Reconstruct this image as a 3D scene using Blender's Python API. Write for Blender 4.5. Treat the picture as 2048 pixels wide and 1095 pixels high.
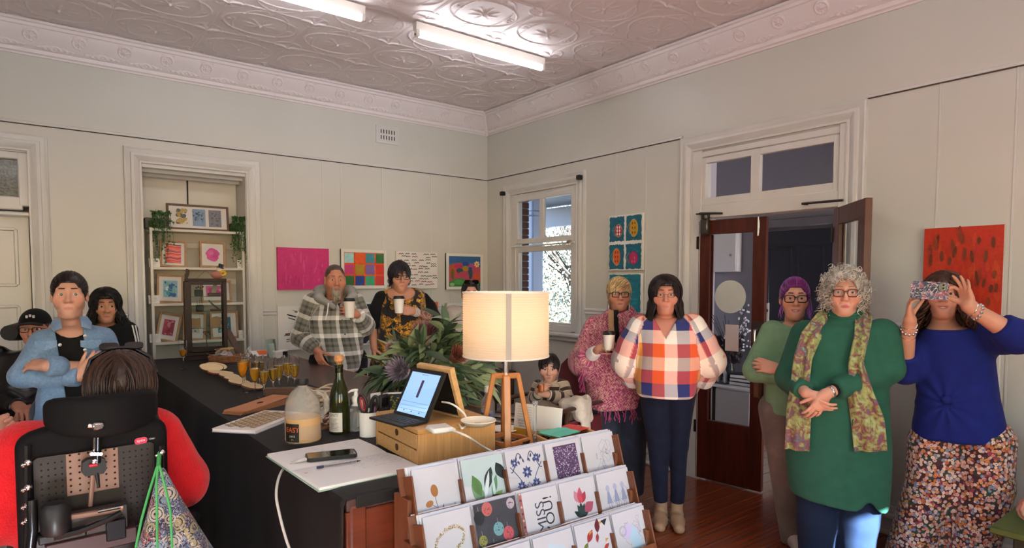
import bpy,math,random
import numpy as np
from mathutils import Vector,Matrix,Euler
PI=math.pi
random.seed(7)
RNG=np.random.default_rng(7)
scene=bpy.context.scene
for o in list(bpy.data.objects):
 bpy.data.objects.remove(o)
COL=scene.collection
# ------ camera, sky, sun, exposure
cam_d=bpy.data.cameras.new('camera');cam=bpy.data.objects.new('camera',cam_d);COL.objects.link(cam)
cam_d.sensor_fit='HORIZONTAL';cam_d.sensor_width=36.0
cam_d.lens=36.0*1255.4/2048
cam_d.shift_y=79.75/2048
cam_d.clip_start=0.05;cam_d.clip_end=200
YAW,PITCH=.6633,-.0514
cam.location=(-4.3106,-5.983,1.6)
cam.rotation_euler=(PI/2+PITCH,-.0009,-YAW)
scene.camera=cam
world=bpy.data.worlds.new('world');scene.world=world;world.use_nodes=True
wn=world.node_tree.nodes;wl=world.node_tree.links
sky=wn.new('ShaderNodeTexSky');sky.sky_type='NISHITA';sky.sun_disc=False
sky.sun_elevation=math.radians(27);sky.sun_rotation=math.radians(200);sky.air_density=1.2;sky.dust_density=.6
wl.new(sky.outputs[0],wn['Background'].inputs[0]);wn['Background'].inputs[1].default_value=.8
SUN_TO=Vector((-.86,-4.5,.25));SUN_FROM_SLOT=Vector((-1.63,-8.36,2.25))
sun_d=bpy.data.lights.new('sun','SUN');sun_d.energy=95.0;sun_d.angle=math.radians(.6);sun_d.color=(.80,.92,1)
sun=bpy.data.objects.new('sun',sun_d);COL.objects.link(sun)
sun.rotation_euler=(SUN_TO-SUN_FROM_SLOT).to_track_quat('-Z','Y').to_euler()
vs=scene.view_settings
scene.display_settings.display_device='sRGB'
vs.view_transform='Standard';vs.look='None';vs.exposure=0.10;vs.gamma=1.0;vs.use_curve_mapping=False
TUBE_POWER=25.0
LAMP_POWER=3.6
# ------ helpers
def lin(c):
 if isinstance(c,str):
  c=c.lstrip('#');c=[int(c[i:i+2],16)/255 for i in(0,2,4)]
  c=[x/12.92 if x<=.04045 else((x+.055)/1.055)**2.4 for x in c]
 return tuple(c[:3])
MATS={}
def nd(nt,typ,**kw):
 n=nt.nodes.new(typ)
 for k,v in kw.items():setattr(n,k,v)
 return n
def mat(name,col='#808080',rough=.55,metal=0,bump=0,bscale=200,var=0,vscale=8,emit=0,trans=0,ior=1.45,coat=0,sheen=0,stretch=None,sss=0,vcol=False,spec=.5,emitcol=None,alpha=1,distort=0):
 if name in MATS:return MATS[name]
 m=bpy.data.materials.new(name);MATS[name]=m;m.use_nodes=True
 nt=m.node_tree;b=nt.nodes['Principled BSDF'];L=nt.links
 c=lin(col);b.inputs['Base Color'].default_value=(*c,1)
 b.inputs['Roughness'].default_value=rough;b.inputs['Metallic'].default_value=metal
 b.inputs['IOR'].default_value=ior;b.inputs['Transmission Weight'].default_value=trans
 b.inputs['Coat Weight'].default_value=coat;b.inputs['Coat Roughness'].default_value=.1
 b.inputs['Sheen Weight'].default_value=sheen;b.inputs['Specular IOR Level'].default_value=spec
 b.inputs['Alpha'].default_value=alpha
 if sss:
  b.inputs['Subsurface Weight'].default_value=sss;b.inputs['Subsurface Radius'].default_value=(.012,.005,.003)
  b.inputs['Subsurface Scale'].default_value=.6
 if emit:
  b.inputs['Emission Color'].default_value=(*lin(emitcol or col),1);b.inputs['Emission Strength'].default_value=emit
 tc=None
 if var or bump:
  tc=nd(nt,'ShaderNodeTexCoord');src=tc.outputs['Object']
  if stretch:
   mp=nd(nt,'ShaderNodeMapping');mp.inputs['Scale'].default_value=stretch;L.new(src,mp.inputs[0]);src=mp.outputs[0]
 base=None
 if vcol:
  a=nd(nt,'ShaderNodeAttribute',attribute_name='Col');base=a.outputs['Color']
 if var:
  n=nd(nt,'ShaderNodeTexNoise');n.inputs['Scale'].default_value=vscale;n.inputs['Detail'].default_value=4
  n.inputs['Distortion'].default_value=distort
  L.new(src,n.inputs['Vector'])
  r=nd(nt,'ShaderNodeMapRange');r.inputs[1].default_value=.3;r.inputs[2].default_value=.7
  r.inputs[3].default_value=1-var;r.inputs[4].default_value=1+var
  L.new(n.outputs['Fac'],r.inputs[0])
  mx=nd(nt,'ShaderNodeMix',data_type='RGBA',blend_type='MULTIPLY');mx.inputs[0].default_value=1
  if base is not None:L.new(base,mx.inputs[6])
  else:mx.inputs[6].default_value=(*c,1)
  L.new(r.outputs[0],mx.inputs[7]);base=mx.outputs[2]
 if base is not None:L.new(base,b.inputs['Base Color'])
 if bump:
  n2=nd(nt,'ShaderNodeTexNoise');n2.inputs['Scale'].default_value=bscale;n2.inputs['Detail'].default_value=3
  L.new(src,n2.inputs['Vector'])
  bp=nd(nt,'ShaderNodeBump');bp.inputs['Strength'].default_value=bump;bp.inputs['Distance'].default_value=.004
  L.new(n2.outputs['Fac'],bp.inputs['Height']);L.new(bp.outputs[0],b.inputs['Normal'])
 return m
def tag(o,label=None,cat=None,group=None,kind=None):
 if label:o['label']=label
 if cat:o['category']=cat
 if group:o['group']=group
 if kind:o['kind']=kind
 return o
def thing(name,label,cat,loc=(0,0,0),rz=0,group=None,scale=1):
 o=bpy.data.objects.new(name,None);COL.objects.link(o);o.empty_display_size=.1
 o.location=loc;o.rotation_euler=(0,0,rz);o.scale=(scale,)*3
 return tag(o,label,cat,group)
def link(name,me,mats,parent=None,loc=None,sharp=.7,smooth=True,kind=None):
 if not isinstance(mats,(list,tuple)):mats=[mats]
 for m in mats:
  if m:me.materials.append(m)
 if smooth:
  me.polygons.foreach_set('use_smooth',[True]*len(me.polygons))
  if sharp:me.set_sharp_from_angle(angle=sharp)
 o=bpy.data.objects.new(name,me);COL.objects.link(o)
 if parent:o.parent=parent
 if loc is not None:o.location=loc
 if kind:o['kind']=kind
 return o
def rotz(a):return Matrix.Rotation(a,4,'Z')
def frame_m(o,x,y):
 0
 x=Vector(x).normalized();y=Vector(y);z=x.cross(y).normalized();y=z.cross(x)
 return Matrix(((x[0],y[0],z[0],o[0]),(x[1],y[1],z[1],o[1]),(x[2],y[2],z[2],o[2]),(0,0,0,1)))
class G:
 0
 def __init__(s,M=None):s.v=[];s.f=[];s.mi=[];s.c=[];s.M=M;s.col=(1,1,1)
 def add(s,vs,fs,mi=0,M=None,col=None):
  n=len(s.v)
  for m in(M,s.M):
   if m is not None:vs=[m@Vector(p)for p in vs]
  s.v+=[tuple(p)for p in vs]
  s.f+=[[i+n for i in f]for f in fs];s.mi+=[mi]*len(fs)
  s.c+=[lin(col)if col is not None else s.col]*len(vs)
  return s
 def box(s,c,sz,mi=0,bev=0,rz=0,M=None,col=None):
  hx,hy,hz=(a/2 for a in sz);b=min(bev,hx*.9,hy*.9,hz*.9)
  if b<=0:
   vs=[(x,y,z)for z in(-hz,hz)for y in(-hy,hy)for x in(-hx,hx)]
   fs=[(0,2,3,1),(4,5,7,6),(0,1,5,4),(2,6,7,3),(0,4,6,2),(1,3,7,5)]
  else:
   vs=[];ix={}
   for sx in(-1,1):
    for sy in(-1,1):
     for sz_ in(-1,1):
      for k in range(3):
       p=[sx*(hx-b),sy*(hy-b),sz_*(hz-b)];p[k]+=(sx,sy,sz_)[k]*b
       ix[sx,sy,sz_,k]=len(vs);vs.append(p)
   fs=[]
   for k in range(3):
    u,w=(k+1)%3,(k+2)%3
    for sk in(-1,1):
     q=[]
     for a,d in((-1,-1),(1,-1),(1,1),(-1,1)):
      t=[0,0,0];t[k]=sk;t[u]=a;t[w]=d;q.append(ix[(*t,k)])
     fs.append(q if sk>0 else q[::-1])
   for k in range(3):
    u,w=(k+1)%3,(k+2)%3
    for a in(-1,1):
     for d in(-1,1):
      t0=[0,0,0];t0[u]=a;t0[w]=d;t0[k]=-1;t1=list(t0);t1[k]=1
      q=[ix[(*t0,u)],ix[(*t1,u)],ix[(*t1,w)],ix[(*t0,w)]]
      fs.append(q if a*d<0 else q[::-1])
   for sx in(-1,1):
    for sy in(-1,1):
     for sz_ in(-1,1):
      q=[ix[sx,sy,sz_,k]for k in range(3)];fs.append(q if sx*sy*sz_>0 else q[::-1])
  T=Matrix.Translation(c)@(rotz(rz)if rz else Matrix())
  return s.add(vs,fs,mi,(M@T)if M is not None else T,col)
 def tube(s,path,r,n=8,mi=0,cap=True,closed=False,M=None,col=None,flat=1):
  P=[Vector(p)for p in path];k=len(P);vs=[];fs=[]
  rs=r if isinstance(r,(list,tuple))else[r]*k
  up=None
  for i in range(k):
   a=P[i-1]if(i>0 or closed)else P[i];b=P[(i+1)%k]if(i<k-1 or closed)else P[i]
   t=(b-a).normalized()if(b-a).length>1e-9 else Vector((0,0,1))
   if up is None:
    up=Vector((0,0,1))if abs(t.z)<.9 else Vector((1,0,0))
   up=(up-t*up.dot(t));up=up.normalized()if up.length>1e-6 else t.orthogonal().normalized()
   sd=t.cross(up)
   for j in range(n):
    an=2*PI*j/n
    vs.append(P[i]+(sd*math.cos(an)+up*math.sin(an)*flat)*rs[i])
  for i in range(k if closed else k-1):
   for j in range(n):
    a=i*n+j;b=i*n+(j+1)%n;i2=((i+1)%k)*n
    fs.append((a,b,i2+(j+1)%n,i2+j))
  if cap and not closed:
   fs.append(list(range(n))[::-1]);fs.append([(k-1)*n+j for j in range(n)])
  return s.add(vs,fs,mi,M,col)
 def cyl(s,a,b,r,n=16,mi=0,r2=None,M=None,col=None,cap=True):
  return s.tube([a,b],[r,r if r2 is None else r2],n,mi,cap,M=M,col=col)
 def lathe(s,prof,n=24,c=(0,0,0),mi=0,M=None,col=None,sx=1,sy=1):
  vs=[];fs=[];k=len(prof)
  for r,z in prof:
   for j in range(n):
    a=2*PI*j/n;vs.append((c[0]+r*sx*math.cos(a),c[1]+r*sy*math.sin(a),c[2]+z))
  for i in range(k-1):
   for j in range(n):
    fs.append((i*n+j,i*n+(j+1)%n,(i+1)*n+(j+1)%n,(i+1)*n+j))
  if prof[0][0]>1e-6:fs.append(list(range(n))[::-1])
  if prof[-1][0]>1e-6:fs.append([(k-1)*n+j for j in range(n)])
  return s.add(vs,fs,mi,M,col)
 def ball(s,c,r,n=12,m=8,mi=0,M=None,col=None):
  rx,ry,rz_=r if isinstance(r,(list,tuple))else(r,r,r)
  prof=[(math.sin(PI*i/m),-math.cos(PI*i/m))for i in range(m+1)]
  vs=[];fs=[]
  for q,z in prof:
   for j in range(n):
    a=2*PI*j/n;vs.append((c[0]+rx*q*math.cos(a),c[1]+ry*q*math.sin(a),c[2]+rz_*z))
  for i in range(m):
   for j in range(n):
    fs.append((i*n+j,i*n+(j+1)%n,(i+1)*n+(j+1)%n,(i+1)*n+j))
  return s.add(vs,fs,mi,M,col)
 def prism(s,poly,h,mi=0,M=None,col=None,z0=0):
  n=len(poly);vs=[(x,y,z0)for x,y in poly]+[(x,y,z0+h)for x,y in poly]
  fs=[list(range(n))[::-1],[n+i for i in range(n)]]+[(i,(i+1)%n,n+(i+1)%n,n+i)for i in range(n)]
  return s.add(vs,fs,mi,M,col)
 def extrude(s,prof,a,b,out,up=(0,0,1),mi=0,ends=True):
  0
  out=Vector(out);up=Vector(up);n=len(prof)
  vs=[Vector(p)+out*o+up*u for p in(a,b)for o,u in prof]
  fs=[(i,(i+1)%n,n+(i+1)%n,n+i)for i in range(n)]
  if ends:fs+=[list(range(n))[::-1],[n+i for i in range(n)]]
  return s.add(vs,fs,mi)
 def flat(s,poly,z=0,mi=0,M=None,col=None):
  return s.add([(x,y,z)for x,y in poly],[list(range(len(poly)))],mi,M,col)
 def build(s,name,mats,parent=None,loc=None,sharp=.7,smooth=True,kind=None):
  me=bpy.data.meshes.new(name);me.from_pydata(s.v,[],s.f)
  if any(s.mi):me.polygons.foreach_set('material_index',s.mi)
  if any(c!=(1,1,1)for c in s.c):
   at=me.color_attributes.new('Col','FLOAT_COLOR','POINT')
   at.data.foreach_set('color',np.array([(*c,1)for c in s.c],np.float32).ravel())
  me.update()
  import bmesh
  bm=bmesh.new();bm.from_mesh(me);bmesh.ops.recalc_face_normals(bm,faces=bm.faces);bm.to_mesh(me);bm.free()
  return link(name,me,mats,parent,loc,sharp,smooth,kind)
def copy_tree(o,parent=None):
 c=o.copy();COL.objects.link(c)
 if parent:c.parent=parent
 for ch in list(KIDS.get(o.name,()))or[x for x in o.children]:copy_tree(ch,c)
 return c
KIDS={}
def circ(r,n=24,cx=0,cy=0,ry=None,a0=0):return[(cx+r*math.cos(a0+2*PI*i/n),cy+(ry or r)*math.sin(a0+2*PI*i/n))for i in range(n)]
def rrect(w,h,r,n=4,cx=0,cy=0):
 out=[]
 for sx,sy,a in((1,1,0),(-1,1,PI/2),(-1,-1,PI),(1,-1,1.5*PI)):
  for i in range(n+1):
   t=a+PI/2*i/n;out.append((cx+sx*(w/2-r)+r*math.cos(t),cy+sy*(h/2-r)+r*math.sin(t)))
 return out
_TXT={}
def text_polys(t,size=1.0):
 0
 if t not in _TXT:
  cu=bpy.data.curves.new('lettering','FONT');cu.body=t;cu.align_x='CENTER';cu.align_y='CENTER';cu.resolution_u=3
  ob=bpy.data.objects.new('lettering',cu);COL.objects.link(ob)
  dg=bpy.context.evaluated_depsgraph_get();me=bpy.data.meshes.new_from_object(ob.evaluated_get(dg))
  _TXT[t]=([tuple(v.co)for v in me.vertices],[list(p.vertices)for p in me.polygons])
  bpy.data.objects.remove(ob);bpy.data.curves.remove(cu);bpy.data.meshes.remove(me)
 v,f=_TXT[t]
 return[(x*size,y*size,z*size)for x,y,z in v],f
def put_text(g,t,size,x,y,z,rot=0,col='#000000',mi=0,M=None,sx=1):
 v,f=text_polys(t,size);c,s_=math.cos(rot),math.sin(rot)
 g.add([(x+c*a*sx-s_*b,y+s_*a*sx+c*b,z)for a,b,_ in v],f,mi,M,col)
def P_(name='print',rough=.6,**k):return mat(name,'#ffffff',rough,vcol=True,**k)
# ------ the room
H,CEIL=2.774,3.5
XL,YF=-6.4,-8.2
WALL=mat('wall_paint','#cac9c0',.38,bump=.12,bscale=14,var=.025,vscale=1.5)
TRIMM=mat('trim_paint','#cfcec9',.3,bump=.08,bscale=30,var=.03,vscale=4)
DARKLINE=mat('dark_gap','#2a2622',.9)
CEILM=mat('ceiling_paint','#e6dddb',.42,bump=.08,bscale=60)
FLOORM=mat('floor_boards','#7a3a20',.22,bump=.06,bscale=40,var=.3,vscale=6,stretch=(1,9,1),coat=.35)
GAPM=mat('floor_gap','#1c0d08',.9)
def wallpieces(name,pieces):
 g=G()
 for x0,x1,y0,y1,z0,z1 in pieces:
  g.box(((x0+x1)/2,(y0+y1)/2,(z0+z1)/2),(x1-x0,y1-y0,z1-z0))
 return g.build(name,WALL,kind='structure',smooth=False)
T=.32
DL0,DL1=-5.16,-4.24
NI0,NI1=-3.508,-2.68
wall_back=wallpieces('wall_back',[(XL-T,DL0,0,T,0,CEIL),(DL0,DL1,0,T,2.56,CEIL),(DL1,NI0,0,T,0,CEIL),(NI0,NI1,0,T,2.57,CEIL),(NI1,T,0,T,0,CEIL),(NI0-.02,NI1+.02,.30,T+.04,0,2.6),(DL0-.05,DL1+.05,.28,T+.02,0,2.6)])
W0,W1,WZ0,WZ1=-.46,-1.5,1.09,2.56
D0,D1,DZ=-2.9,-4.01,2.60
TR=.12
wall_right=wallpieces('wall_right',[(0,TR,W0,0,0,CEIL),(0,TR,W1,W0,0,WZ0),(0,TR,W1,W0,WZ1,CEIL),(0,TR,D0,W1,0,CEIL),(0,TR,D1,D0,DZ,CEIL),(0,TR,YF,D1,0,CEIL)])
wall_left=wallpieces('wall_left',[(XL-T,XL,YF-T,-6.6,0,CEIL),(XL-T,XL,-6.6,-4.8,0,.8),(XL-T,XL,-6.6,-4.8,2.5,CEIL),(XL-T,XL,-4.8,T,0,CEIL)])
FW=[(-5.9,-4.4,.9,2.5),(-3.6,-2.2,.9,2.5),(-1.665,-1.475,1.9,2.41)]  # last one is an unseen slot, shaped to throw the sun patch on the legs
pcs=[];xs=XL-T
for a,b,z0,z1 in FW:
 pcs+=[(xs,a,YF-T,YF,0,CEIL),(a,b,YF-T,YF,0,z0),(a,b,YF-T,YF,z1,CEIL)];xs=b
pcs.append((xs,T,YF-T,YF,0,CEIL))
wall_front=wallpieces('wall_front',pcs)
ceiling=G().box(((XL)/2,YF/2,CEIL+.1),(-XL+2*T,-YF+2*T,.12)).build('ceiling',CEILM,kind='structure',smooth=False)
floor=G().box((-1.2,YF/2,-.035),(-XL+5.2,-YF+2*T,.03)).build('floor',GAPM,kind='structure',smooth=False)
bw=.128;k=0;y=-.01
bm_=G().box((0,0,0),(1,bw-.003,.02),bev=.0015)
proto=None
while y>YF:
 for x0,x1 in((XL,-2.2-.9*((k*7)%5)/5),(-2.2-.9*((k*7)%5)/5,2.55)):
  if proto is None:proto=bm_.build('floor_board',FLOORM,floor);o=proto
  else:o=proto.copy();COL.objects.link(o)
  o.location=((x0+x1)/2,y-bw/2,-.01-.0006*((k*5)%3));o.scale=(x1-x0-.002,1,1)
 y-=bw;k+=1
def ceil_height(u,v):
 0
 r=np.hypot(u,v);th=np.arctan2(v,u);h=np.zeros_like(u)
 def ridge(d,w,a):return a*np.exp(-(d/w)**2)
 e=np.hypot(u/.86,v/.66);h+=ridge((e-1)*.7,.016,.007)
 e2=np.hypot((u)/.62,(v)/.94);h+=ridge((e2-1)*.7,.014,.005)
 h+=np.clip(1-r/.40,0,1)**.8*.013*np.cos(4*th)**6+np.clip(1-r/.27,0,1)*.010*np.sin(4*th)**8+.010*np.exp(-(r/.05)**2)
 for sx,sy in((1,1),(1,-1),(-1,1),(-1,-1)):
  rr=np.hypot(u-sx*.98,v-sy*.98);tt=np.arctan2(v-sy,u-sx)
  h+=np.clip(1-rr/.36,0,1)*.012*np.cos(3*tt)**4
  h+=ridge(np.abs(rr-.30),.016,.004)
 for sx,sy in((1,0),(-1,0),(0,1),(0,-1)):
  rr=np.hypot((u-sx*.72)*1.1,(v-sy*.84));h+=np.clip(1-rr/.2,0,1)*.009*(.5+.5*np.sin(rr*70+3*np.arctan2(v-sy,u-sx)))
 h+=ridge(np.minimum(np.abs(u-.985),np.abs(u+.985)),.018,.006)+ridge(np.minimum(np.abs(v-.985),np.abs(v+.985)),.018,.006)
 return h
def relief(name,hf,w,d,nu,nv,mate,parent,sgn=1,thick=0):
 u,v=np.meshgrid(np.linspace(-1,1,nu),np.linspace(-1,1,nv));h=hf(u,v)
 vs=np.stack([u*w/2,v*d/2,sgn*h],-1).reshape(-1,3)
 i=np.arange(nv-1)[:,None]*nu+np.arange(nu-1)[None];i=i.ravel()
 fs=np.stack([i,i+1,i+nu+1,i+nu],-1)
 if sgn<0:fs=fs[:,::-1]
 me=bpy.data.meshes.new(name);me.from_pydata(vs.tolist(),[],fs.tolist())
 return link(name,me,mate,parent,sharp=0)
CP=.6
pan=relief('ceiling_panel',ceil_height,CP,CP,108,108,CEILM,ceiling,-1)
first=True
for ix in range(11):
 for iy in range(9):
  x,y=-.14-CP*ix,-.14-CP*(iy+1)
  if y<-6.3:continue
  o=pan if first else pan.copy()
  if not first:COL.objects.link(o)
  first=False
  o.location=(x-CP/2,y+CP/2,CEIL+.012)
prof=[(0,0),(.012,0),(.016,.012),(.03,.02),(.034,.045),(.05,.055),(.075,.085),(.10,.115),(.122,.15),(.13,.175),(.142,.18),(.145,.2),(.16,.205),(.16,.222),(0,.222)]
g=G();Z0=3.278
g.extrude(prof,(XL,0,Z0),(0,0,Z0),(0,-1,0))
cor1=g.build('trim_1',CEILM,kind='structure',sharp=.5)
g=G().extrude(prof,(0,0,Z0),(0,YF,Z0),(-1,0,0))
cor2=g.build('trim_2',CEILM,kind='structure',sharp=.5)
def ros(u,v):
 r=np.hypot(u,v);th=np.arctan2(v,u)
 return .008*np.exp(-((r-.8)/.1)**2)+np.clip(.75-r,0,1)**.6*.012*(.35+.65*np.cos(4*th)**2)+.006*np.exp(-(r/.14)**2)-(r>.98)*.01
def leafr(u,v):
 a=np.abs(u);w=.75*(1-a**1.6);m=np.clip(1-np.abs(v)/np.maximum(w,.03),0,1)
 return m**.5*.009*(.6+.4*np.cos(a*22+np.abs(v)*8))-(m<=0)*.006
rp=relief('rosette',ros,.105,.105,26,26,CEILM,cor1);lp=relief('leaf_scroll',leafr,.26,.07,40,14,CEILM,cor1)
def frm(axis,t,o,z,tilt):
 x=Vector((1,0,0))if axis=='x' else Vector((0,-1,0));out=Vector((0,-1,0))if axis=='x' else Vector((-1,0,0))
 n=out*math.cos(tilt)-Vector((0,0,1))*math.sin(tilt);yv=n.cross(x)
 base=(x*t if axis=='x' else Vector((0,-t,0)))+out*o;base.z=Z0+z
 if axis=='x':base=Vector((t,-o,Z0+z))
 else:base=Vector((-o,t,Z0+z))
 return Matrix(((x[0],yv[0],n[0],base[0]),(x[1],yv[1],n[1],base[1]),(x[2],yv[2],n[2],base[2]),(0,0,0,1)))
fr=True
for axis,par,rng in(('x',cor1,[-.34-.297*i for i in range(20)]),('y',cor2,[-.34-.297*i for i in range(18)])):
 for t in rng:
  for src,tt,oo,zz,tl in((rp,t,.105,.122,.75),(lp,t+.148,.056,.063,.75)):
   o=src if(fr and src in(rp,lp)and t==rng[0]and axis=='x')else src.copy()
   if o is not src:COL.objects.link(o)
   o.parent=par;o.matrix_world=frm(axis,tt,oo,zz,tl)
g=G();g.extrude([(a+.004,b)for a,b in prof],(-2.42,0,Z0),(-2.405,0,Z0),(0,-1,0));g.build('joint',CEILM,cor1)
g=G();g.extrude([(a+.004,b)for a,b in prof],(0,-2.28,Z0),(0,-2.295,Z0),(-1,0,0));g.build('joint',CEILM,cor2)
g=G();g.tube([(-.02,-.02,Z0),(-.06,-.06,Z0+.06),(-.13,-.13,Z0+.16),(-.15,-.15,Z0+.22)],[.016,.02,.02,.02],8);g.build('corner_block',CEILM,cor1)
def rail(name,prof,segs):
 g=G()
 for a,b,out in segs:g.extrude(prof,a,b,out)
 return g.build(name,TRIMM,kind='structure',sharp=.5)
pr=[(0,0),(.008,0),(.009,.006),(.007,.016),(0,.022)]
rail('trim_3',pr,[((XL,0,H),(0,0,H),(0,-1,0))])
rail('trim_4',pr,[((0,0,H),(0,-2.74,H),(-1,0,0)),((0,-4.165,H),(0,YF,H),(-1,0,0))])
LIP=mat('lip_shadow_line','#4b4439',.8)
for nm,(x,y),(sx,sy)in(('lip_shade',(XL/2,-.003),(-XL,.006)),('lip_shade',(-.003,-1.37),(.006,2.74)),('lip_shade',(-.003,(-4.165+YF)/2),(.006,-YF-4.165))):G().box((x,y,H-.004),(sx,sy,.007)).build(nm,LIP,wall_back if sx>1 else wall_right)  # dark strips painted in for the shadow under the rail's lip
dp=[(0,0),(.006,.0),(.012,.006),(.012,.014),(.007,.02),(.007,.03),(.016,.038),(.016,.05),(.006,.056),(0,.06)]
DZ0=1.285
rail('trim_5',dp,[((-4.118,0,DZ0),(-3.628,0,DZ0),(0,-1,0)),((-2.559,0,DZ0),(0,0,DZ0),(0,-1,0))])
rail('trim_6',dp,[((0,0,DZ0),(0,-.335,DZ0),(-1,0,0)),((0,-1.6,DZ0),(0,-2.72,DZ0),(-1,0,0)),((0,-4.18,DZ0),(0,YF,DZ0),(-1,0,0))])
sk=[(0,0),(.03,0),(.035,.012),(.03,.025),(.02,.03),(.02,.1),(.03,.108),(.026,.125),(.012,.14),(.014,.16),(.006,.185),(0,.185)]
rail('baseboard_back',sk,[((DL1+.12,0,0),(NI0-.12,0,0),(0,-1,0)),((NI1+.12,0,0),(0,0,0),(0,-1,0))])
rail('baseboard_right',sk,[((0,0,0),(0,-2.73,0),(-1,0,0)),((0,-4.18,0),(0,YF,0),(-1,0,0))])
for x,z0,z1 in((-2.436,.19,2.774),(-1.973,1.35,2.774),(-1.785,.19,2.774),(-1.34,1.35,2.774),(-.756,.19,2.774),(-.511,1.35,2.774)):
 G().box((x,-.002,(z0+z1)/2),(.012,.005,z1-z0),bev=.0015).build('batten',TRIMM,wall_back)
for y in(-2.012,-2.362,-4.574,-4.939,-5.9):
 G().box((-.002,y,1.48),(.005,.012,2.58),bev=.0015).build('batten',TRIMM,wall_right)
CAS=[(0,0),(.022,0),(.022,.012),(.014,.02),(.026,.034),(.034,.055),(.03,.075),(.018,.08),(.024,.1),(.03,.112),(.026,.122),(0,.125)]
def casing(name,plane,a0,a1,z0,z1,bottom=False):
 0
 g=G();out=Vector((0,-1,0))if plane=='b' else Vector((-1,0,0))
 def P(a,z):return Vector((a,0,z))if plane=='b' else Vector((0,a,z))
 s=1 if a1>a0 else-1
 pts=[(a0,z0,-s,0),(a0,z1,-s,1),(a1,z1,s,1),(a1,z0,s,0)]
 vs=[];n=len(CAS)
 for a,z,da,dz in pts:
  for o,w in CAS:vs.append(P(a+da*w,z+dz*w)+out*o)
 fs=[(k*n+i,k*n+(i+1)%n,(k+1)*n+(i+1)%n,(k+1)*n+i)for k in range(3)for i in range(n)]
 fs+=[list(range(n)),[3*n+i for i in range(n)][::-1]]
 g.add(vs,fs)
 return g.build(name,TRIMM,kind='structure',sharp=.5)
casing('trim_7','b',DL0+.005,DL1-.005,0,2.57)
casing('trim_8','b',NI0+.005,NI1-.005,0,2.57)
casing('trim_9','r',D0+.047,D1-.037,0,2.645)
casing('trim_10','r',W0,W1,1.07,2.55)
door_1=G().box(((DL0+DL1)/2,.09,1.06),(.9,.04,2.08)).build('door_1',TRIMM,kind='structure',smooth=False)
for zz,hh in((1.78,.42),(1.17,.48),(.45,.6)):
 for cx in(-4.48,-4.92):
  g=G()
  for a,b in((0,1),(0,-1)):
   g.box((cx,.066,zz+b*hh/2),(.30,.016,.025),bev=.006)
  for a in(-1,1):g.box((cx+a*.15,.066,zz),(.025,.016,hh),bev=.006)
  g.build('panel_moulding',TRIMM,door_1)
g=G()
for a,b,c,d in((0,2.18,.84,.10),(0,2.535,.84,.06)):g.box((-4.7,.06,b),(c,.094,d),bev=.008)
for a in(-5.13,-4.27):g.box((a,.06,2.36),(.07,.1,.4),bev=.008)
g.build('transom_frame',TRIMM,door_1)
G().box((-4.7,.06,2.1),(.92,.13,.035),bev=.01).build('transom_rail',TRIMM,door_1)
G().box((-4.7,.06,2.36),(.82,.006,.34)).build('pane',mat('pebbled_glass','#4b5148',.12,bump=1.0,bscale=55,var=.5,vscale=60,coat=.5),door_1)
g=G()
for x in(NI0+.004,NI1-.004):g.box((x,.15,1.28),(.012,.3,2.56))
g.box((-3.094,.15,2.555),(.82,.3,.03));g.box((-3.094,.10,2.53),(.82,.03,.04),bev=.006);g.box((-3.094,.2,2.515),(.82,.03,.05),bev=.006)
g.build('trim_11',TRIMM,kind='structure')
PAN=mat('niche_board','#d3cfc2',.5,var=.02)
for a,b in((-3.50,-3.115),(-3.103,-2.70)):
 G().box(((a+b)/2,.285,2.2),(b-a,.014,.62),bev=.002).build('niche_panel',PAN,wall_back)
G().box((-3.109,.296,2.2),(.016,.006,.62)).build('niche_gap',DARKLINE,wall_back)
g=G();g.box((0,-.004,0),(.26,.012,.18),bev=.003);v1=thing('wall_vent','white square air vent plate high on the wall near the corner','vent',(-1.276,0,3.11))
g.build('plate',TRIMM,v1)
G().box((0,-.0115,0),(.2,.004,.13),bev=.001).build('inner_plate',TRIMM,v1)
for r in(0,1):
 for c in range(6):
  G().box((-.075+c*.03,-.0135,.03-r*.06),(.010,.003,.04),bev=.001).build('slot',DARKLINE,v1)
  # ---- window in the right wall
win=G()
zc=(1.12+2.54)/2
for yy in(-.50,-1.46):win.box((.04,yy,zc),(.1,.08,1.46),bev=.006)
win.box((.04,-.98,2.515),(.096,.9,.07),bev=.006);win.box((.04,-.98,1.125),(.096,.9,.07),bev=.006)
window_1=win.build('window_1',TRIMM,kind='structure')
def sash(name,y0,y1,z0,z1,w,x,parent,bars=()):
 g=G()
 for yy in(y0,y1):g.box((x,yy,(z0+z1)/2),(.04,w,z1-z0+w),bev=.004)
 for zz in(z0,z1):g.box((x,(y0+y1)/2,zz),(.037,abs(y1-y0)-w*.5,w),bev=.004)
 for yy in bars:g.box((x,yy,(z0+z1)/2),(.034,w*1.3,z1-z0),bev=.004)
 return g.build(name,TRIMM,parent)
sash('lower_sash',-.555,-1.455,1.155,1.945,.055,.02,window_1)
sash('upper_sash',-.555,-1.455,2.035,2.49,.055,.005,window_1,(-.98,))
GLASS=mat('clear_glass','#ffffff',.0,trans=1,ior=1.25)
WGLASS=mat('window_glass','#f2f6ff',.0,trans=1,ior=1.04)
G().box((.02,-1.0,1.55),(.004,.86,.76)).build('pane',WGLASS,window_1)
G().box((.005,-.765,2.26),(.004,.4,.42)).build('pane',WGLASS,window_1)
G().box((.005,-1.22,2.26),(.004,.45,.42)).build('pane',WGLASS,window_1)
g=G();g.extrude([(0,0),(.05,0),(.065,.012),(.065,.03),(.05,.042),(0,.042)],(-.0,-.31,1.045),(0,-1.63,1.045),(-1,0,0))
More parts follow.
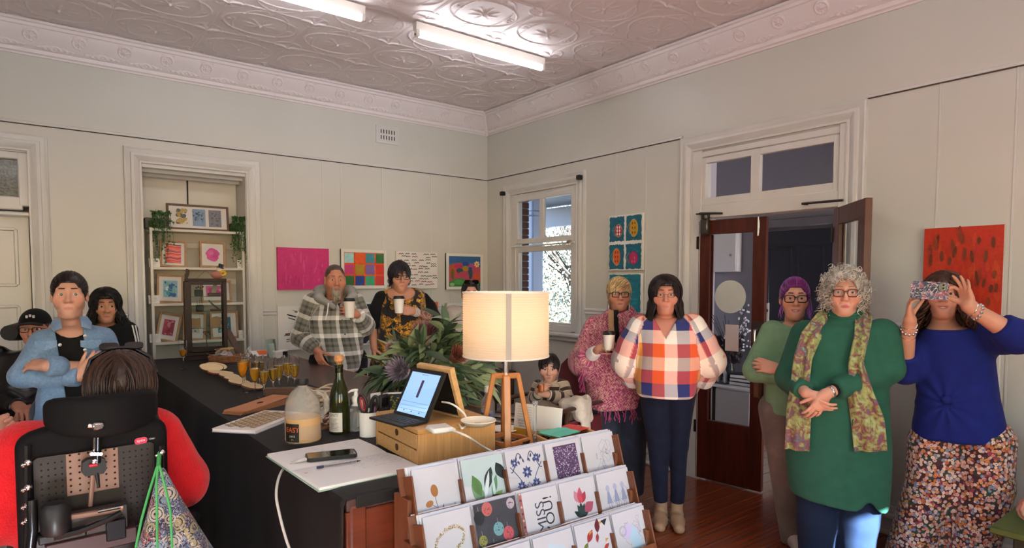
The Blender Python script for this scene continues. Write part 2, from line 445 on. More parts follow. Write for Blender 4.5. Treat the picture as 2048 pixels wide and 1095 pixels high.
g.extrude([(0,0),(.02,0),(.03,.012),(.022,.03),(.04,.045),(0,.045)],(0,-.33,1.0),(0,-1.61,1.0),(-1,0,0));g.build('sill',TRIMM,window_1)
BLK=mat('black_plastic','#151515',.45)
for yy,zz in((-.35,2.58),(-1.575,2.60)):
 G().box((-.045,yy,zz),(.05,.05,.045),bev=.006).build('blind_bracket',BLK,window_1)
g=G();g.cyl((-.035,-.5,1.975),(-.035,-1.5,1.985),.009,8);g.build('stay_rod',TRIMM,window_1)
G().box((-.03,-1.42,1.99),(.03,.05,.03),bev=.006).build('window_catch',mat('dull_brass','#8d8268',.4,.7),window_1)
# ---- double door with transom
BROWN=mat('door_timber','#4a1b0d',.42,var=.3,vscale=5,stretch=(6,6,.7))
fr_=G()
for yy,ww in((-2.892,.085),(-4.026,.05)):fr_.box((.05,yy,1.32),(.13,ww,2.65),bev=.004)
fr_.box((.05,-3.455,2.155),(.116,1.1,.11),bev=.006);fr_.box((.05,-3.455,2.61),(.116,1.1,.05),bev=.006)
door_2=fr_.build('door_2',TRIMM,kind='structure')
g=G()
for yy,w in((-2.935,.06),(-3.39,.075),(-3.985,.055)):g.box((.02,yy,2.39),(.04,w,.38),bev=.004)
for zz,w in((2.235,.06),(2.56,.05)):g.box((.02,-3.455,zz),(.036,1.06,w),bev=.004)
g.build('transom_sash',TRIMM,door_2)
for y0,y1 in((-2.965,-3.355),(-3.43,-3.96)):G().box((.02,(y0+y1)/2,2.4),(.004,y0-y1,.3)).build('pane',WGLASS,door_2)
METAL=mat('aged_metal','#5b5852',.35,.9);STEEL=mat('steel','#b9b6b0',.25,.9)
LEAF_W,LEAF_H=.548,2.072
def leaf(name,label,loc,rz,parent_sign):
 0
 t=thing(name,label,'door',loc,rz)
 sw=.10;g=G()
 for x in(sw/2,LEAF_W-sw/2):g.box((x,0,LEAF_H/2),(sw,.042,LEAF_H),bev=.003)
 G2=G();G2.box((LEAF_W/2,0,LEAF_H-.055),(LEAF_W-2*sw,.04,.11),bev=.002);G2.build('top_rail',BROWN,t)
 g.build('stile',BROWN,t)
 G().box((LEAF_W/2,0,.24),(LEAF_W-2*sw,.04,.48),bev=.002).build('bottom_panel',BROWN,t)
 G().box((LEAF_W/2,0,1.22),(LEAF_W-2*sw+.004,.006,1.5)).build('glass',WGLASS,t)
 g=G()
 for x in(sw+.006,LEAF_W-sw-.006):g.box((x,parent_sign*.014,1.22),(.012,.012,1.48),bev=.002)
 g.build('glazing_bead',BROWN,t)
 return t
la=math.atan2(-3.44+2.91,.058)
d1=leaf('door_leaf','brown timber glazed door leaf standing ajar with a round sticker on its glass',(.005,-2.915,.012),la,1)
PR=P_()
sgn=-1
def onleaf(name,poly,z,col,dy=.006,mt=None):
 g=G();vs=[(x,sgn*dy,zz)for x,zz in poly]+[(x,sgn*(dy+.001),zz)for x,zz in poly];n=len(poly)
 g.add(vs,[list(range(n)),[n+i for i in range(n)]]+[(i,(i+1)%n,n+(i+1)%n,n+i)for i in range(n)])
 return g.build(name,mt or mat('sticker_'+name,col,.6,var=.03),d1)
st=onleaf('round_sticker',[(LEAF_W/2-.005+.128*math.cos(a),1.472+.128*math.sin(a))for a in np.linspace(0,2*PI,40)[:-1]],0,'#c3c7bf')
g=G();put_text(g,'eu',.085,0,0,0,col='#c3c7b6');
o=g.build('sticker_lettering',PR,st);o.matrix_local=frame_m((LEAF_W/2-.01,sgn*.0085,1.46),(1,0,0),(0,0,1))
onleaf('paper_notice',[(.235,1.05),(.345,1.05),(.345,1.255),(.235,1.255)],0,'#d8cfc6')
def pull(t,sg):
 G().box((LEAF_W-.05,sg*.023,1.14),(.075,.004,.3),bev=.001).build('push_plate',METAL,t)
 g=G();x=LEAF_W-.055
 g.tube([(x,sg*.024,1.05),(x,sg*.06,1.055),(x,sg*.065,1.08),(x,sg*.065,1.2),(x,sg*.06,1.225),(x,sg*.024,1.23)],.009,8);g.build('pull_handle',STEEL,t)
pull(d1,-1)
def closer(t,sg):
 g=G();g.box((.075,sg*.055,2.02),(.07,.06,.13),bev=.012);g.lathe([(.03,0),(.034,.01),(.034,.03),(.0,.034)],14,(.075,sg*.055,2.08));g.build('door_closer',METAL,t)
closer(d1,-1)
g=G();g.tube([(-.055,-2.99,2.13),(-.09,-2.98,2.135),(-.10,-3.11,2.125),(-.02,-3.13,2.128)],.010,6);g.box((-.045,-2.98,2.135),(.06,.1,.012));g.build('closer_arm',METAL,door_2)
g=G();g.tube([(-.02,-3.80,2.135),(-.07,-3.79,2.135),(-.1,-3.92,2.13),(-.16,-4.10,2.12)],.009,6);g.build('closer_arm',METAL,door_2)
g=G();g.box((LEAF_W-.055,-.026,2.0),(.02,.012,.1),bev=.003);g.cyl((LEAF_W-.055,-.034,1.93),(LEAF_W-.055,-.034,2.07),.006,8);g.build('bolt',STEEL,d1)
for zz in(.42,1.9):G().box((-.004,-.022,zz),(.02,.02,.1),bev=.003).build('hinge',BLK,d1)
ra=math.atan2(-.38,-.425)
d2=leaf('door_leaf','brown timber glazed door leaf folded back into the room beside curly-haired woman',(-.04,-4.012,.012),ra,1)
for zz in(.42,1.9):G().box((-.004,-.022,zz),(.02,.02,.1),bev=.003).build('hinge',BLK,d2)
pull(d2,1)
# ------ fluorescent battens
BATT=mat('batten_enamel','#e6e2da',.35)
TUBE=mat('tube_glow','#ffffff',.4,emit=TUBE_POWER,emitcol='#f7f8ff')
DIFF=mat('end_cap','#c9c6c0',.4)
def tube_light(loc,lab):
 t=thing('ceiling_light',lab,'light',loc,0,None)
 g=G();g.add([(x,y,z)for x in(-.62,.62)for y,z in((-.03,-.006),(.03,-.006),(.024,-.062),(-.024,-.062))],[(0,1,5,4),(1,2,6,5),(2,3,7,6),(3,0,4,7),(0,3,2,1),(4,5,6,7)]);g.build('housing',BATT,t)
 for s in(-1,1):
  g=G();g.box((s*.606,-.012,-.085),(.028,.042,.05),bev=.005);g.build('tube_holder',BATT,t)
  G().cyl((s*.622,-.012,-.096),(s*.626,-.012,-.096),.008,8).build('holder_screw',METAL,t)
 G().cyl((-.59,-.012,-.092),(.59,-.012,-.092),.019,16).build('tube',TUBE,t)
 return t
tube_light((-1.36,-1.84,CEIL),'white fluorescent tube light on the ceiling, nearer the room corner')
tube_light((-3.0,-1.84,CEIL),'white fluorescent tube light on the ceiling, cut off by the top edge')
for k,(x,y)in enumerate(((-4.9,-5.2),(-3.0,-5.2),(-1.36,-5.2),(-1.36,-7.2),(-4.0,-7.2))):  # unseen tubes assumed for the rest of the room, added to light it
 tube_light((x,y,CEIL),('white fluorescent tube light overhead, added out of view, row %s'%('one','two','three','four','five')[k]))
 # ------ the hallway seen through the door
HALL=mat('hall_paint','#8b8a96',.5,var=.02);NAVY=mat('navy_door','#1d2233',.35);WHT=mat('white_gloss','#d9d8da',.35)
HX=1.9;HLY=-1.775
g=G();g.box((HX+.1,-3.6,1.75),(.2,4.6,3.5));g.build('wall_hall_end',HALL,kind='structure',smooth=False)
g=G();g.box((.12+(HX-.12)/2,HLY+.05,1.75),(HX-.12,.1,3.5));g.build('wall_hall_left',mat('hall_paint_lit','#d3d0dc',.5),kind='structure',smooth=False)  # paler copy of the hall paint, the light on this wall put into its colour
G().box((1.08,-7.4,3.55),(1.96,11.5,.1)).build('ceiling_hall',HALL,kind='structure',smooth=False)  # stretched far past the hall, unseen, to keep the sun out
G().box((.96,-8.2,-.035),(1.7,4.8,.03)).build('floor_hall',FLOORM,kind='structure',smooth=False)
nx=HX-.03;NY=-2.74
g=G();g.box((nx,NY,1.06),(.05,.72,2.12),bev=.004);door_3=g.build('door_3',NAVY,kind='structure')
for zz,hh in((1.45,1.0),(.5,.6)):
 for yy in(NY+.16,NY-.16):
  g=G()
  for s in(-1,1):g.box((nx-.026,yy,zz+s*hh/2),(.012,.25,.02),bev=.004);g.box((nx-.0255,yy+s*.125,zz),(.012,.02,hh),bev=.004)
  g.build('panel_moulding',NAVY,door_3)
g=G()
for yy in(NY+.4,NY-.4):g.box((nx,yy,1.1),(.06,.08,2.2),bev=.01)
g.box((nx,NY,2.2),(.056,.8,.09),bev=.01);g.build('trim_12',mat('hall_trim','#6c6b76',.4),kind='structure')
G().box((nx-.028,NY+.29,1.28),(.008,.05,.2),bev=.004).build('lock_plate',WHT,door_3)
G().cyl((nx-.03,NY+.29,1.3),(nx-.045,NY+.29,1.3),.018,14).build('latch',METAL,door_3)
wc=thing('wall_cabinet','white cupboard on the hallway wall seen through the door glass','cupboard',(HX,-1.95,1.95),-PI/2)
G().box((0,-.05,0),(.32,.1,.48),bev=.004).build('body',WHT,wc)
G().box((0,-.106,0),(.31,.014,.46),bev=.004).build('door',WHT,wc)
G().ball((.10,-.125,-.06),.014).build('knob',STEEL,wc)
SCX,SCY,SCH=1.46,-2.25,.56
sc_=thing('side_cabinet','pale grey low two-door cabinet standing in the hallway behind the glass','cabinet',(SCX,SCY,0),-PI/2)
GREY=mat('pale_laminate','#b4b0b0',.4)
G().box((0,0,SCH/2-.01),(.8,.46,SCH-.03),bev=.004).build('body',GREY,sc_);G().box((0,-.005,SCH-.012),(.84,.5,.024),bev=.004).build('top',mat('pale_top','#d8d6d8',.3),sc_)
for x in(-.21,.21):G().box((x,-.237,SCH/2-.01),(.38,.02,SCH-.06),bev=.004).build('door',GREY,sc_)
G().box((0,-.236,SCH/2),(.03,.016,SCH-.05)).build('centre_gap',DARKLINE,sc_)
def on_cab(name,lab,cat,x,y,group=None,rz=0):return thing(name,lab,cat,(SCX+y,SCY-x,SCH),-PI/2+rz,group)
z=0
for i,(c,h)in enumerate([('#5a4038',.035),('#3a3a40',.05),('#6a5a48',.03),('#2f3440',.045)]):
 t=on_cab('book','%s stacked book on the hallway cabinet, %s in the taller pile'%(('brown','charcoal','tan','slate')[i],('lowest','second','third','topmost')[i]),'book',-.22+.012*(i%3),-.05,'books on the hallway cabinet')
 t.location.z+=z;G().box((0,0,h/2),(.26-.02*(i%2),.2,h-.003),bev=.004).build('cover',mat('book_cover_%d'%i,c,.6),t);G().box((0,-.002,h/2),(.25-.02*(i%2),.2,h-.014)).build('page_block',WHT,t);z+=h
z=0
for i,(c,h)in enumerate((('#4a4444',.04),('#6b6055',.035),('#3b4048',.04))):
 t=on_cab('book','%s book in the lower pile on the hallway cabinet, %s'%(('dark','dun','blue-grey')[i],('lowest','middle','topmost')[i]),'book',.24,-.05,'books on the hallway cabinet',.1*i)
 t.location.z+=z;G().box((0,0,h/2),(.26,.19,h-.003),bev=.004).build('cover',mat('book_jacket_%d'%i,c,.6),t);G().box((0,-.002,h/2),(.25,.19,h-.014)).build('page_block',WHT,t);z+=h
ir=on_cab('flat_iron','small upright iron-shaped ornament on the hallway cabinet','ornament',.03,-.15)
g=G();p=[(-.05,0),(-.05,.1),(-.02,.17),(.02,.17),(.05,.1),(.05,0),(.03,0),(.03,.09),(.01,.13),(-.01,.13),(-.03,.09),(-.03,0)]
g.prism(p,.03,M=frame_m((0,.015,0),(1,0,0),(0,0,1)));g.build('body',mat('pale_metal','#b9bcc4',.3,.5),ir)
G().box((0,0,.008),(.13,.06,.016),bev=.003).build('base',METAL,ir)
vz=on_cab('flower_vase','glass vase of dried twigs and small white flowers behind the door glass','vase',0,.04)
G().lathe([(.03,0),(.045,.03),(.05,.1),(.03,.2),(.035,.24),(.028,.24),(.024,.2),(.04,.1),(.035,.03),(0,.01)],18).build('vase',mat('smoked_glass','#6f7480',.05,trans=.6),vz)
g=G();gf=G();rr=random.Random(3)
for i in range(46):
 a=rr.uniform(0,2*PI);r=rr.uniform(.08,.26);hh=rr.uniform(.2,.62)
 if abs(r*math.cos(a))>.25:continue
 p=[(0,0,.12),(r*.35*math.cos(a),r*.2*math.sin(a),.15+hh*.5),(r*math.cos(a),r*.4*math.sin(a),.15+hh)]
 g.tube(p,.003,4)
 if math.cos(a)>0:
  for _ in range(5):gf.ball((p[2][0]+rr.uniform(-.05,.05),p[2][1]+rr.uniform(-.03,.03),p[2][2]+rr.uniform(-.1,.04)),.011,6,4)
 for _ in range(7):
  q=rr.uniform(.3,.7);g.ball((r*q*math.cos(a)+rr.uniform(-.04,.04),r*q*.4*math.sin(a),.15+hh*q*.8),(.022,.012,.028),6,4)
g.build('twigs',mat('dry_twigs','#3b3136',.8),vz,kind='stuff');gf.build('white_blossoms',mat('white_blossom','#dfe0ea',.7),vz,kind='stuff')
# ------ outside the window: verandah post, brick pier, bright shrub
BRK=mat('brick','#5a3a33',.85,bump=.4,bscale=60,var=.25,vscale=9);MORT=mat('mortar','#8f877d',.9)
pier=G().box((.57,.175,1.75),(.12,.30,3.5)).build('wall_pier',MORT,kind='structure',smooth=False)
proto=None
for r in range(40):
 for c in range(2):
  for face in(0,1)[c:]:
   if proto is None:proto=G().box((0,0,0),(.14,.02,.068),bev=.004).build('brick',BRK,pier);o=proto
   else:o=proto.copy();COL.objects.link(o)
   z=.05+r*.08
   if face==0:o.location=(.57,.022,z)
   else:o.location=(.507,.10+c*.15,z);o.rotation_euler=(0,0,PI/2)
PST=mat('verandah_paint','#aab4d6',.45)
vp=thing('verandah_post','pale blue timber verandah post outside the window','post',(1.12,.50,0))
G().box((0,0,1.5),(.20,.20,3.0),bev=.02).build('shaft',PST,vp);G().box((0,0,.15),(.24,.24,.3),bev=.02).build('plinth',PST,vp);G().box((0,0,2.5),(.24,.24,.08),bev=.02).build('collar',PST,vp)
cl=G().box((2.0,.7,3.02),(3.2,5.0,.04)).build('ceiling_verandah',mat('verandah_lining','#7d7f8f',.6),kind='structure',smooth=False)
for i in range(20):
 G().box((2.0,-1.6+i*.24,2.996),(3.2,.225,.012),bev=.003).build('lining_board',mat('verandah_lining',''),cl)
G().box((3.5,.7,2.78),(.12,5.0,.34),bev=.01).build('trim_13',PST,kind='structure')
G().box((5,2.5,-.06),(9.4,14,.05)).build('ground',mat('ground_outside','#66645c',.9,var=.2),kind='structure',smooth=False)
for x,y,sx,sy in((-3.2,-13.6,16,10),(-11.8,-4,10,12)):G().box((x,y,-.06),(sx,sy,.05)).build('ground',mat('bounce_paving','#6f6c66',.8,var=.1),kind='structure',smooth=False)  # unseen ground added outside the front and left walls to bounce sunlight indoors
def shrub(name,label,c,sx,sy,h,n,col,seed):
 t=thing(name,label,'shrub',c)
 r=np.random.default_rng(seed)
 g=G()
 for i in range(60):
  a=r.uniform(0,2*PI);q=r.uniform(.2,1)
  g.tube([(0,0,0),(sx*.3*q*math.cos(a),sy*.3*q*math.sin(a),h*.4),(sx*.8*q*math.cos(a),sy*.8*q*math.sin(a),h*.9*r.uniform(.6,1))],[.05,.03,.012],5)
 g.build('stems',mat('shrub_stem','#4a4037',.9),t)
 P=r.normal(size=(n,3));P/=np.linalg.norm(P,axis=1)[:,None];P*=(r.uniform(.35,1,(n,1)))**.5
 P=P*np.array([sx,sy,h*.52])+np.array([0,0,h*.5])
 P+=.12*np.sin(P[:,[1,2,0]]*9)
 d=r.normal(size=(n,3));d/=np.linalg.norm(d,axis=1)[:,None];e=np.cross(d,r.normal(size=(n,3)));e/=np.linalg.norm(e,axis=1)[:,None]
 L=r.uniform(.05,.1,(n,1));W=L*.32;nn=np.cross(d,e)
 V=np.stack([P,P+d*L*.5+e*W+nn*.01,P+d*L,P+d*L*.5-e*W+nn*.01],1).reshape(-1,3)
 me=bpy.data.meshes.new('leaves');me.from_pydata(V.tolist(),[],(np.arange(n*4).reshape(n,4)).tolist())
 link('leaves',me,mat(name+'_leaf'+str(seed),col,.5,var=.5,vscale=3),t,sharp=0,kind='stuff')
shrub('garden_shrub','sunlit pale-leaved shrub filling the view outside the window',(6.6,4.6,0),2.6,2.6,4.2,9000,'#838c80',5)
shrub('garden_shrub','greener shrub coloured near black as shade behind the pale one outside the window',(10.9,9.6,0),2.6,2.6,5.8,16000,'#1d241d',6)  # leaves coloured near black to put shade into the pale shrub's gaps
# ------ the long counter and what stands on it
_f=Vector((math.sin(YAW)*math.cos(PITCH),math.cos(YAW)*math.cos(PITCH),math.sin(PITCH)));_r=Vector((math.cos(YAW),-math.sin(YAW),0));_u=_r.cross(_f)
CAMP=Vector((-4.3106,-5.983,1.6))
def ray(px,py):return _r*((px-1024)/1255.4)+_u*((627.25-py)/1255.4)+_f
def at_depth(px,py,dep):return CAMP+ray(px,py)*dep
def at_plane(px,py,axis,val):
 d=ray(px,py);i='xyz'.index(axis);return CAMP+d*((val-CAMP[i])/d[i])
TZ=.98
def T_(px,py,z=TZ):return at_plane(px,py,'z',z)
REDWOOD=mat('red_timber','#6a2f1a',.4,var=.25,vscale=4,stretch=(1,8,8),coat=.15)
LAMIN=mat('brown_laminate','#4a3634',.35,bump=.05,bscale=300);EDGE=mat('timber_edge','#8a5f42',.45)
CLOTH=mat('black_tablecloth','#0b0b0c',.7,bump=.25,bscale=500)
BAMB=mat('bamboo','#b98a56',.45,var=.16,vscale=7,stretch=(16,16,1),bump=.05,bscale=40)
BAMBX=mat('bamboo_lengthwise','#bd9058',.45,var=.14,vscale=6,stretch=(1,12,18),bump=.05,bscale=40)
PINE=mat('pale_wood','#c9a06c',.5,var=.14,vscale=6,stretch=(3,3,14))
WHITEP=mat('white_plastic','#e3e2de',.3);BLK=mat('black_plastic','');STEEL=mat('steel','')
PAPER=mat('white_paper','#e2e1de',.7);CARD=mat('card_stock','#dddcda',.6)
PRN=P_();PRG=mat('glossy_print','#ffffff',.25,vcol=True,coat=.3)
X0,X1,YB,YN=-3.6,-2.545,-.35,-4.31
ct=thing('counter','long reception counter with brown laminate top and red timber end','counter',((X0+X1)/2,(YB+YN)/2,0));cw,cl=X1-X0,YB-YN
G().box((.0,0,TZ-.02),(cw,cl,.036),bev=.004).build('top',LAMIN,ct);G().box((cw/2+.004,0,TZ-.018),(.012,cl,.04),bev=.003).build('edging',EDGE,ct)
G().box((.02,.04,(TZ-.04)/2),(cw-.08,cl-.12,TZ-.04),bev=.003).build('carcass',LAMIN,ct)
for k in range(4):G().box((-cw/2+.13+k*.265,-cl/2+.012,.47),(.262,.022,.94),bev=.004).build('end_board',REDWOOD,ct)
G().box((-cw/2+.035,-cl/2+.02,.48),(.05,.05,.955),bev=.006).build('corner_post',REDWOOD,ct)
def tablecloth():
 n=120;vs=[];cols=0
 ys=np.linspace(-cl/2-.006,cl/2+.004,n);prof=[]
 for j,y in enumerate(ys):
  row=[(cw/2-.42,.0025),(cw/2-.7,.0025),(-cw/2+.2,.0025),(-cw/2+.03,.003),(-cw/2-.004,.001)]
  for t in np.linspace(.02,1,14):
   w=.018*t**.6*math.sin(y*9+.8*math.sin(y*3.1))+.010*t*math.sin(y*23+2)
   row.append((-cw/2-.012-.03*t+w-.02*t,-.955*t))
  prof.append([(x,y+.004*math.sin(x*9),TZ+z+(.0008*math.sin(x*14+y*6)if z>0 else 0))for x,z in row]);cols=len(row)
 vs=[p for r in prof for p in r];fs=[(j*cols+i,j*cols+i+1,(j+1)*cols+i+1,(j+1)*cols+i)for j in range(n-1)for i in range(cols-1)]
 me=bpy.data.meshes.new('tablecloth');me.from_pydata(vs,[],fs);o=link('tablecloth',me,CLOTH,None,ct.location,sharp=.9)
 g=G()
 return o
tc_=tablecloth();tag(tc_,'black cloth spread over the counter and hanging down its side','tablecloth')
sol=tc_.modifiers.new('thick','SOLIDIFY');sol.thickness=.002;sol.offset=1
g=G();g.box((-.17,-cl/2-.004,TZ-.012),(.66,.006,.036),bev=.002);g.build('front_hem',CLOTH,tc_)
# --- champagne flutes
def flute_set():
 r0=[(.031,0),(.031,.002),(.008,.005),(.0038,.012),(.0034,.075),(.006,.083),(.016,.098),(.0255,.130),(.0275,.165),(.0258,.204),(.0246,.204),(.0262,.165),(.0242,.130),(.0145,.1),(.004,.088),(0,.087)]
 liq=lambda top:[(0,.0885),(.0042,.0892),(.0143,.1005),(.0240,.1302),(min(.0258,.0240+(top-.13)*.05),top),(0,top)]
 return r0,liq
r0,liq=flute_set()
OJ=mat('orange_juice','#d98a1e',.25,sss=.0);WINEL=mat('sparkling_wine','#d8b24a',.02,trans=.85,ior=1.33);OJP=mat('mimosa','#d5a02f',.12,trans=.35,ior=1.33)
FL=[((367,738),.135,OJ,'champagne flute a third full of orange juice, alone beside the display cabinet'),((487,786),.172,OJ,'fullest flute of orange juice at the left end of the row of flutes'),((491,776),.165,OJP,'flute of orange drink standing behind the fullest orange one'),((511,797),.160,OJP,'flute of pale orange mimosa right of the fullest orange flute'),((519,780),.160,WINEL,'back flute of sparkling wine behind the mimosa glass'),((529,800),.150,WINEL,'frontmost flute of sparkling wine in the row'),((547,794),.152,WINEL,'flute of golden wine between the frontmost flute and the juice jug'),((559,788),.158,WINEL,'flute of sparkling wine close behind the golden wine flute'),((577,782),.158,WINEL,'flute of sparkling wine just behind the juice jug shoulder, left one'),((590,786),.155,WINEL,'rightmost flute of sparkling wine by the juice jug neck')]
for i,(px,top,m,lab)in enumerate(FL):
 t=thing('champagne_flute',lab,'glass',T_(*px),.3*i,'champagne flutes on the black cloth')
 G().lathe(r0,24).build('glass',mat('clear_glass',''),t);G().lathe(liq(top),20).build('drink',m,t)
 # --- juice jug, wine bottle, sanitiser
t=thing('juice_jug','half-empty plastic jug of orange juice with black cap','jug',T_(607,882));HZ=mat('hazy_plastic','#f0eeea',.14,trans=.86,ior=1.05)
pr=[(.058,0),(.066,.004),(.068,.02),(.068,.10),(.067,.118),(.0665,.13),(.062,.16),(.050,.185),(.032,.205),(.020,.213),(.018,.225)]
G().lathe(pr+[(.016,.225),(.017,.212),(.03,.2),(.06,.158),(.065,.12),(.066,.02),(.05,.004),(0,.004)],32).build('jug',HZ,t)
G().lathe([(0,.006),(.062,.007),(.0655,.02),(.0655,.098),(0,.098)],32).build('juice',mat('juice_fill','#d7a24a',.4),t)
g=G();g.lathe([(.021,.221),(.0225,.223),(.0225,.243),(.021,.246),(0,.246)],28)
for k in range(28):g.box((.0228*math.cos(k*PI/14),.0228*math.sin(k*PI/14),.232),(.0012,.0012,.018))
g.build('cap',BLK,t)
g=G();g.tube([(.045,-.02,.19),(.07,-.03,.185),(.082,-.034,.16),(.08,-.033,.12),(.062,-.026,.10)],.013,10);g.build('handle',HZ,t)
def wrap(g,rad,a0,a1,z0,z1,col,n=14,dr=0):
 vs=[]
 for i in range(n+1):
  a=a0+(a1-a0)*i/n;vs+=[((rad+dr)*math.cos(a),(rad+dr)*math.sin(a),z0),((rad+dr)*math.cos(a),(rad+dr)*math.sin(a),z1)]
 g.add(vs,[(2*i,2*i+2,2*i+3,2*i+1)for i in range(n)],col=col)
def wrap_text(g,t,size,rad,ac,z,col,dr=.0004,rot=0):
 v,f=text_polys(t,size);g.add([((rad+dr)*math.cos(ac+x/rad),(rad+dr)*math.sin(ac+x/rad),z+y)for x,y,_ in v],f,col=col)
va=math.atan2(CAMP.y-t.location.y,CAMP.x-t.location.x)
g=G();wrap(g,.0685,va-1.15,va-.22,.012,.082,'#17130f');wrap(g,.0685,va-1.15,va-.22,.06,.078,'#1d1a12',dr=.0002);wrap_text(g,'EAST',.026,.0685,va-.62,.058,'#e0622a',.0005);wrap_text(g,'JUICE',.010,.0685,va-.62,.034,'#d8d0c0',.0005);wrap_text(g,'3 L',.008,.0685,va-.62,.022,'#d8d0c0',.0005)
g.build('label',PRN,t)
t=thing('wine_bottle','dark green sparkling wine bottle with its cork pushed back in','bottle',T_(680,866));BG=mat('bottle_green','#2b3312',.06,trans=.45,ior=1.3,coat=.5)
G().lathe([(0,.006),(.036,.0),(.041,.004),(.0415,.015),(.0415,.125),(.040,.15),(.033,.18),(.024,.205),(.0175,.23),(.0155,.262),(.0155,.27),(.0172,.271),(.0172,.283),(.015,.284),(.012,.284)],36).build('bottle',BG,t)
G().lathe([(.010,.275),(.0105,.288),(.013,.292),(.0195,.298),(.0205,.312),(.016,.322),(0,.324)],24).build('cork',mat('cork','#b98356',.8,bump=.5,bscale=180,var=.25,vscale=60),t)
G().lathe([(.0158,.238),(.0162,.239),(.0162,.268),(.0158,.269)],28).build('foil',mat('dark_foil','#15160f',.3,.6),t)
va=math.atan2(CAMP.y-t.location.y,CAMP.x-t.location.x)
g=G();wrap(g,.0419,va-1.35,va+.25,.014,.092,'#d3d0c8');wrap_text(g,'ONTI',.016,.0419,va-.60,.082,'#4d4b49')
rr=random.Random(5)
for k in range(9):wrap(g,.0421,va-1.0+rr.uniform(0,.1),va-.05-rr.uniform(0,.3),.066-k*.0055,.0675-k*.0055,'#6d6b69',5)
wrap_text(g,'III',.022,.0419,va-.75,.042,'#8a8886');g.build('label',PRN,t)
t=thing('pump_bottle','clear sanitiser pump bottle behind the pen cup','bottle',T_(713,862),.5)
G().box((0,0,.055),(.062,.045,.11),bev=.010).build('bottle',mat('clear_plastic','#f0f2f2',.05,trans=.9,ior=1.15),t);G().box((0,0,.045),(.056,.039,.08),bev=.008).build('gel',mat('clear_gel','#dfe4e2',.05,trans=.8,ior=1.2),t)
g=G();g.lathe([(.02,.108),(.014,.116),(.014,.122),(.017,.124),(.017,.143),(.015,.146),(.009,.15),(.007,.168),(.009,.17),(.009,.176),(0,.178)],20);g.tube([(0,0,.172),(-.025,.004,.173),(-.04,.006,.168)],[.006,.005,.0035],8);g.build('pump',WHITEP,t)
G().box((0,-.0235,.055),(.05,.001,.06)).build('label',mat('pale_label','#cfd2cd',.5),t)
# --- pen cup with scissors, pens
t=thing('pen_cup','white cup holding scissors and pens beside the bamboo drawers','cup',T_(738,872));G().lathe([(.034,0),(.036,.002),(.038,.10),(.036,.10),(.034,.004),(0,.004)],28).build('cup',WHITEP,t);pc=t.location
s_=thing('scissors','scissors with red and black handles standing in the white cup','scissors',(pc.x,pc.y,pc.z+.005),-.65)
G().prism([(-.008,0),(.008,0),(.004,.11),(-.006,.11)],.002,M=frame_m((0,0,0),(1,0,0),(0,0,1))).build('blade',STEEL,s_)
for sx,nm,c,dz in((-1,'red','#b02330',.0),(1,'dark','#141414',-.006)):
 g=G();g.tube([(sx*.022+.015*math.cos(a)+sx*.006*math.sin(a),.004*sx,.128+dz+.034*math.sin(a))for a in np.linspace(0,2*PI,25)[:-1]],.006,8,closed=True);g.tube([(0,0,.08),(sx*.012,0,.1)],.006,8)
 o=g.build('handle',BLK,s_)
 G().tube([(sx*.022+.0095*math.cos(a)+sx*.006*math.sin(a),.003*sx,.128+dz+.0285*math.sin(a))for a in np.linspace(0,2*PI,25)[:-1]],.004,8,closed=True).build('grip',mat('grip_'+nm,c,.45),o)
for i,(dx,dy,ln,c,lab)in enumerate(((.014,-.018,.118,'#4b2140','purple pen standing in the white cup'),(.024,.012,.13,'#16161a','black pen standing in the white cup, behind the purple one'),(-.012,.02,.14,'#c9a6a2','pale pink pencil standing in the white cup'))):
 p_=thing('pen',lab,'pen',(pc.x+dx*.6,pc.y+dy*.6,pc.z+.006));p_.rotation_euler=(-dy*6,dx*6,0)
 G().lathe([(.0015,0),(.0045,.012),(.005,.014),(.005,ln-.03)],12).build('barrel',mat('pen_'+c[1:],c,.3),p_);G().lathe([(.0055,ln-.032),(.0055,ln-.003),(.003,ln)],12).build('cap',mat('pen_'+c[1:],c,.3),p_);G().box((.0065,0,ln-.018),(.002,.003,.03)).build('clip',STEEL,p_)
t=thing('card_reader','black card terminal standing behind the pen cup','card reader',T_(768,842),.4);G().box((0,0,.055),(.07,.03,.13),bev=.01).build('body',BLK,t);G().box((-.01,-.016,.09),(.04,.002,.035),bev=.001).build('screen',mat('phone_screen','#060709',.08,coat=.5),t)
g=G()
for a in range(4):
 for b in range(3):g.box((-.022+b*.016,-.016,.06-a*.012),(.011,.003,.008),bev=.001)
g.build('keypad',mat('grey_keys','#3a3b3e',.5),t)
t=thing('business_card_stand','small white card with black writing propped behind the scissors','card',T_(752,838),.15);G().box((0,0,.075),(.055,.003,.09),bev=.001).build('card',PAPER,t);G().box((0,.012,.015),(.06,.03,.03),bev=.004).build('stand',BLK,t)
g=G();put_text(g,'for',.016,0,.03,0,col='#222222');put_text(g,'art',.016,0,.01,0,col='#222222');g.build('lettering',PRN,t).matrix_local=frame_m((0,-.0022,.075),(1,0,0),(0,0,1))
t=thing('photo_frame','white acrylic photo frame between the pen cup and the tablet','photo frame',T_(790,838),-.35)
G().box((-.045,0,.055),(.016,.012,.13),bev=.002).build('side',WHITEP,t);G().box((.02,0,.119),(.115,.012,.006),bev=.001).build('top',WHITEP,t)
g=G();g.box((.02,.004,.055),(.11,.003,.12),col='#39404a');rr=random.Random(8)
for k in range(40):g.box((.0+rr.uniform(-.02,.02),.0015,.075+rr.uniform(-.03,.03)),(.006,.001,.006),col=rr.choice(['#c9a83a','#5a7a3a','#8a8a4a']))
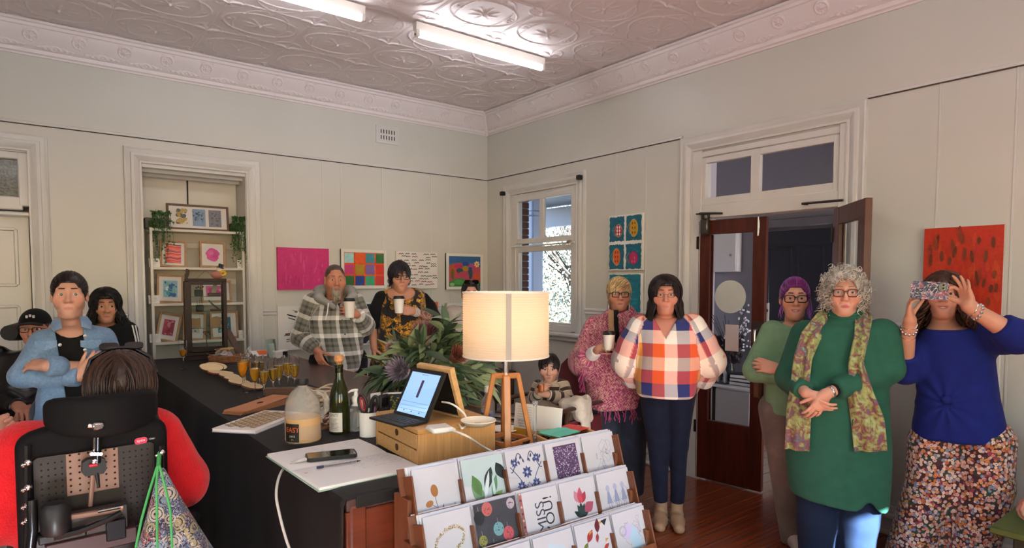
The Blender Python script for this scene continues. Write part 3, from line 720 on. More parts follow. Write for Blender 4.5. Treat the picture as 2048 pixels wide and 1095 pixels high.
g.box((.045,.0015,.05),(.04,.001,.10),col='#6a3a2a');g.box((.0,.0015,.012),(.06,.001,.03),col='#b5afa5');g.build('photo',PRG,t)
# --- bamboo drawer box with tablet, hub, dish
bx=thing('drawer_box','bamboo desk box with two drawers under the tablet','drawers',T_(837,936),-.06);BW,BD,BH=.305,.36,.128
G().box((BW/2,BD/2,BH-.008),(BW,BD,.016),bev=.002).build('top',BAMBX,bx);G().box((BW/2,.006,BH/2-.008),(BW,.012,BH-.016),bev=.001).build('side',BAMB,bx);G().box((BW/2,BD-.006,BH/2-.008),(BW,.012,BH-.016),bev=.001).build('side',BAMB,bx);G().box((BW-.004,BD/2,BH/2-.008),(.008,BD-.024,BH-.016)).build('back',BAMB,bx);G().box((BW/2,BD/2,.004),(BW-.02,BD-.024,.008)).build('base',BAMB,bx)
for k in range(2):
 z=.031+k*.053;d=G().box((.006,BD/2,z),(.012,BD-.03,.049),bev=.0015).build('drawer',BAMBX,bx)
 G().lathe([(.0,.0),(.012,0),(.0125,.0012)],20,M=frame_m((-.0006,BD*.47,z+.004),(0,-1,0),(0,0,1))).build('finger_hole',mat('hole_brown','#4a2f18',.8),d)
BT=TZ+BH
tb=thing('tablet','tablet in a black keyboard case showing a pale blue screen','tablet',T_(820,857,BT+.001),0)
a_=T_(752,832,BT);b_=T_(820,858,BT);bl=at_depth(790,826,2.3);
L0=Vector((T_(790,829,BT+.004)));L1=Vector((T_(852,845,BT+.004)));ux=(L1-L0).normalized();wdt=(L1-L0).length;upv=Vector((0,0,1));nv=ux.cross(upv).normalized()
tb.location=L0;tilt=math.radians(28);up2=(upv*math.cos(tilt)-nv*math.sin(tilt));hgt=.172
if nv.dot(CAMP-L0)<0:up2=(upv*math.cos(tilt)+nv*math.sin(tilt));nv=-nv
kb=[Vector((0,0,0))+nv*.004-ux*.006,ux*(wdt+.006)+nv*.004,ux*(wdt+.006)+nv*.105,nv*.105-ux*.006]
g=G();g.add([p for p in kb]+[p+Vector((0,0,.007))for p in kb],[(3,2,1,0),(4,5,6,7),(0,1,5,4),(1,2,6,5),(2,3,7,6),(3,0,4,7)]);g.build('keyboard',mat('soft_black','#1b1b1d',.6),tb)
kg=G();MK=frame_m(Vector((0,0,.0075))+nv*.055+ux*wdt/2,ux,-nv)
for r in range(4):
 for c in range(11):kg.box((-wdt*.42+c*wdt*.084,.032-r*.016,0),(wdt*.07,.012,.002),M=MK)
kg.build('keys',mat('key_grey','#2c2c2f',.5),tb)
MS=frame_m(up2*hgt/2+ux*wdt/2+Vector((0,0,.008)),ux,up2)
if(MS.to_3x3()@Vector((0,0,1))).dot(CAMP-L0)<0:MS=MS@Matrix.Rotation(PI,4,'Y')
G().prism(rrect(wdt+.012,hgt+.014,.010),.010,M=MS,z0=-.008).build('case',mat('soft_black',''),tb)
SCR=mat('screen_light','#ffffff',.15,vcol=True,coat=.3);nt=SCR.node_tree;b__=nt.nodes['Principled BSDF'];nt.links.new(nt.nodes['Attribute'].outputs['Color'],b__.inputs['Emission Color']);b__.inputs['Emission Strength'].default_value=.75
g=G();w2,h2=wdt*.45,hgt*.455;g.flat([(-w2,-h2),(w2,-h2),(w2,h2),(-w2,h2)],.0025,M=MS,col='#8fb6dd')
for i in range(3):g.flat([(-w2,-h2+i*.01),(w2,-h2+.02+i*.012),(w2,-h2+.05+i*.03),(-w2,-h2+.02+i*.03)],.0026+i*.0001,M=MS,col=('#9cc0e4','#93bbe2','#89b2da')[i])
g.flat(rrect(.014,.066,.003,cx=.0,cy=.018),.0032,M=MS,col='#3a2d4d')
for i in range(3):g.flat([(-w2*.9,-.035-i*.014),(w2*.9,-.033-i*.014),(w2*.9,-.034-i*.014),(-w2*.9,-.036-i*.014)],.0032,M=MS,col='#44618a')
put_text(g,'tap to start',.008,0,.072,.0032,col='#33496b',M=MS)
for i in(-1,0,1):g.flat(circ(.0028,10,i*.045,-.068),.0032,M=MS,col='#2b3d60')
g.build('screen',SCR,tb)
ea=thing('sign_board','wooden framed black sign board leaning behind the tablet','sign',at_plane(934,836,'z',BT),0)
e0=Vector(at_plane(932,836,'z',BT));dd=(at_depth(896,740,(e0-CAMP).dot(_f)-.02)-e0);pp=ux.copy();ea.location=e0
ME=frame_m(dd*.5-pp*.09,pp,dd)
g=G();hh=dd.length
G().box((0,0,0),(.17,hh-.02,.008),M=ME).build('panel',mat('chalk_black','#141416',.6),ea)
for sx in(-1,1):G().box((sx*.09,0,0),(.018,hh,.022),bev=.002,M=ME).build('frame_side',PINE,ea)
for sy in(-1,1):G().box((0,sy*hh/2,0),(.2,.018,.022),bev=.002,M=ME).build('frame_rail',PINE,ea)
hub=thing('charging_hub','white square card reader dock on the bamboo box','hub',T_(880,862,BT),-.2);G().box((0,0,.009),(.075,.075,.018),bev=.006).build('body',mat('white_plastic',''),hub);G().box((.03,-.03,.010),(.022,.02,.008),bev=.002).build('plug',WHITEP,hub)
ds=thing('ceramic_dish','shallow white ceramic dish with small black lettering at the edge of the bamboo box','dish',T_(957,850,BT),.2);G().lathe([(0,.003),(.035,0),(.05,.008),(.062,.018),(.060,.020),(.048,.012),(.034,.006),(0,.006)],32).build('dish',mat('cream_glaze','#dcd6c4',.3),ds)
g=G()
for i,w in enumerate(('be a','little','kinder')):put_text(g,w,.012,0,.016-i*.014,.0072,col='#20201e')
g.build('lettering',PRN,ds).rotation_euler.z=-.7
def cable(name,lab,pts,r,m=WHITEP,n=60):
 P0=[Vector(p)for p in pts];out=[]
 for i in range(len(P0)-1):
  a,b,c,d=P0[max(i-1,0)],P0[i],P0[i+1],P0[min(i+2,len(P0)-1)]
  for k in range(8):
   t=k/8;out.append(.5*((2*b)+(c-a)*t+(2*a-5*b+4*c-d)*t*t+(3*b-a-3*c+d)*t**3))
 out.append(P0[-1]);return tag(G().tube(out,r,8).build(name,m),lab,'cable')
cable('charging_cable','white cable from the tablet edge down to the ceramic dish',[at_depth(884,803,2.27),at_depth(905,808,2.24),at_depth(928,826,2.22),at_depth(934,845,2.20),T_(925,856,BT+.006),T_(918,848,BT+.005)],.0035)
cable('power_cable','white cable from the square dock running off to the lamp foot',[T_(905,860,BT+.012),T_(935,872,BT+.005),at_depth(962,890,2.17),at_depth(985,902,2.2),T_(1000,908,TZ+.006),T_(1030,900,TZ+.006)],.0035)
# --- table lamp
lc=T_(1012,893);lp_=thing('table_lamp','tripod table lamp with a ribbed white drum shade, switched on','lamp',lc,-.2);LW=mat('lamp_timber','#b87740',.4,var=.15,vscale=7,stretch=(6,6,1),coat=.2)
topz=.275;SR,SZ0,SZ1=.160,.345,.580
feet=[]
for k in range(4):
 a=-1.95+k*PI/2;fx,fy=.098*math.cos(a),.098*math.sin(a);tx,ty=.045*math.cos(a),.045*math.sin(a);feet.append((fx,fy))
 v=Vector((tx-fx,ty-fy,topz));M_=frame_m((fx,fy,0),(-math.sin(a),math.cos(a),0),v)@Matrix.Translation((0,v.length/2,0));G().box((0,0,0),(.026,v.length,.018),bev=.003,M=M_).build('leg',LW,lp_)
for k in range(4):
 a,b=Vector((*feet[k],.03))*.94,Vector((*feet[(k+1)%4],.03))*.94;M_=frame_m((a+b)/2,b-a,(0,0,1));G().box((0,0,0),((b-a).length-.01,.018,.012),bev=.002,M=M_).build('stretcher',LW,lp_)
for k in range(2):G().box((0,0,topz-.006),(.105,.022,.02),bev=.003,rz=-1.95+k*PI/2).build('cross_bar',LW,lp_)
G().cyl((0,0,topz),(0,0,SZ0+.07),.011,16).build('stem',mat('chrome','#d0d0d2',.12,1),lp_);G().lathe([(.018,SZ0+.05),(.019,SZ0+.10),(.012,SZ0+.11)],16).build('lamp_holder',WHITEP,lp_)
SH=mat('ribbed_shade','#d9d2c6',.8);nt=SH.node_tree;tl=nd(nt,'ShaderNodeBsdfTranslucent');tl.inputs[0].default_value=(*lin('#e8d9bf'),1);df=nd(nt,'ShaderNodeBsdfDiffuse');df.inputs[0].default_value=(*lin('#dfd8cc'),1)
mx=nd(nt,'ShaderNodeMixShader');mx.inputs[0].default_value=.42;nt.links.new(df.outputs[0],mx.inputs[1]);nt.links.new(tl.outputs[0],mx.inputs[2]);nt.links.new(mx.outputs[0],nt.nodes['Material Output'].inputs[0])
NR=27;prof=[]
for k in range(NR):
 z0=SZ0+(SZ1-SZ0)*k/NR;dz=(SZ1-SZ0)/NR;prof+=[(SR-.0022,z0),(SR+.0008,z0+dz*.35),(SR+.0008,z0+dz*.65)]
prof.append((SR-.0022,SZ1));vs=[];n=72
g=G();vv=[(r*math.cos(2*PI*j/n),r*math.sin(2*PI*j/n),z)for r,z in prof for j in range(n)]
g.add(vv,[(i*n+j,i*n+(j+1)%n,(i+1)*n+(j+1)%n,(i+1)*n+j)for i in range(len(prof)-1)for j in range(n)]);sh=g.build('shade',SH,lp_,sharp=0)
va=math.atan2(CAMP.y-lc.y,CAMP.x-lc.x)+.2
g=G();vv=[((SR+.0015)*math.cos(va+.06+.12*(j/6-.5)),(SR+.0015)*math.sin(va+.06+.12*(j/6-.5)),z)for z in(SZ0,SZ1)for j in range(7)];g.add(vv,[(j,j+1,8+j,7+j)for j in range(6)]);g.build('seam_strip',mat('shade_seam','#a8a19a',.8),sh)
for z in(SZ0,SZ1):G().tube([(SR*math.cos(a),SR*math.sin(a),z)for a in np.linspace(0,2*PI,49)[:-1]],.003,6,closed=True).build('rim',WHITEC_ if 0 else WHITEP,sh)
g=G()
for k in range(3):g.cyl((0,0,SZ0+.075),(SR*.96*math.cos(k*2.1),SR*.96*math.sin(k*2.1),SZ0+.012),.002,6)
g.build('spider',STEEL,lp_)
G().ball((0,0,SZ0+.135),(.028,.028,.034),16,10).build('bulb',mat('lamp_bulb','#fff0d8',.4,emit=LAMP_POWER*10,emitcol='#ffc98a'),lp_)
# --- notebook, phone, pen, cable
nb=[T_(545,897,TZ+.012),T_(738,873,TZ+.012),T_(817,938,TZ+.012),T_(632,990,TZ+.012)]
nx_=((nb[2]-nb[3]).normalized()+(nb[1]-nb[0]).normalized()).normalized();no=(nb[0]+nb[1]+nb[2]+nb[3])/4;no.z=TZ
NBK=thing('notebook','open ruled notebook with handwriting lying on the near corner of the counter','notebook',no,math.atan2(nx_.y,nx_.x));NW,NH=.345,.235
G().box((0,0,.002),(NW+.01,2*NH+.012,.004),bev=.0015).build('cover',mat('mint_cover','#8aa79a',.5),NBK)
for sy in(-1,1):
 vs=[];n=16
 for i in range(n+1):
  t=i/n;z=.004+.007*math.sin(PI*min(1,t*1.9)*.5)*(1-.35*t)+.0035
  y=sy*(.001+NH*t);vs+=[(-NW/2,y,z),(NW/2,y,z)]
 fs=[(2*i,2*i+1,2*i+3,2*i+2)for i in range(n)];m=len(vs);vs+=[(x,y,.004)for x,y,z in vs];fs+=[(2*i+2+m,2*i+3+m,2*i+1+m,2*i+m)for i in range(n)]
 for i in range(n):fs+=[(2*i,2*i+2,2*i+2+m,2*i+m),(2*i+1,2*i+1+m,2*i+3+m,2*i+3)]
 fs+=[(2*n,2*n+1,2*n+1+m,2*n+m)]
 pg=G().add(vs,fs).build('page_block',PAPER,NBK)
 zf=lambda yy:.004+.007*math.sin(PI*min(1,abs(yy)/NH*1.9)*.5)*(1-.35*abs(yy)/NH)+.0035+.0006
 g=G();rr=random.Random(11+sy)
 for k in range(20):
  y=sy*.012+sy*k*.0108
  g.add([(-NW/2+.01,y,zf(y)),(NW/2-.01,y,zf(y)),(NW/2-.01,y+.0006,zf(y)),(-NW/2+.01,y+.0006,zf(y))],[(0,1,2,3)],col='#b9bfd2')
 def scribble(x0,y0,ln,c='#3a3d52',s=.0032):
  x=x0;px,py=x0,y0
  while x<x0+ln:
   x+=rr.uniform(.0015,.0035);ny=y0+rr.uniform(-s,s)
   if rr.random()<.15:x+=.006;px,py=x,ny;continue
   dx,dy=x-px,ny-py;l=math.hypot(dx,dy)+1e-6;ox,oy=-dy/l*.0004,dx/l*.0004
   g.add([(px-ox,py-oy,zf(py)+.0004),(x-ox,ny-oy,zf(ny)+.0004),(x+ox,ny+oy,zf(ny)+.0004),(px+ox,py+oy,zf(py)+.0004)],[(0,1,2,3)],col=c);px,py=x,ny
 if sy<0:
  for k in range(6):
   for c in range(3):scribble(.0+c*.055,-.03-k*.0216,.04)
 else:
  for k in range(4):scribble(-.03,.20-k*.02,.03);scribble(.10,.21-k*.02,.035)
 for q in((-NW/2+.022,sy*.06 if sy>0 else-.075),):g.add([(q[0]+.006*math.cos(a),q[1]+.006*math.sin(a)*(1 if i%2 else .4),zf(q[1])+.0005)for i,a in enumerate(np.linspace(0,2*PI,11)[:-1])],[list(range(10))],col='#c98a7a')
 g.build('writing',PRN,pg)
pa,pb=T_(612,916,TZ+.016),T_(717,905,TZ+.016);pv=(pb-pa).normalized()
ph=thing('phone','black phone charging face up on the open notebook','phone',T_(663,913,TZ+.0125),math.atan2(pv.y,pv.x));G().prism(rrect(.168,.082,.014),.011).build('case',mat('black_plastic',''),ph);G().prism(rrect(.158,.072,.010),.0008,z0=.0108).build('screen',mat('phone_screen',''),ph)
q0,q1=T_(634,937,TZ+.014),T_(722,923,TZ+.014);qv=q1-q0
pe=thing('pen','clear ballpoint pen lying in the gutter of the open notebook','pen',q0,math.atan2(qv.y,qv.x));ql=qv.length
G().cyl((0,0,.004),(ql*.9,0,.004),.0038,8).build('barrel',mat('clear_plastic',''),pe);G().cyl((.004,0,.004),(ql*.88,0,.004),.0016,6).build('ink_tube',mat('ink_blue','#23264a',.4),pe);G().cyl((0,0,.004),(.022,0,.004),.0043,8).build('cap',mat('ink_blue',''),pe);G().cyl((ql*.9,0,.004),(ql,0,.004),.0035,8,r2=.0008).build('tip',mat('black_plastic',''),pe)
cable('phone_cable','grey charging cable hanging from the phone over the counter edge',[T_(611,919,TZ+.02),T_(596,922,TZ+.02),at_depth(572,932,2.12),at_depth(558,955,2.05),at_depth(553,990,2.0),at_depth(560,1030,1.98),at_depth(572,1075,1.98),at_depth(588,1120,1.98),at_depth(610,1180,2.0)],.0045,mat('grey_cable','#b7b3ad',.5))
G().cyl(T_(612,918,TZ+.02),T_(600,921,TZ+.02),.006,8).build('cable_plug',WHITEP,ph);bpy.data.objects['cable_plug'].matrix_parent_inverse=(Matrix.Translation(ph.location)@rotz(ph.rotation_euler.z)).inverted()
# ------ more things on the counter
MAHOG=mat('dark_mahogany','#230e0a',.4,var=.2,vscale=6,stretch=(8,8,1),spec=.25)
ca,cb=T_(374,722),T_(457,717.5);cv=(cb-ca).normalized();CWD=(cb-ca).length;CDP=.20;CHT=.60
cc=(ca+cb)/2;dc=thing('display_cabinet','small dark timber and glass jewellery cabinet on the black cloth','cabinet',cc,math.atan2(cv.y,cv.x))
G().box((0,CDP/2,.02),(CWD+.02,CDP+.02,.04),bev=.006).build('base',MAHOG,dc);G().box((0,CDP/2,.05),(CWD-.01,CDP-.01,.03),bev=.004).build('plinth',MAHOG,dc);G().box((0,CDP/2,CHT+.03),(CWD,CDP,.022),bev=.004).build('top',MAHOG,dc)
for sx in(-1,1):
 for y in(.012,CDP-.012):G().box((sx*(CWD/2-.016),y,CHT/2+.05),(.028 if sx>0 else .05,.022,CHT-.06),bev=.003).build('post',MAHOG,dc)
G().box((.0,.01,CHT+.008),(CWD-.06,.016,.03),bev=.003).build('door_rail',MAHOG,dc);G().box((0,.01,.085),(CWD-.06,.016,.04),bev=.003).build('door_rail',MAHOG,dc)
CG=mat('thin_glass','#f4fffb',0,trans=1,ior=1.03)
G().box((0.01,.010,CHT/2+.06),(CWD-.085,.003,CHT-.12)).build('door_glass',CG,dc);G().box((CWD/2-.01,CDP/2,CHT/2+.06),(.003,CDP-.05,CHT-.1)).build('side_glass',CG,dc);G().box((-CWD/2+.01,CDP/2,CHT/2+.06),(.003,CDP-.05,CHT-.1)).build('side_glass',CG,dc)
for z in(.25,.38,.50):G().box((0,CDP/2,z),(CWD-.05,CDP-.03,.005)).build('glass_shelf',mat('shelf_glass','#cfe4dc',.02,trans=.9,ior=1.2),dc)
g=G();g.prism([(0,0),(.02,0),(.03,.03),(.034,.055),(.026,.075),(.012,.078),(.004,.066),(.008,.05),(.0,.03)],.02,M=frame_m((-CWD/2+.0,.02,CHT+.04),(1,0,0),(0,0,1)));g.build('scroll_crest',MAHOG,dc)
g=G();g.tube([(-.06,.06,CHT+.044),(.0,.06,CHT+.105),(.06,.06,CHT+.05)],.0018,6);g.build('wire_hanger',mat('copper_wire','#8a6a4a',.4,.7),dc)
def in_cab(name,lab,cat,x,y,z):return thing(name,lab,cat,Matrix.Translation(cc)@rotz(dc.rotation_euler.z)@Vector((x,y,z)),dc.rotation_euler.z)
DKB=mat('black_block','#17110f',.5);KR=mat('kraft_card','#a9805c',.8)
t=in_cab('earring_stand','black block holding small dark earrings on the top cabinet shelf','jewellery',-.05,.10,.503);G().box((0,0,.025),(.06,.05,.05),bev=.004).build('block',DKB,t);g=G();[g.ball((-.015+.015*k,0,.065+.008*(k%2)),.007,8,6)for k in range(4)];g.build('beads',mat('rust_beads','#5a2a20',.5),t)
t=in_cab('earring_card','slanted timber earring holder beside the black block on the top shelf','jewellery',.06,.11,.503);G().box((0,0,.012),(.09,.05,.024),bev=.003).build('base',mat('dark_walnut','#4a3026',.5),t);G().prism([(-.02,0),(.015,0),(.03,.09),(0,.09)],.006,M=frame_m((0,0,.02),(1,0,0),(0,.25,1))).build('board',mat('grey_oak','#9a8f7c',.6),t)
t=in_cab('earring_stand','black cube with wire earrings on the middle cabinet shelf','jewellery',-.045,.10,.383);G().box((0,0,.024),(.055,.05,.048),bev=.004).build('block',DKB,t);g=G();[g.tube([(x,0,.048),(x*1.4,0,.085)],.0012,5)or g.ball((x*1.4,0,.088),.006,8,6)for x in(-.015,0,.016)];g.build('wire_beads',DKB,t)
t=in_cab('bracelet_bar','silver bar bracelet leaning on a brown rest on the middle shelf','jewellery',.05,.11,.383);G().box((.02,0,.008),(.08,.04,.016),bev=.003).build('rest',mat('brown_rest','#6a4a3c',.6),t);G().tube([(-.03,0,.085),(.0,0,.05),(.045,0,.014)],.006,8).build('bar',STEEL,t)
t=in_cab('jewellery_tree','slim timber jewellery tree on the cabinet floor','jewellery',.0,.10,.066);g=G();g.cyl((0,0,0),(0,0,.17),.003,8);g.box((0,0,.15),(.05,.008,.012));g.lathe([(0,0),(.03,0),(.03,.006),(0,.008)],16);g.build('stand',mat('walnut_rod','#7a5138',.5),t);g=G();[g.ball((-.022+.011*k,-.004,.145-.012*(k%3)),.006,8,6)for k in range(5)];g.build('hanging_beads',mat('rust_beads',''),t)
for i,(x,c)in enumerate(((-.075,'#9a6a44'),(.075,'#8a5f40'))):
 t=in_cab('kraft_gift_card','brown kraft earring card standing at the %s of the cabinet floor shelf'%('door-hinge side','window side')[i],'card',x,.13,.253);G().prism([(-.035,0),(.035,0),(.035,.075),(.0,.085 if i else .07),(-.035,.075)],.002,M=frame_m((0,0,0),(1,0,0),(0,.2,1))).build('card',mat('kraft_card',''),t)
t=in_cab('fabric_bird','fabric ornament with a dark top hat and yellow flower on top of the cabinet','ornament',.085,.06,CHT+.042)
G().ball((0,0,.03),(.048,.035,.032),16,10).build('body',mat('pink_felt','#a9746a',.9,bump=.3),t);G().ball((.015,0,.068),(.024,.024,.022),14,10).build('head',mat('cream_felt','#cfc4b0',.9),t)
g=G();g.lathe([(0,0),(.028,0),(.028,.004),(.018,.006),(.019,.032),(0,.033)],18,M=Matrix.Translation((.022,0,.085))@Matrix.Rotation(.3,4,'Y'));g.build('hat',mat('charcoal_felt','#2b2f3a',.9),t)
g=G()
for k in range(7):g.ball((.04+.018*math.cos(k*.9),-.022,.042+.016*math.sin(k*.9)),(.010,.006,.010),8,6)
g.build('flower',mat('yellow_felt','#d8b02c',.8),t)
bp=(T_(415,727)+T_(468,725))/2+Vector((.04,.05,0));bk=thing('tag_basket','low woven timber basket filled with swing tags and twine','basket',bp,-.35);WICK=mat('wicker','#8a5c38',.7,bump=.6,bscale=120,var=.3,vscale=40)
for k in range(5):
 w=1+k*.02;G().tube([(x*w,y*w,.006+k*.0105)for x,y in rrect(.20,.13,.02,4)],.006,6,closed=True).build('weave',WICK,bk)
G().box((0,0,.004),(.19,.12,.008)).build('base',WICK,bk)
rr=random.Random(2)
for k in range(11):
 t=thing('swing_tag','printed paper swing tag heaped in the woven basket','tag',bp+Vector((rr.uniform(-.05,.05),rr.uniform(-.03,.03),.035+k*.0045)),rr.uniform(0,6),'swing tags in the basket');t.rotation_euler=(rr.uniform(-.5,.5),rr.uniform(-.6,.6),rr.uniform(0,6))
 G().prism([(-.045,-.02),(.035,-.02),(.05,-.008),(.05,.008),(.035,.02),(-.045,.02)],.0015).build('tag',mat('tag_paper%d'%(k%3),('#d6d0c8','#b9a1a8','#c9c4be')[k%3],.7),t);G().tube([(.045,0,.001),(.07,rr.uniform(-.02,.02),.012),(.085,rr.uniform(-.03,.03),rr.uniform(-.005,.02))],.0016,5).build('string',mat('twine','#b79a62',.9),t)
t=thing('twine_coil','loose straw-coloured twine coil on top of the tag basket','twine',bp+Vector((.02,.0,.102)),.2);pts=[(.05*(1+.1*math.sin(3*a))*math.cos(a),.028*math.sin(a),.004*math.sin(2.3*a))for a in np.linspace(0,26,160)];G().tube(pts,.0028,5).build('coil',mat('twine',''),t)
a_,b_=T_(488,711),T_(463,668);f0=T_(484,713);fr_=thing('photo_frame','dark timber picture frame seen edge-on, leaning behind the basket','photo frame',f0,.35);fr_.rotation_euler=(-.48,0,1.05);G().box((0,0,.125),(.15,.016,.25),bev=.003).build('frame',mat('weathered_timber','#5a4436',.6,var=.2,stretch=(1,1,8)),fr_);G().box((0,.009,.125),(.12,.003,.22)).build('picture',PAPER,fr_);G().box((0,.05,.1),(.04,.1,.006),bev=.002).build('strut',mat('weathered_timber',''),fr_)
o_=T_(525,712);t=thing('price_card','white folded card with an orange panel on the counter','card',o_,.2);t.rotation_euler=(-.9,0,.3);G().box((0,0,.035),(.15,.004,.07),bev=.001).build('card',PAPER,t);G().box((.02,-.003,.038),(.085,.002,.05)).build('orange_panel',mat('orange_ink','#d8622a',.6),t)
t=thing('leaflet_holder','tilted clear acrylic leaflet holder near the far counter edge','holder',T_(545,715),.3);t.rotation_euler=(0,-.12,.3);G().box((0,0,.075),(.06,.05,.15),bev=.002).build('holder',mat('shelf_glass',''),t);G().box((0,0,.06),(.04,.02,.11)).build('leaflets',PAPER,t)
for i,(q,c,lab)in enumerate((((556,716),'#d0cdc8','small white box at the far counter edge'),((566,714),'#1c1c1e','small black and white box at the far counter edge'))):
 t=thing('small_box',lab,'box',T_(*q),.2);G().box((0,0,.025),(.06,.05,.05),bev=.003).build('box',mat('small_box_%d'%i,c,.5),t);G().box((0,0,.053),(.062,.052,.012),bev=.003).build('lid',mat('white_paper',''),t)
t=thing('wire_ornament','white twisted wire ornament standing behind the orange flute','ornament',T_(497,716),.4);g=G();g.tube([(.016*math.cos(a),.004*math.sin(2*a),.05+.035*math.sin(a))for a in np.linspace(0,2*PI,21)[:-1]],.0025,6,closed=True);g.tube([(.012+.010*math.cos(a),0,.07+.02*math.sin(a))for a in np.linspace(0,2*PI,21)[:-1]],.0022,6,closed=True);g.cyl((0,0,0),(0,0,.02),.003);g.lathe([(0,0),(.02,0),(.02,.004),(0,.005)],14);g.build('wire',WHITEP,t)
WS=mat('sliced_wood','#d3bd92',.55,var=.12,vscale=5);BARK=mat('bark_edge','#5a3524',.8,bump=.6,bscale=70)
sl=[((423,735),.55,-.5,.05,'upright wooden slice at the far end of the row'),((431,733),.6,-.2,.05,'second wooden slice, leaning against the first'),((441,745),.18,.1,.0,'broad pale wooden slice with a red rim, third in the row'),((458,751),.35,.3,.0,'long dark-edged wooden slice, fourth in the row'),((470,757),.3,.2,.0,'pale wooden slice, fifth in the row, above the black gap'),((479,764),.35,.25,.0,'sixth wooden slice behind the orange flute stems'),((505,772),.38,.3,.0,'nearest wooden slice, seen between the flute stems')]
for i,(q,tl,rz_,dz,lab)in enumerate(sl):
 t=thing('wooden_slice',lab,'plate',T_(*q,TZ+.03+dz*.4),rz_,'oval wooden slices in a row');t.rotation_euler=(tl*.9,.15,rz_+.2);rx,ry=(.075,.045)if i not in(2,)else(.088,.05)
 poly=[(rx*(1+.03*math.sin(3*a+i))*math.cos(a),ry*(1+.04*math.sin(2*a+i))*math.sin(a))for a in np.linspace(0,2*PI,33)[:-1]]
 G().prism(poly,.008,z0=-.004).build('bark',mat('red_rim','#8a2f22',.6)if i==2 else BARK,t);G().prism([(x*.95,y*.94)for x,y in poly],.0012,z0=.0036).build('face',WS,t)
t=thing('wooden_block','small dark timber block behind the rear flutes','block',T_(560,790),-.5);G().box((0,0,.02),(.16,.06,.04),bev=.003).build('block',mat('block_timber','#5f4028',.5,var=.2,stretch=(1,8,8)),t);G().box((0,0,.0405),(.03,.03,.002)).build('inlay',mat('weathered_timber',''),t)
k0,k1,k2=T_(462,828),T_(566,797),T_(492,841);ku=(k1-k0).normalized();KRA=mat('kraft_envelope','#b57d58',.8,var=.04)
for i in range(7):
 t=thing('kraft_tag','kraft card tag fanned out under the topmost one' if i<6 else 'topmost kraft card tag with a dark oval printed on it','card',k0+ku*.17+Vector((.015-.0*i,-.045,.003+i*.004)),math.atan2(ku.y,ku.x)-.13+i*.022,'kraft tags fanned on the cloth' if i<6 else None)
 G().box((.0,0,0),(.36,.115,.0025)).build('card',KRA,t)
 if i==6:G().prism(circ(.022,24,-.0,.0,.012),.0004,z0=.0013).build('printed_oval',mat('umber_ink','#3a2418',.7),t);t.rotation_euler.y=-.03
b0,b1,b2=T_(470,848),T_(507,867),T_(580,838);bu=(b2-b1).normalized();t=thing('patterned_book','white spiral book with a gold scale pattern under the kraft tags','book',(b0+b2)/2+Vector((0,0,0))-Vector((.02,.035,0)),math.atan2(bu.y,bu.x));BWD,BDP=(b2-b1).length+.1,.20
t.location.z=TZ+.002
G().box((0,0,.002),(BWD,BDP,.004),bev=.001).build('back_cover',mat('pale_blue_card','#9aa3b8',.5),t);G().box((0,0,.0085),(BWD-.004,BDP-.004,.009)).build('page_block',PAPER,t);cv_=G().box((0,0,.0145),(BWD,BDP,.003),bev=.001).build('front_cover',PAPER,t)
g=G()
for r in range(6):
 for c in range(9):
  x,y=-BWD*.36+c*BWD*.09+(r%2)*BWD*.045,-.07+r*.026
  if abs(x)<BWD*.43:g.flat([(x+BWD*.043*math.cos(a),y+.028*math.sin(a))for a in np.linspace(0,PI,12)],.0165+r*-.00001+.0001*(6-r),col='#2f2418');g.flat([(x+BWD*.037*math.cos(a),y+.0012+.024*math.sin(a))for a in np.linspace(0,PI,12)],.0168+.0001*(6-r),col='#b8a070')
g.build('scale_print',PRN,cv_)
bq=T_(648,822);t=thing('tied_bundle','bundle of cream paper loops stacked between the jug and the bottle','bundle',bq,.5)
for k in range(16):
 h=.012+k*.0068;G().tube([(.085*math.cos(a)+.012*math.sin(k*2.1),.045*math.sin(a)+.01*math.sin(k),h+.012*math.sin(a*2+k))for a in np.linspace(0,2*PI,21)[:-1]],.003,5,closed=True).build('paper_loop',mat('cream_strip%d'%(k%2),('#d2c2a4','#a9866a')[k%2],.8),t)
t2=thing('jar_tray','shallow tray of small wrapped sweets between the jug and the bottle','tray',T_(655,852),.3);G().box((0,0,.008),(.14,.11,.016),bev=.003).build('tray',mat('walnut_rod',''),t2);rr=random.Random(6);g=G();[g.ball((rr.uniform(-.06,.06),rr.uniform(-.045,.045),rr.uniform(.02,.04)),(.016,.011,.009),8,6,col=rr.choice(['#8a3a3a','#c9b7a6','#6a4438','#d8d2c8']))for _ in range(60)];g.build('sweets',PRG,t2,kind='stuff')
# --- right-hand end of the counter: sign, tray, cards, acrylic rod, papers
s0,s1=T_(1032,866),T_(1116,880);su=(s1-s0).normalized();t=thing('counter_sign','white sign board with a yellow band and small black lettering, seen from behind the lamp','sign',(s0+s1)/2,math.atan2(su.y,su.x));SW,SHt=(s1-s0).length*1.12,.125
t.rotation_euler=(-.12,0,math.atan2(su.y,su.x));G().box((0,0,SHt/2),(SW,.004,SHt),bev=.001).build('board',mat('white_paper',''),t);g=G();ms=frame_m((0,-.0026,0),(1,0,0),(0,0,1));g.box((0,SHt*.10,0),(SW-.002,SHt*.2,.001),col='#c99a2e')
for k,w in enumerate(('our hours','open to 5','visit us')):put_text(g,w,.010,-SW*.32,SHt*.46-k*.011,.0012,col='#222222')
put_text(g,'gallery@mail.com',.011,.0,SHt*.10,.0012,col='#5a4418')
for k in range(7):g.box((-SW*.28,SHt*.9-k*.010,.0006),(SW*.3,.002,.0006),col='#b9b4ae')
g.build('sign_print',PRN,t).matrix_local=ms
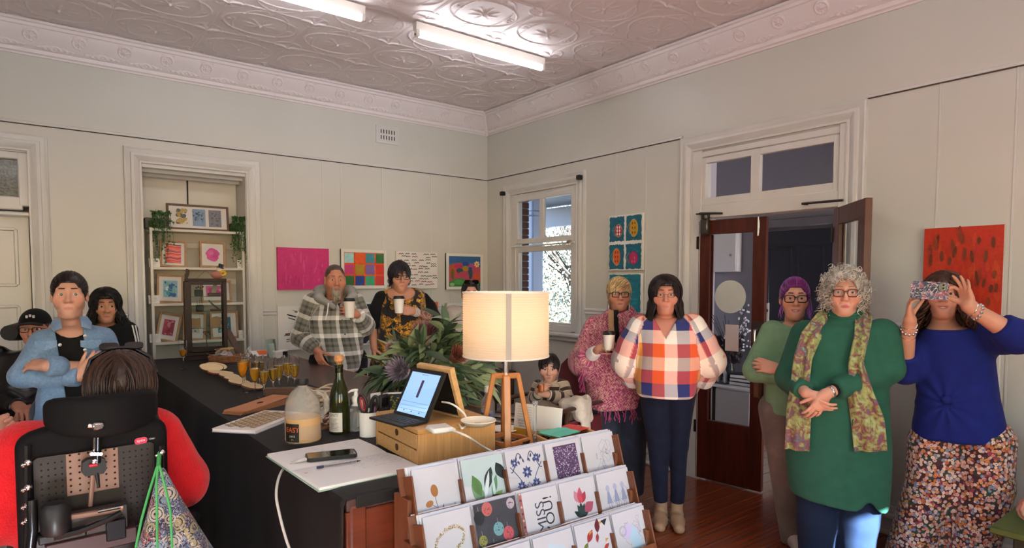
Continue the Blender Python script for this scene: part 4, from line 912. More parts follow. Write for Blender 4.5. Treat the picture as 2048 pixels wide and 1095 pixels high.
t=thing('acrylic_rod','clear acrylic rod stand in front of the white sign','stand',T_(1070,892),0);ACR=mat('acrylic','#e9eef2',.05,trans=.85,ior=1.3);G().cyl((0,0,.004),(0,0,.17),.0065,12).build('rod',ACR,t);G().lathe([(0,0),(.035,0),(.035,.005),(0,.006)],20).build('foot',ACR,t);G().box((0,0,.165),(.025,.014,.012),bev=.003).build('clip',ACR,t)
t=thing('wooden_tray','pale timber tray corner holding coloured cards behind the card rack','tray',T_(1128,884),-.2);G().box((0,0,.004),(.24,.15,.008)).build('base',BAMB,t)
for x,y,sx,sy in((0,-.075,.24,.012),(0,.075,.24,.012),(-.115,0,.012,.14),(.115,0,.012,.14)):G().box((x,y,.02),(sx,sy,.04),bev=.002).build('side',BAMBX,t)
tl_=t.location
for i,(c,dx,dy,rz_,lab)in enumerate((('#c8453e',.05,.02,.2,'red card lying lowest in the timber tray'),('#4fae96',-.03,.0,-.2,'teal card under another teal card in the timber tray'),('#58b8a2',-.04,-.02,.15,'topmost teal card in the timber tray'))):
 q=thing('coloured_card',lab,'card',tl_+Vector((dx,dy,.042+.004*i)),rz_);G().box((0,0,0),(.13,.10,.002)).build('sheet',mat('card_colour_%d'%i,c,.7),q);G().box((0,.0,.0015),(.09,.002,.0008)).build('fold_line',mat('card_colour_%d'%i,''),q)
t=thing('cable_heap','tangle of dark leads and clips under the white sign','cables',T_(1050,888),.2);g=G();rr=random.Random(9)
for k in range(7):
 pts=[(rr.uniform(-.12,.12),rr.uniform(-.05,.05),.006+.02*rr.random())for _ in range(7)];g.tube(pts,.0032,5)
g.build('leads',BLK,t,kind='stuff')
for i,(q,lab)in enumerate((((1010,862),'white round saucer behind the lamp legs'),((1042,838),'stack of papers behind the white sign'))):
 t=thing(('saucer','paper_stack')[i],lab,('saucer','papers')[i],T_(*q),.3)
 if i==0:G().lathe([(0,.003),(.03,0),(.062,.012),(.060,.015),(.03,.005),(0,.006)],28).build('saucer',WHITEP,t)
 else:
  for k in range(6):G().box((.004*(k%3),.003*(k%2),.004+.008*k),(.21,.16,.007),rz=.03*k).build('sheet_stack',mat('paper_stack%d'%(k%3),('#d5d2cd','#8a8580','#3a3836')[k%3],.7),t)
t=thing('spray_bottle','clear and blue plastic bottle standing behind the lamp legs','bottle',T_(976,856),.1);G().lathe([(.026,0),(.03,.004),(.03,.11),(.014,.14),(.012,.16)],20).build('bottle',mat('clear_plastic',''),t);G().lathe([(0,.005),(.028,.006),(.028,.07),(0,.07)],18).build('liquid',mat('blue_liquid','#4a5f9a',.1,trans=.4),t);G().lathe([(.014,.155),(.015,.18),(0,.182)],16).build('cap',WHITEP,t)
# --- protea bouquet
va_=T_(850,806);bq=thing('protea_bouquet','big bouquet of pink proteas with long green leaves in a dark vase','flowers',va_)
G().lathe([(.05,0),(.075,.03),(.085,.09),(.07,.15),(.055,.18),(.06,.19),(.05,.19),(.045,.17),(0,.16)],28).build('vase',mat('dark_glaze','#2a2622',.3),bq)
LEAFM=mat('protea_leaf','#ffffff',.5,vcol=True)
rng=np.random.default_rng(12)
def leaf_mesh(base,d,L,W,droop,col,roll):
 d=d/np.linalg.norm(d);sd=np.cross(d,(0,0,1));sd=sd/(np.linalg.norm(sd)+1e-6);nn=np.cross(sd,d);sd=sd*math.cos(roll)+nn*math.sin(roll);nn=np.cross(sd,d);vs=[];prof=[.12,.62,.95,1.0,.8,.45,.05]
 for i,w in enumerate(prof):
  t=i/6;c=base+d*L*t+np.array([0,0,-1])*droop*L*t*t
  vs+=[c-sd*W*w+nn*W*w*.35,c,c+sd*W*w+nn*W*w*.35]
 fs=[(3*i+j,3*i+j+1,3*i+j+4,3*i+j+3)for i in range(6)for j in(0,1)]
 return vs,fs,col
targets=[]
LC=['#5a7350','#465c40','#788a62','#384a36','#8a9a72','#62785a']
stems=[(790,700),(846,690),(905,640),(930,680),(785,765),(835,715),(970,760),(795,725),(890,665),(765,735),(955,790),(825,785),(892,640),(775,755),(975,740),(885,735),(845,800),(940,810),(900,790),(815,700)]
dep0=(va_-CAMP).dot(_f);made=0;rest=G();stems=[stems[i]for i in(13,4,7,16,0,5,2,10,1,6,3,8,9,11,12,14,15,17,18,19)]
for si,(u,v)in enumerate(stems):
 tip=np.array(at_depth(u,v,dep0+rng.uniform(-.14,.12))-va_);st0=np.array([0,0,.16]);stem=G();mid=st0*.5+tip*.5+np.array([0,0,.04]);ts=[st0,mid,tip];stem.tube([tuple(q)for q in ts],[.006,.005,.004],6);stem.build('stem',mat('stem_green','#5c6a3a',.6),bq)
 for k in range(23):
  t=rng.uniform(.3,1.0);b=(st0*(1-t)**2+2*mid*t*(1-t)+tip*t*t);ax=tip-st0;ax=ax/np.linalg.norm(ax);d=ax*rng.uniform(.5,1.2)+rng.normal(size=3)*.55;vs,fs,c=leaf_mesh(b,d,rng.uniform(.10,.18),rng.uniform(.012,.021),rng.uniform(.0,.5),LC[rng.integers(6)],rng.uniform(-1.2,1.2))
  if made<280:G().add(vs,fs,col=c).build('leaf',LEAFM,bq)
  else:rest.add(vs,fs,col=c)
  made+=1
rest.build('foliage',LEAFM,bq,kind='stuff')
def protea(u,v,R,c1,c2,cc_,dd=-.1):
 c=np.array(at_depth(u,v,dep0+dd)-va_);ax=c-np.array([0,0,.1]);tc=np.array(CAMP-va_)-c;ax=ax/np.linalg.norm(ax)+.5*tc/np.linalg.norm(tc);ax/=np.linalg.norm(ax);M_=Matrix.Translation(c)@Vector(ax).to_track_quat('Z','Y').to_matrix().to_4x4();hd=G();hd.ball((0,0,-.01),(R*.5,R*.5,R*.55),16,10,col=cc_)
 for ring in range(6):
  n=24;th0=.18+ring*.25
  for k in range(n):
   a=2*PI*(k+.5*(ring%2))/n;r0,r1=R*.35,R*(.75+.3*math.sin(th0));el=PI/2-th0*.72;dirv=Vector((math.cos(a)*math.cos(el),math.sin(a)*math.cos(el),math.sin(el)));sd=Vector((-math.sin(a),math.cos(a),0));w=R*.085;p0=dirv*r0;p1=dirv*(r1*.7);p2=dirv*r1+Vector((0,0,R*.18));hd.add([p0-sd*w*.6,p0+sd*w*.6,p1+sd*w,p2,p1-sd*w],[(0,1,2,3,4)],col=(c1,c2)[(k+ring)%2])
 hd.M=None;hd.v=[tuple(M_@Vector(q))for q in hd.v];hd.build('protea_head',LEAFM,bq)
protea(848,672,.080,'#a4767a','#8a5a5a','#b99a92',-.02);protea(803,742,.078,'#a99aa6','#87788a','#c2b6bd',-.16);protea(913,712,.060,'#8a4a3e','#a8705a','#6a3a30',-.12);protea(790,698,.050,'#b99a90','#a88478','#c9b3a8',-.06)
# ------ greeting card rack on the end of the counter
RX,RY,RZ,RS,RDY,RDZ=-3.445,-4.398,1.055,.165,.086,.11
RW=mat('rack_timber','#6b3d24',.45,var=.2,vscale=5,stretch=(6,6,1),coat=.15)
CWID,CHGT,TILT=.153,.190,math.radians(17)
rk=thing('card_rack','tiered timber rack of greeting cards fixed to the counter end','rack',(RX,RY,0),-.03)
up=Vector((0,math.sin(TILT),math.cos(TILT)));outv=Vector((0,-math.cos(TILT),math.sin(TILT)))
for r in range(5):
 top=Vector((-r*.013,-r*RDY,RZ-r*RDZ));ctr=top-up*(CHGT*.5)-outv*.022
 M_=frame_m(ctr+Vector((2.5*RS-.012,0,0)),(1,0,0),up);G().box((0,0,-.004),(5*RS+.03,CHGT+.02,.008),M=M_).build('back_board',RW,rk)
 M_=frame_m(top-up*(CHGT+.008)-outv*.022+Vector((2.5*RS-.012,0,0)),(1,0,0),outv);G().box((0,0,0),(5*RS+.03,.045,.008),M=M_).build('ledge',RW,rk)
 for c in range(6):
  b=top+Vector((c*RS-.010,0,0));M_=frame_m(b-up*CHGT*.52-outv*.0,(0,-1,0)if 0 else outv,up);G().box((0,0,0),(.034 if 0<c<5 else .06,CHGT*(.5 if 0<c<5 else .9),.006),bev=.002,M=M_).build('divider',RW,rk)
 for sx in(0,):pass
for c in(0,5):
 for r in range(4):
  x=c*RS-.02-r*.013;G().box((x,-r*RDY+.005,RZ-r*RDZ-.24),(.014,.09,.34),bev=.002).build('side_panel',RW,rk)
G().box((2.5*RS,.06,.45),(5*RS,.02,.8)).build('rear_panel',RW,rk);G().box((2.5*RS-.03,-.2,.22),(5*RS-.05,.5,.44),bev=.004).build('plinth',RW,rk)
SLEEVE=mat('clear_sleeve','#f4f6ff',.06,trans=1,ior=1.12)
def blob(cx,cy,rx,ry,rot=0,n=20):return[(cx+rx*math.cos(a)*math.cos(rot)-ry*math.sin(a)*math.sin(rot),cy+rx*math.cos(a)*math.sin(rot)+ry*math.sin(a)*math.cos(rot))for a in np.linspace(0,2*PI,n+1)[:-1]]
def leafp(cx,cy,L,W,rot):
 p=[]
 for t in np.linspace(0,1,9):p.append((t*L,W*math.sin(PI*t)*(1-.3*t)))
 for t in np.linspace(1,0,9)[1:-1]:p.append((t*L,-W*math.sin(PI*t)*(1-.3*t)))
 return[(cx+x*math.cos(rot)-y*math.sin(rot),cy+x*math.sin(rot)+y*math.cos(rot))for x,y in p]
class Art:
 0
 def __init__(s):s.g=G();s.z=.0012
 def p(s,poly,col):s.g.flat(poly,s.z,col=col);s.z+=.00002;return s
 def line(s,pts,w,col):
  for(x0,y0),(x1,y1)in zip(pts,pts[1:]):
   l=math.hypot(x1-x0,y1-y0)+1e-9;ox,oy=-(y1-y0)/l*w/2,(x1-x0)/l*w/2;s.g.flat([(x0-ox,y0-oy),(x1-ox,y1-oy),(x1+ox,y1+oy),(x0+ox,y0+oy)],s.z,col=col)
  s.z+=.00002;return s
 def text(s,t,size,x,y,rot=0,col='#000000',sx=1):put_text(s.g,t,size,x,y,s.z,rot,col,sx=sx);s.z+=.00002;return s
def squig(rr,x,y,w,h,n=30):return[(x+rr.uniform(-w,w),y+rr.uniform(-h,h))if i%3==0 else(x+w*math.sin(i*.9+rr.random()),y+h*math.cos(i*.7+rr.random()))for i in range(n)]
def curve(f,a,b,n=24):return[f(t)for t in np.linspace(a,b,n)]
hw,hh=CWID/2,CHGT/2;DES={}
a=Art();DES[0,0]=a
a.p(blob(-.012,.002,.012,.018,.1),'#b0753a').p(blob(-.033,-.032,.013,.009,.3),'#b0753a').line([(-.012,-.016),(-.008,-.045),(.004,-.09)],.0016,'#4a4a48').line([(-.024,-.036),(-.006,-.05),(.0,-.07)],.0014,'#4a4a48').line([(.012,-.04),(.010,-.06),(.016,-.09)],.0016,'#4a4a48').p(leafp(.02,-.075,.035,.005,1.9),'#55554f')
for i,(x,y)in enumerate(((.028,.072),(.038,.076),(.047,.072))):a.p(leafp(x,y,.016,.005,1.4+.25*i),'#8a5238')
a.p(leafp(.045,-.06,.02,.004,1.2),'#8a9a6a')
a=Art();DES[0,1]=a
a.p([(-hw,-hh),(hw,-hh),(hw,hh),(-hw,hh)],'#c9ddd6').p([(-hw,-hh),(.0,-hh),(-.02,.0),(-hw,.02)],'#e3e4e2')
for x,y,L,W,r,c in((-.05,.02,.09,.022,-1.0,'#7fa07a'),(-.02,-.02,.07,.02,1.9,'#5f8a4a'),(.01,-.05,.06,.016,.6,'#86b356'),(.03,.06,.08,.018,-2.0,'#2f4038'),(.05,.07,.06,.02,-1.2,'#1f2e2a'),(-.04,-.07,.06,.016,.5,'#7ab04e'),(.02,-.03,.07,.012,1.2,'#6a9a6a'),(.02,.05,.10,.008,-1.9,'#e9f4f0'),(.03,.04,.10,.006,-1.6,'#d4ece4'),(.06,-.05,.05,.014,2.6,'#26352f')):a.p(leafp(x,y,L,W,r),c)
a=Art();DES[0,2]=a;NV='#39456e'
for sx in(-1,1):
 a.line(curve(lambda t:(sx*(.008+.055*t),.055+.028*math.sin(t*5)),0,1),.003,NV).line(curve(lambda t:(sx*(.064-.05*abs(math.sin(t*2.2))),.045-.13*t),0,1),.0026,NV)
 for k in range(6):a.p(leafp(sx*(.012+.009*k),.065-.002*k,.016,.004,(1.2 if k%2 else-1.2)),NV)
for cx,cy,R in((0,.02,.014),(-.03,-.02,.012),(.03,-.02,.012),(.045,.06,.010),(-.045,.055,.010),(0,-.06,.013),(-.045,-.07,.009),(.045,-.07,.009)):
 for k in range(8):a.p(leafp(cx,cy,R*1.5,R*.42,k*PI/4),NV if k%2 else '#5b6a9a')
 a.p(blob(cx,cy,R*.35,R*.35),'#c9cede')
for k in range(10):a.p(leafp(.0,-.045+.0,.03,.004,.3+k*.26),NV)
a.p([(0,-.012),(.012,-.03),(0,-.048),(-.012,-.03)],'#d4d8e6').line([(0,-.012),(.012,-.03),(0,-.048),(-.012,-.03),(0,-.012)],.0015,NV)
a=Art();DES[0,3]=a;rr=random.Random(1);a.p([(-.045,-hh+.008),(.058,-hh+.008),(.058,hh-.014),(-.045,hh-.014)],'#5d4262')
for k in range(700):
 x,y,s=rr.uniform(-.044,.055),rr.uniform(-hh+.01,hh-.018),rr.uniform(.0012,.0026);q=rr.uniform(0,1.5);a.g.flat([(x+s*math.cos(q+i*PI/2),y+s*math.sin(q+i*PI/2))for i in range(4)],a.z,col=rr.choice(['#e9e2ee','#c9a9d0','#3a2444','#8a6a92','#f4f0f6','#6a3f6a','#b9b0c4']))
rr=random.Random(2)
def lineart(key,col='#8a8fa2',n=8,txt=None):
 a=Art();DES[key]=a
 for k in range(n):x,y=rr.uniform(-.04,.04),rr.uniform(-.06,.05);a.line(curve(lambda t:(x+.022*math.cos(t*6.3)*(.5+.5*math.sin(t*14+k)),y+.026*math.sin(t*6.3)),0,1,30),.0009,col)
 if txt:a.text(txt[0],.012,.03,.03,PI/2,'#50535e').text(txt[1],.010,-.02,.02,PI/2,'#70737e')
 return a
lineart((0,4),txt=('JOY','smile'));a=lineart((1,4),'#6f7692',4)
for x in(-.035,0,.035):a.p(blob(x,.03,.009,.011),'#b9bed2').p([(x-.013,-.02),(x+.013,-.02),(x+.004,.02),(x-.004,.02)],'#9fa6c2').line([(x-.005,-.02),(x-.005,-.045)],.0014,'#6f7692').line([(x+.005,-.02),(x+.005,-.045)],.0014,'#6f7692')
a.line([(-.055,-.055),(.055,-.055)],.003,'#7f86a2')
a=Art();DES[1,0]=a;rr=random.Random(4)
for k in range(900):
 t=rr.uniform(0,2*PI);q=rr.uniform(.72,1.0);x,y=.052*math.cos(t),.036*math.sin(t)*1.0;x*=q**.4;y*=q;x,y=x*.94-y*.34,x*.34+y*.94-.012;s=rr.uniform(.001,.0022);a.g.flat([(x+s*math.cos(i*PI/2+t),y+s*math.sin(i*PI/2+t))for i in range(4)],a.z+.000002*k%.0002,col=rr.choice(['#b9a878','#8a7a54','#d8cca4','#f0e8d0','#6a5c3c']))
a=Art();DES[1,1]=a;a.p([(-hw,-hh),(hw,-hh),(hw,hh),(-hw,hh)],'#45464a');rr=random.Random(5)
for x,y,R,c in((-.03,.075,.02,'#c96a62'),(.0,.012,.020,'#7fb0b2'),(.032,-.008,.021,'#cf5f62'),(-.024,-.045,.022,'#1c1c1e'),(.012,-.075,.020,'#d8713a'),(.055,.075,.016,'#c9b9bb'),(-.06,-.01,.016,'#9a9a50'),(-.055,-.05,.02,'#d2566a'),(-.062,.055,.02,'#26282c')):
 a.line([(x,y+R),(x,y+R+.012)],.0008,'#c9c9c9').p(blob(x,y,R*.92,R),c)
 for k in range(9):q=rr.uniform(0,6.3);w=rr.uniform(.1,.75)*R;a.p(blob(x+w*math.cos(q),y+w*math.sin(q),.0016,.0016,n=6),'#26282c' if c!='#1c1c1e' else '#d8c088')
a=Art();DES[1,2]=a;a.text('MISS',.05,-.0,-.004,PI/2,'#4a4c54').text('YOU!',.05,.034,-.004,PI/2,'#2f3138')
a.p([(-hw,-hh),(-hw+.012,-hh),(-hw+.012,hh),(-hw,hh)],'#a86a62')
for k in range(9):a.p(blob(-hw+.006,-.08+k*.02,.004,.004,n=8),('#d8c0b4','#7a2f3a')[k%2])
a=Art();DES[1,3]=a
for r_,L in((1.2,.045),(1.9,.045),(.6,.04),(2.5,.04),(1.57,.05)):a.p(leafp(.0,-.045,L,.010,r_),'#2c4240')
a.p(leafp(-.004,-.0,.045,.015,1.9),'#d8909a').p(leafp(.0,-.004,.055,.014,1.45),'#c5566a').p(leafp(.006,-.002,.042,.012,1.0),'#b0384a').p(leafp(.012,-.03,.05,.02,.5),'#b9556a').p(blob(.006,.012,.006,.01),'#e04a50')
a=Art();DES[2,1]=lineart((2,1),'#b9bcc8',3)
a=Art();DES[2,2]=a;a.p([(-.03,-.02),(.03,-.06),(.04,.05),(-.02,.07)],'#cfe4ea').p([(-.02,0),(.02,-.02),(.015,.045),(-.02,.05)],'#a8d4dc').p(leafp(-.03,-.03,.08,.02,1.2),'#d8dcf0')
a=Art();DES[2,3]=a
for x,y,r,c1,c2 in((-.032,.035,-.3,'#a8322e','#7a8a3a'),(.015,.055,.2,'#6a2430','#b03a3a'),(.03,.0,2.6,'#2f6a5a','#c23f36'),(-.03,-.03,.4,'#7a8a3a','#a8322e')):
 a.p(leafp(x,y,.045,.013,r+1.2),c1).p(leafp(x,y,.03,.008,r+4.2),c2).p([(x+.012,y+.02),(x+.028,y+.03),(x+.014,y+.032)],'#d8a040').line([(x,y),(x-.004,y-.03)],.0014,'#6a5a4a')
a.p([(.05,.07),(.064,.09),(.036,.088)],'#26303c')
a=lineart((2,4),'#8f94b0',9);a.p(blob(.01,.0,.022,.05,.3),'#bfe0ea').p(blob(-.02,.03,.018,.026,-.5),'#dcd0ea')
for ring in(.012,.016):a.line(curve(lambda t:(-.04+ring*math.cos(t),.035+ring*math.sin(t)),0,6.3),.0012,'#7a7f96')
lineart((2,0),'#a9adb8',4)
NAMES={(0,0):'white greeting card with two brown tulips',(0,1):'greeting card with green monstera leaves',(0,2):'greeting card with a navy damask pattern',(0,3):'greeting card covered in purple glitter',(0,4):'white line-drawn card at the back corner of the rack',(1,0):'white greeting card with a gold glitter ring',(1,1):'dark grey greeting card with coloured baubles',(1,2):'white greeting card lettered MISS YOU sideways',(1,3):'greeting card with a pink tulip and dark leaves',(1,4):'pale card with a row of drawn children',(2,0):'white card at the low front corner below the gold ring',(2,1):'white card below the baubles card',(2,2):'iridescent pale blue card below the MISS YOU card',(2,3):'greeting card with red and green birds',(2,4):'shiny line-drawn card at the front end of the rack'}
back_proto={}
rr=random.Random(77)
for(r,c),art in DES.items():
 dy_={(0,0):.024,(1,0):.03,(1,2):.014,(1,3):.02,(1,4):.012}.get((r,c),0)
 if dy_:art.g.v=[(x,min(y+dy_,hh)if y>-hh+.001 else y,z)for x,y,z in art.g.v]
 top=Vector((RX+c*RS-r*.013,RY-r*RDY-c*RS*.03,RZ-r*RDZ));nb=5
 base=top-up*hh+Vector((hw+.004,0,0))
 for k in range(nb):
  t=thing('greeting_card',('first','second','third','fourth','rearmost')[k]+' card tucked behind the '+NAMES[r,c].replace('greeting card','card'),'card',base-outv*(.004+.0055*(k+1))+up*(.0014*(k+1)+rr.uniform(-.002,.003))+Vector((-.004*k+rr.uniform(-.003,.003),0,0)),0,'cards behind the '+NAMES[r,c])
  if not back_proto:
   b_=G().box((0,0,0),(CWID,CHGT,.0022)).build('card',CARD,t);s_=G().box((0,.001,.0018),(CWID+.006,CHGT+.006,.0012)).build('sleeve',PRG if 0 else mat('sleeve_film','#eceef6',.12,coat=.6,trans=.25,ior=1.1),t);back_proto['c']=(b_,s_)
  else:
   for q in back_proto['c']:o=q.copy();COL.objects.link(o);o.parent=t
  t.rotation_euler=(PI/2-TILT,0,rr.uniform(-.02,.02)-.03)
 t=thing('greeting_card',NAMES[r,c]+(', front of its pocket' if len(NAMES[r,c].split())<13 else ''),'card',base,-.03);t.rotation_euler=(PI/2-TILT,0,-.03)
 b_=G().box((0,0,0),(CWID,CHGT,.0022)).build('card',CARD,t);art.g.build('printed_design',PRN,b_,smooth=False)
 G().box((0,.002,.0030),(CWID+.008,CHGT+.010,.0010)).build('sleeve',SLEEVE,t)
 # ------ paintings on the walls
PAINT=mat('artist_paint','#ffffff',.5,vcol=True,var=.10,vscale=16,bump=.7,bscale=45,stretch=(1,1,1),distort=2)
CANV=mat('canvas_white','#dedcd6',.6,bump=.15,bscale=400)
def ragged(rr,x0,y0,x1,y1,j=.004,n=14):
 p=[]
 for i in range(n):p.append((x0+(x1-x0)*i/n,y0+rr.uniform(-j,j)))
 for i in range(n):p.append((x1+rr.uniform(-j,j),y0+(y1-y0)*i/n))
 for i in range(n):p.append((x1+(x0-x1)*i/n,y1+rr.uniform(-j,j)))
 for i in range(n):p.append((x0+rr.uniform(-j,j),y1+(y0-y1)*i/n))
 return p
def canvas(label,wall,a0,a1,z0,z1,art,depth=.028,name='painting',frame=None,body=None):
 w,h=abs(a1-a0),z1-z0;c=(a0+a1)/2;zc=(z0+z1)/2
 loc=Vector((c,-.004,zc))if wall=='b' else Vector((-.004,c,zc));t=thing(name,label,'painting',loc,0 if wall=='b' else-PI/2)
 G().box((0,-depth/2,0),(w,depth,h),bev=.003).build('canvas',body or CANV,t)
 if frame:
  for s in(-1,1):G().box((s*(w/2-frame/2),-depth/2-.004,0),(frame,depth+.008,h+.002),bev=.002).build('frame_side',CANV,t);G().box((0,-depth/2-.0035,s*(h/2-frame/2)),(w-2*frame,depth+.006,frame),bev=.002).build('frame_rail',CANV,t)
 o=art.g.build('paint',PAINT,t,smooth=False);o.matrix_local=frame_m((0,-depth,0),(1,0,0),(0,0,1))
 return t
rr=random.Random(21)
w,h=.494,.396;a=Art();a.p([(-w/2,-h/2),(w/2,-h/2),(w/2,h/2),(-w/2,h/2)],'#c42a72')
for k in range(46):x,y=rr.uniform(-.2,.2),rr.uniform(-.1,.17);a.p(leafp(x,y,rr.uniform(.05,.15),rr.uniform(.006,.016),-PI/2+rr.uniform(-.3,.3)),rr.choice(['#cb3a80','#bd2168','#d0468a','#c02c74']))
canvas('plain bright pink canvas on the back wall','b',-2.426,-1.932,1.521,1.917,a,body=mat('pink_edge','#b82a68',.6))
a=Art();W,HH=.43,.33;a.p([(-W/2,-HH/2),(W/2,-HH/2),(W/2,HH/2),(-W/2,HH/2)],'#d9521f')
grid=[['#9ccfd0','#e05a1c','#3f8a9a','#2f6f3a'],['#c63a78','#a8871e','#7a64a8','#cf3322'],['#2f6a34','#20408a','#35a078','#c23a34']]
for r in range(3):
 for c in range(4):
  x0=-W/2+c*.112+.004;y0=HH/2-.006-r*.113;x1=min(x0+.097,W/2);a.p(ragged(rr,x0,y0-.097,x1,y0,.002),grid[r][c])
for k in range(26):x,y=rr.choice([-.108,.004,.116])+rr.uniform(-.006,.006),rr.uniform(-.15,.15);a.p(leafp(x,y,.05,.004,PI/2+rr.uniform(-.1,.1)),rr.choice(['#c8381a','#e0702a','#cf4a20']))
canvas('white framed painting of coloured squares behind the bearded man','b',-1.808,-1.312,1.526,1.922,a,frame=.03)
a=Art();cols=['#7a2030','#2a4a34','#1d2f6a','#8a2440','#3a3a40','#244a54']
for r in range(11):
 for c in range(6):
  if rr.random()<.15:continue
  x,y=-.2+c*.08+rr.uniform(-.02,.02)+(r%2)*.02,.175-r*.033+rr.uniform(-.008,.008);cl=cols[(r//2+c+r)%6]if r<9 else rr.choice(['#a03a5a','#8a2a3c']);s=rr.uniform(.8,1.2)
  a.line([(x-.028*s,y-.006),(x-.014*s,y+.006),(x,y-.004),(x+.014*s,y+.007),(x+.03*s,y-.004)],.007,cl)
canvas('white canvas covered in rows of wavy bird-like strokes','b',-1.203,-.70,1.522,1.92,a)
a=Art();W,HH=.43,.34;a.p([(-W/2,-HH/2),(W/2,-HH/2),(W/2,HH/2),(-W/2,HH/2)],'#2c5f92').p([(-W/2,.05),(W/2,.07),(W/2,.11),(-W/2,.09)],'#3a6ea0')
a.p([(-W/2,-.12),(-W/2,.06),(-.15,.09),(-.06,.10),(.04,.07),(.12,.09),(W/2,.05),(W/2,-.12)],'#b04a58').p(blob(-.165,.0,.04,.085),'#b5522c').p(blob(-.165,-.03,.022,.06),'#6a5a2c').p(blob(-.09,.06,.05,.028),'#b0325a').p(blob(.01,.085,.045,.03),'#24489a').p(blob(.01,.035,.04,.03),'#a08a24').p(blob(-.07,.01,.045,.028),'#2a5058').p(blob(.075,-.02,.03,.065),'#24505c').p(blob(.075,.035,.025,.02),'#2c4a94').p(blob(-.02,-.05,.08,.05),'#b5465e').p(blob(.165,-.04,.045,.06),'#c0522e').p(blob(.165,.0,.04,.03),'#b54a62').p(blob(.09,.07,.03,.02),'#a84a8a')
a.p([(-W/2,-HH/2),(W/2,-HH/2),(W/2,-.12),(.05,-.10),(-.06,-.075),(-.13,-.085),(-W/2,-.12)],'#3a7f3a').p(blob(-.08,-.12,.06,.03),'#4c9448').p(blob(-.17,-.145,.03,.02),'#8ab87a')
for k in range(7):a.p(blob(.165+.024*math.cos(k*.9),.085+.024*math.sin(k*.9),.014,.010,k*.9),'#e8c89a')
a.p(blob(.165,.085,.016,.016),'#dd9420');canvas('white framed colourful landscape painting with a yellow flower near the room corner','b',-.587,-.093,1.511,1.915,a,frame=.032)
a=Art()
for pts,wd,cl in(([(-.16,.13),(-.06,.10),(.0,.075)],.012,'#1c1f30'),([(-.15,.10),(-.04,.06)],.008,'#2a2d38'),([(-.09,.155),(.02,.13),(.06,.125)],.008,'#1a1a1c'),([(-.11,.17),(-.02,.145)],.004,'#4a4a42'),([(-.18,-.055),(-.1,-.05),(-.03,-.04)],.014,'#6a2a2a'),([(-.19,-.068),(-.08,-.062)],.008,'#3a3a34'),([(-.17,-.105),(-.08,-.10),(-.05,-.11)],.010,'#7a5048'),([(-.05,-.105),(.05,-.095)],.012,'#2c2f5a'),([(-.17,-.125),(-.10,-.12)],.006,'#30302c')):a.line(pts,wd,cl)
canvas('white canvas with a few dark brush strokes low on the back wall','b',-2.433,-1.94,.95,1.367,a)
a=Art();a.p([(-.25,-.2),(.25,-.2),(.25,.2),(-.25,.2)],'#141c34')
for k in range(40):a.p(leafp(rr.uniform(-.2,.2),rr.uniform(-.2,.2),.1,.018,rr.uniform(0,6)),rr.choice(['#1d2a54','#c9ccd6','#10162c','#28386a','#0c1020']))
canvas('dark blue abstract canvas low on the wall between the man and the gold dress','b',-1.82,-1.33,.95,1.39,a)
a=Art();a.p([(-.24,-.2),(.24,-.2),(.24,.2),(-.24,.2)],'#d8622a').p([(-.24,-.2),(.24,-.2),(.24,-.06),(-.24,-.04)],'#8a6a9a').p([(-.24,-.2),(.24,-.2),(.24,-.13),(-.24,-.14)],'#b5485a')
for k in range(16):a.p(leafp(rr.uniform(-.2,.15),rr.uniform(-.18,.15),.08,.015,rr.uniform(-.4,.4)),rr.choice(['#e07a3a','#c2502a','#7a5f9a','#c0566a']))
canvas('orange and mauve canvas low on the wall right of the gold dress','b',-1.18,-.69,.98,1.372,a)
a=Art();a.p([(-.19,-.14),(.19,-.14),(.19,.14),(-.19,.14)],'#5a5648').p(blob(.0,.0,.1,.08),'#3f4a34').p(blob(-.1,.05,.05,.05),'#77705e')
canvas('white framed brown-green painting low on the wall behind the lamp shade','b',-.592,-.12,.97,1.36,a,frame=.035)
TEAL='#17637a';shp=[(-.1,.125,'#a82a2e','w'),(.1,.125,'#c0931f','b'),(-.1,-.125,'#d8642a','d'),(.1,-.125,'#b52f62','p')]
a=Art()
for x,y,c,k in shp:
 a.p(ragged(rr,x-.088,y-.11,x+.088,y+.11,.005),TEAL)
 for q in range(8):a.p(leafp(x+rr.uniform(-.07,.04),y+rr.uniform(-.09,.09),.05,.008,rr.uniform(-.4,.4)),rr.choice(['#1d6f88','#125468','#1f7a90']))
 cx,cy=x+(.02 if k=='w' else 0),y+(-.015 if k in 'wp' else 0);rx,ry={'w':(.042,.055),'b':(.045,.075),'d':(.042,.075),'p':(.05,.055)}[k]
 a.line([(cx-rx-.03,cy+.01),(cx-rx,cy+.05)],.003,'#b9a58a').line([(cx-rx-.03,cy+.01),(cx-rx,cy-.05)],.003,'#b9a58a')
 a.p(blob(cx,cy,rx*1.08,ry*1.06,.05),'#c9b48a' if k!='p' else '#8a2a4a').p([(u+rr.uniform(-.003,.003),v)for u,v in blob(cx,cy,rx,ry,.05,26)],c)
 for i in range(6 if k!='p' else 3):a.p(blob(cx+(-.015 if i%2 else .014),cy+(i//2-1)*ry*.55,.007 if k!='w' else .009,.011 if k!='w' else .014),{'w':'#f0dcd8','b':'#7a4a16','d':'#8a2a1c','p':'#d86a8a'}[k])
canvas('white canvas with four teal squares of bright bean shapes','r',-1.952,-2.356,1.70,2.20,a)
a=Art();a.p(ragged(rr,-.185,-.165,.185,.17,.004),'#1a7486')
for k in range(30):a.p(leafp(rr.uniform(-.17,.08),rr.uniform(-.15,.15),.10,.012,rr.uniform(-.3,.3)),rr.choice(['#1f8094','#176a7c','#24889c']))
canvas('plain teal canvas with a white border behind the blonde woman','r',-1.957,-2.350,1.315,1.672,a)
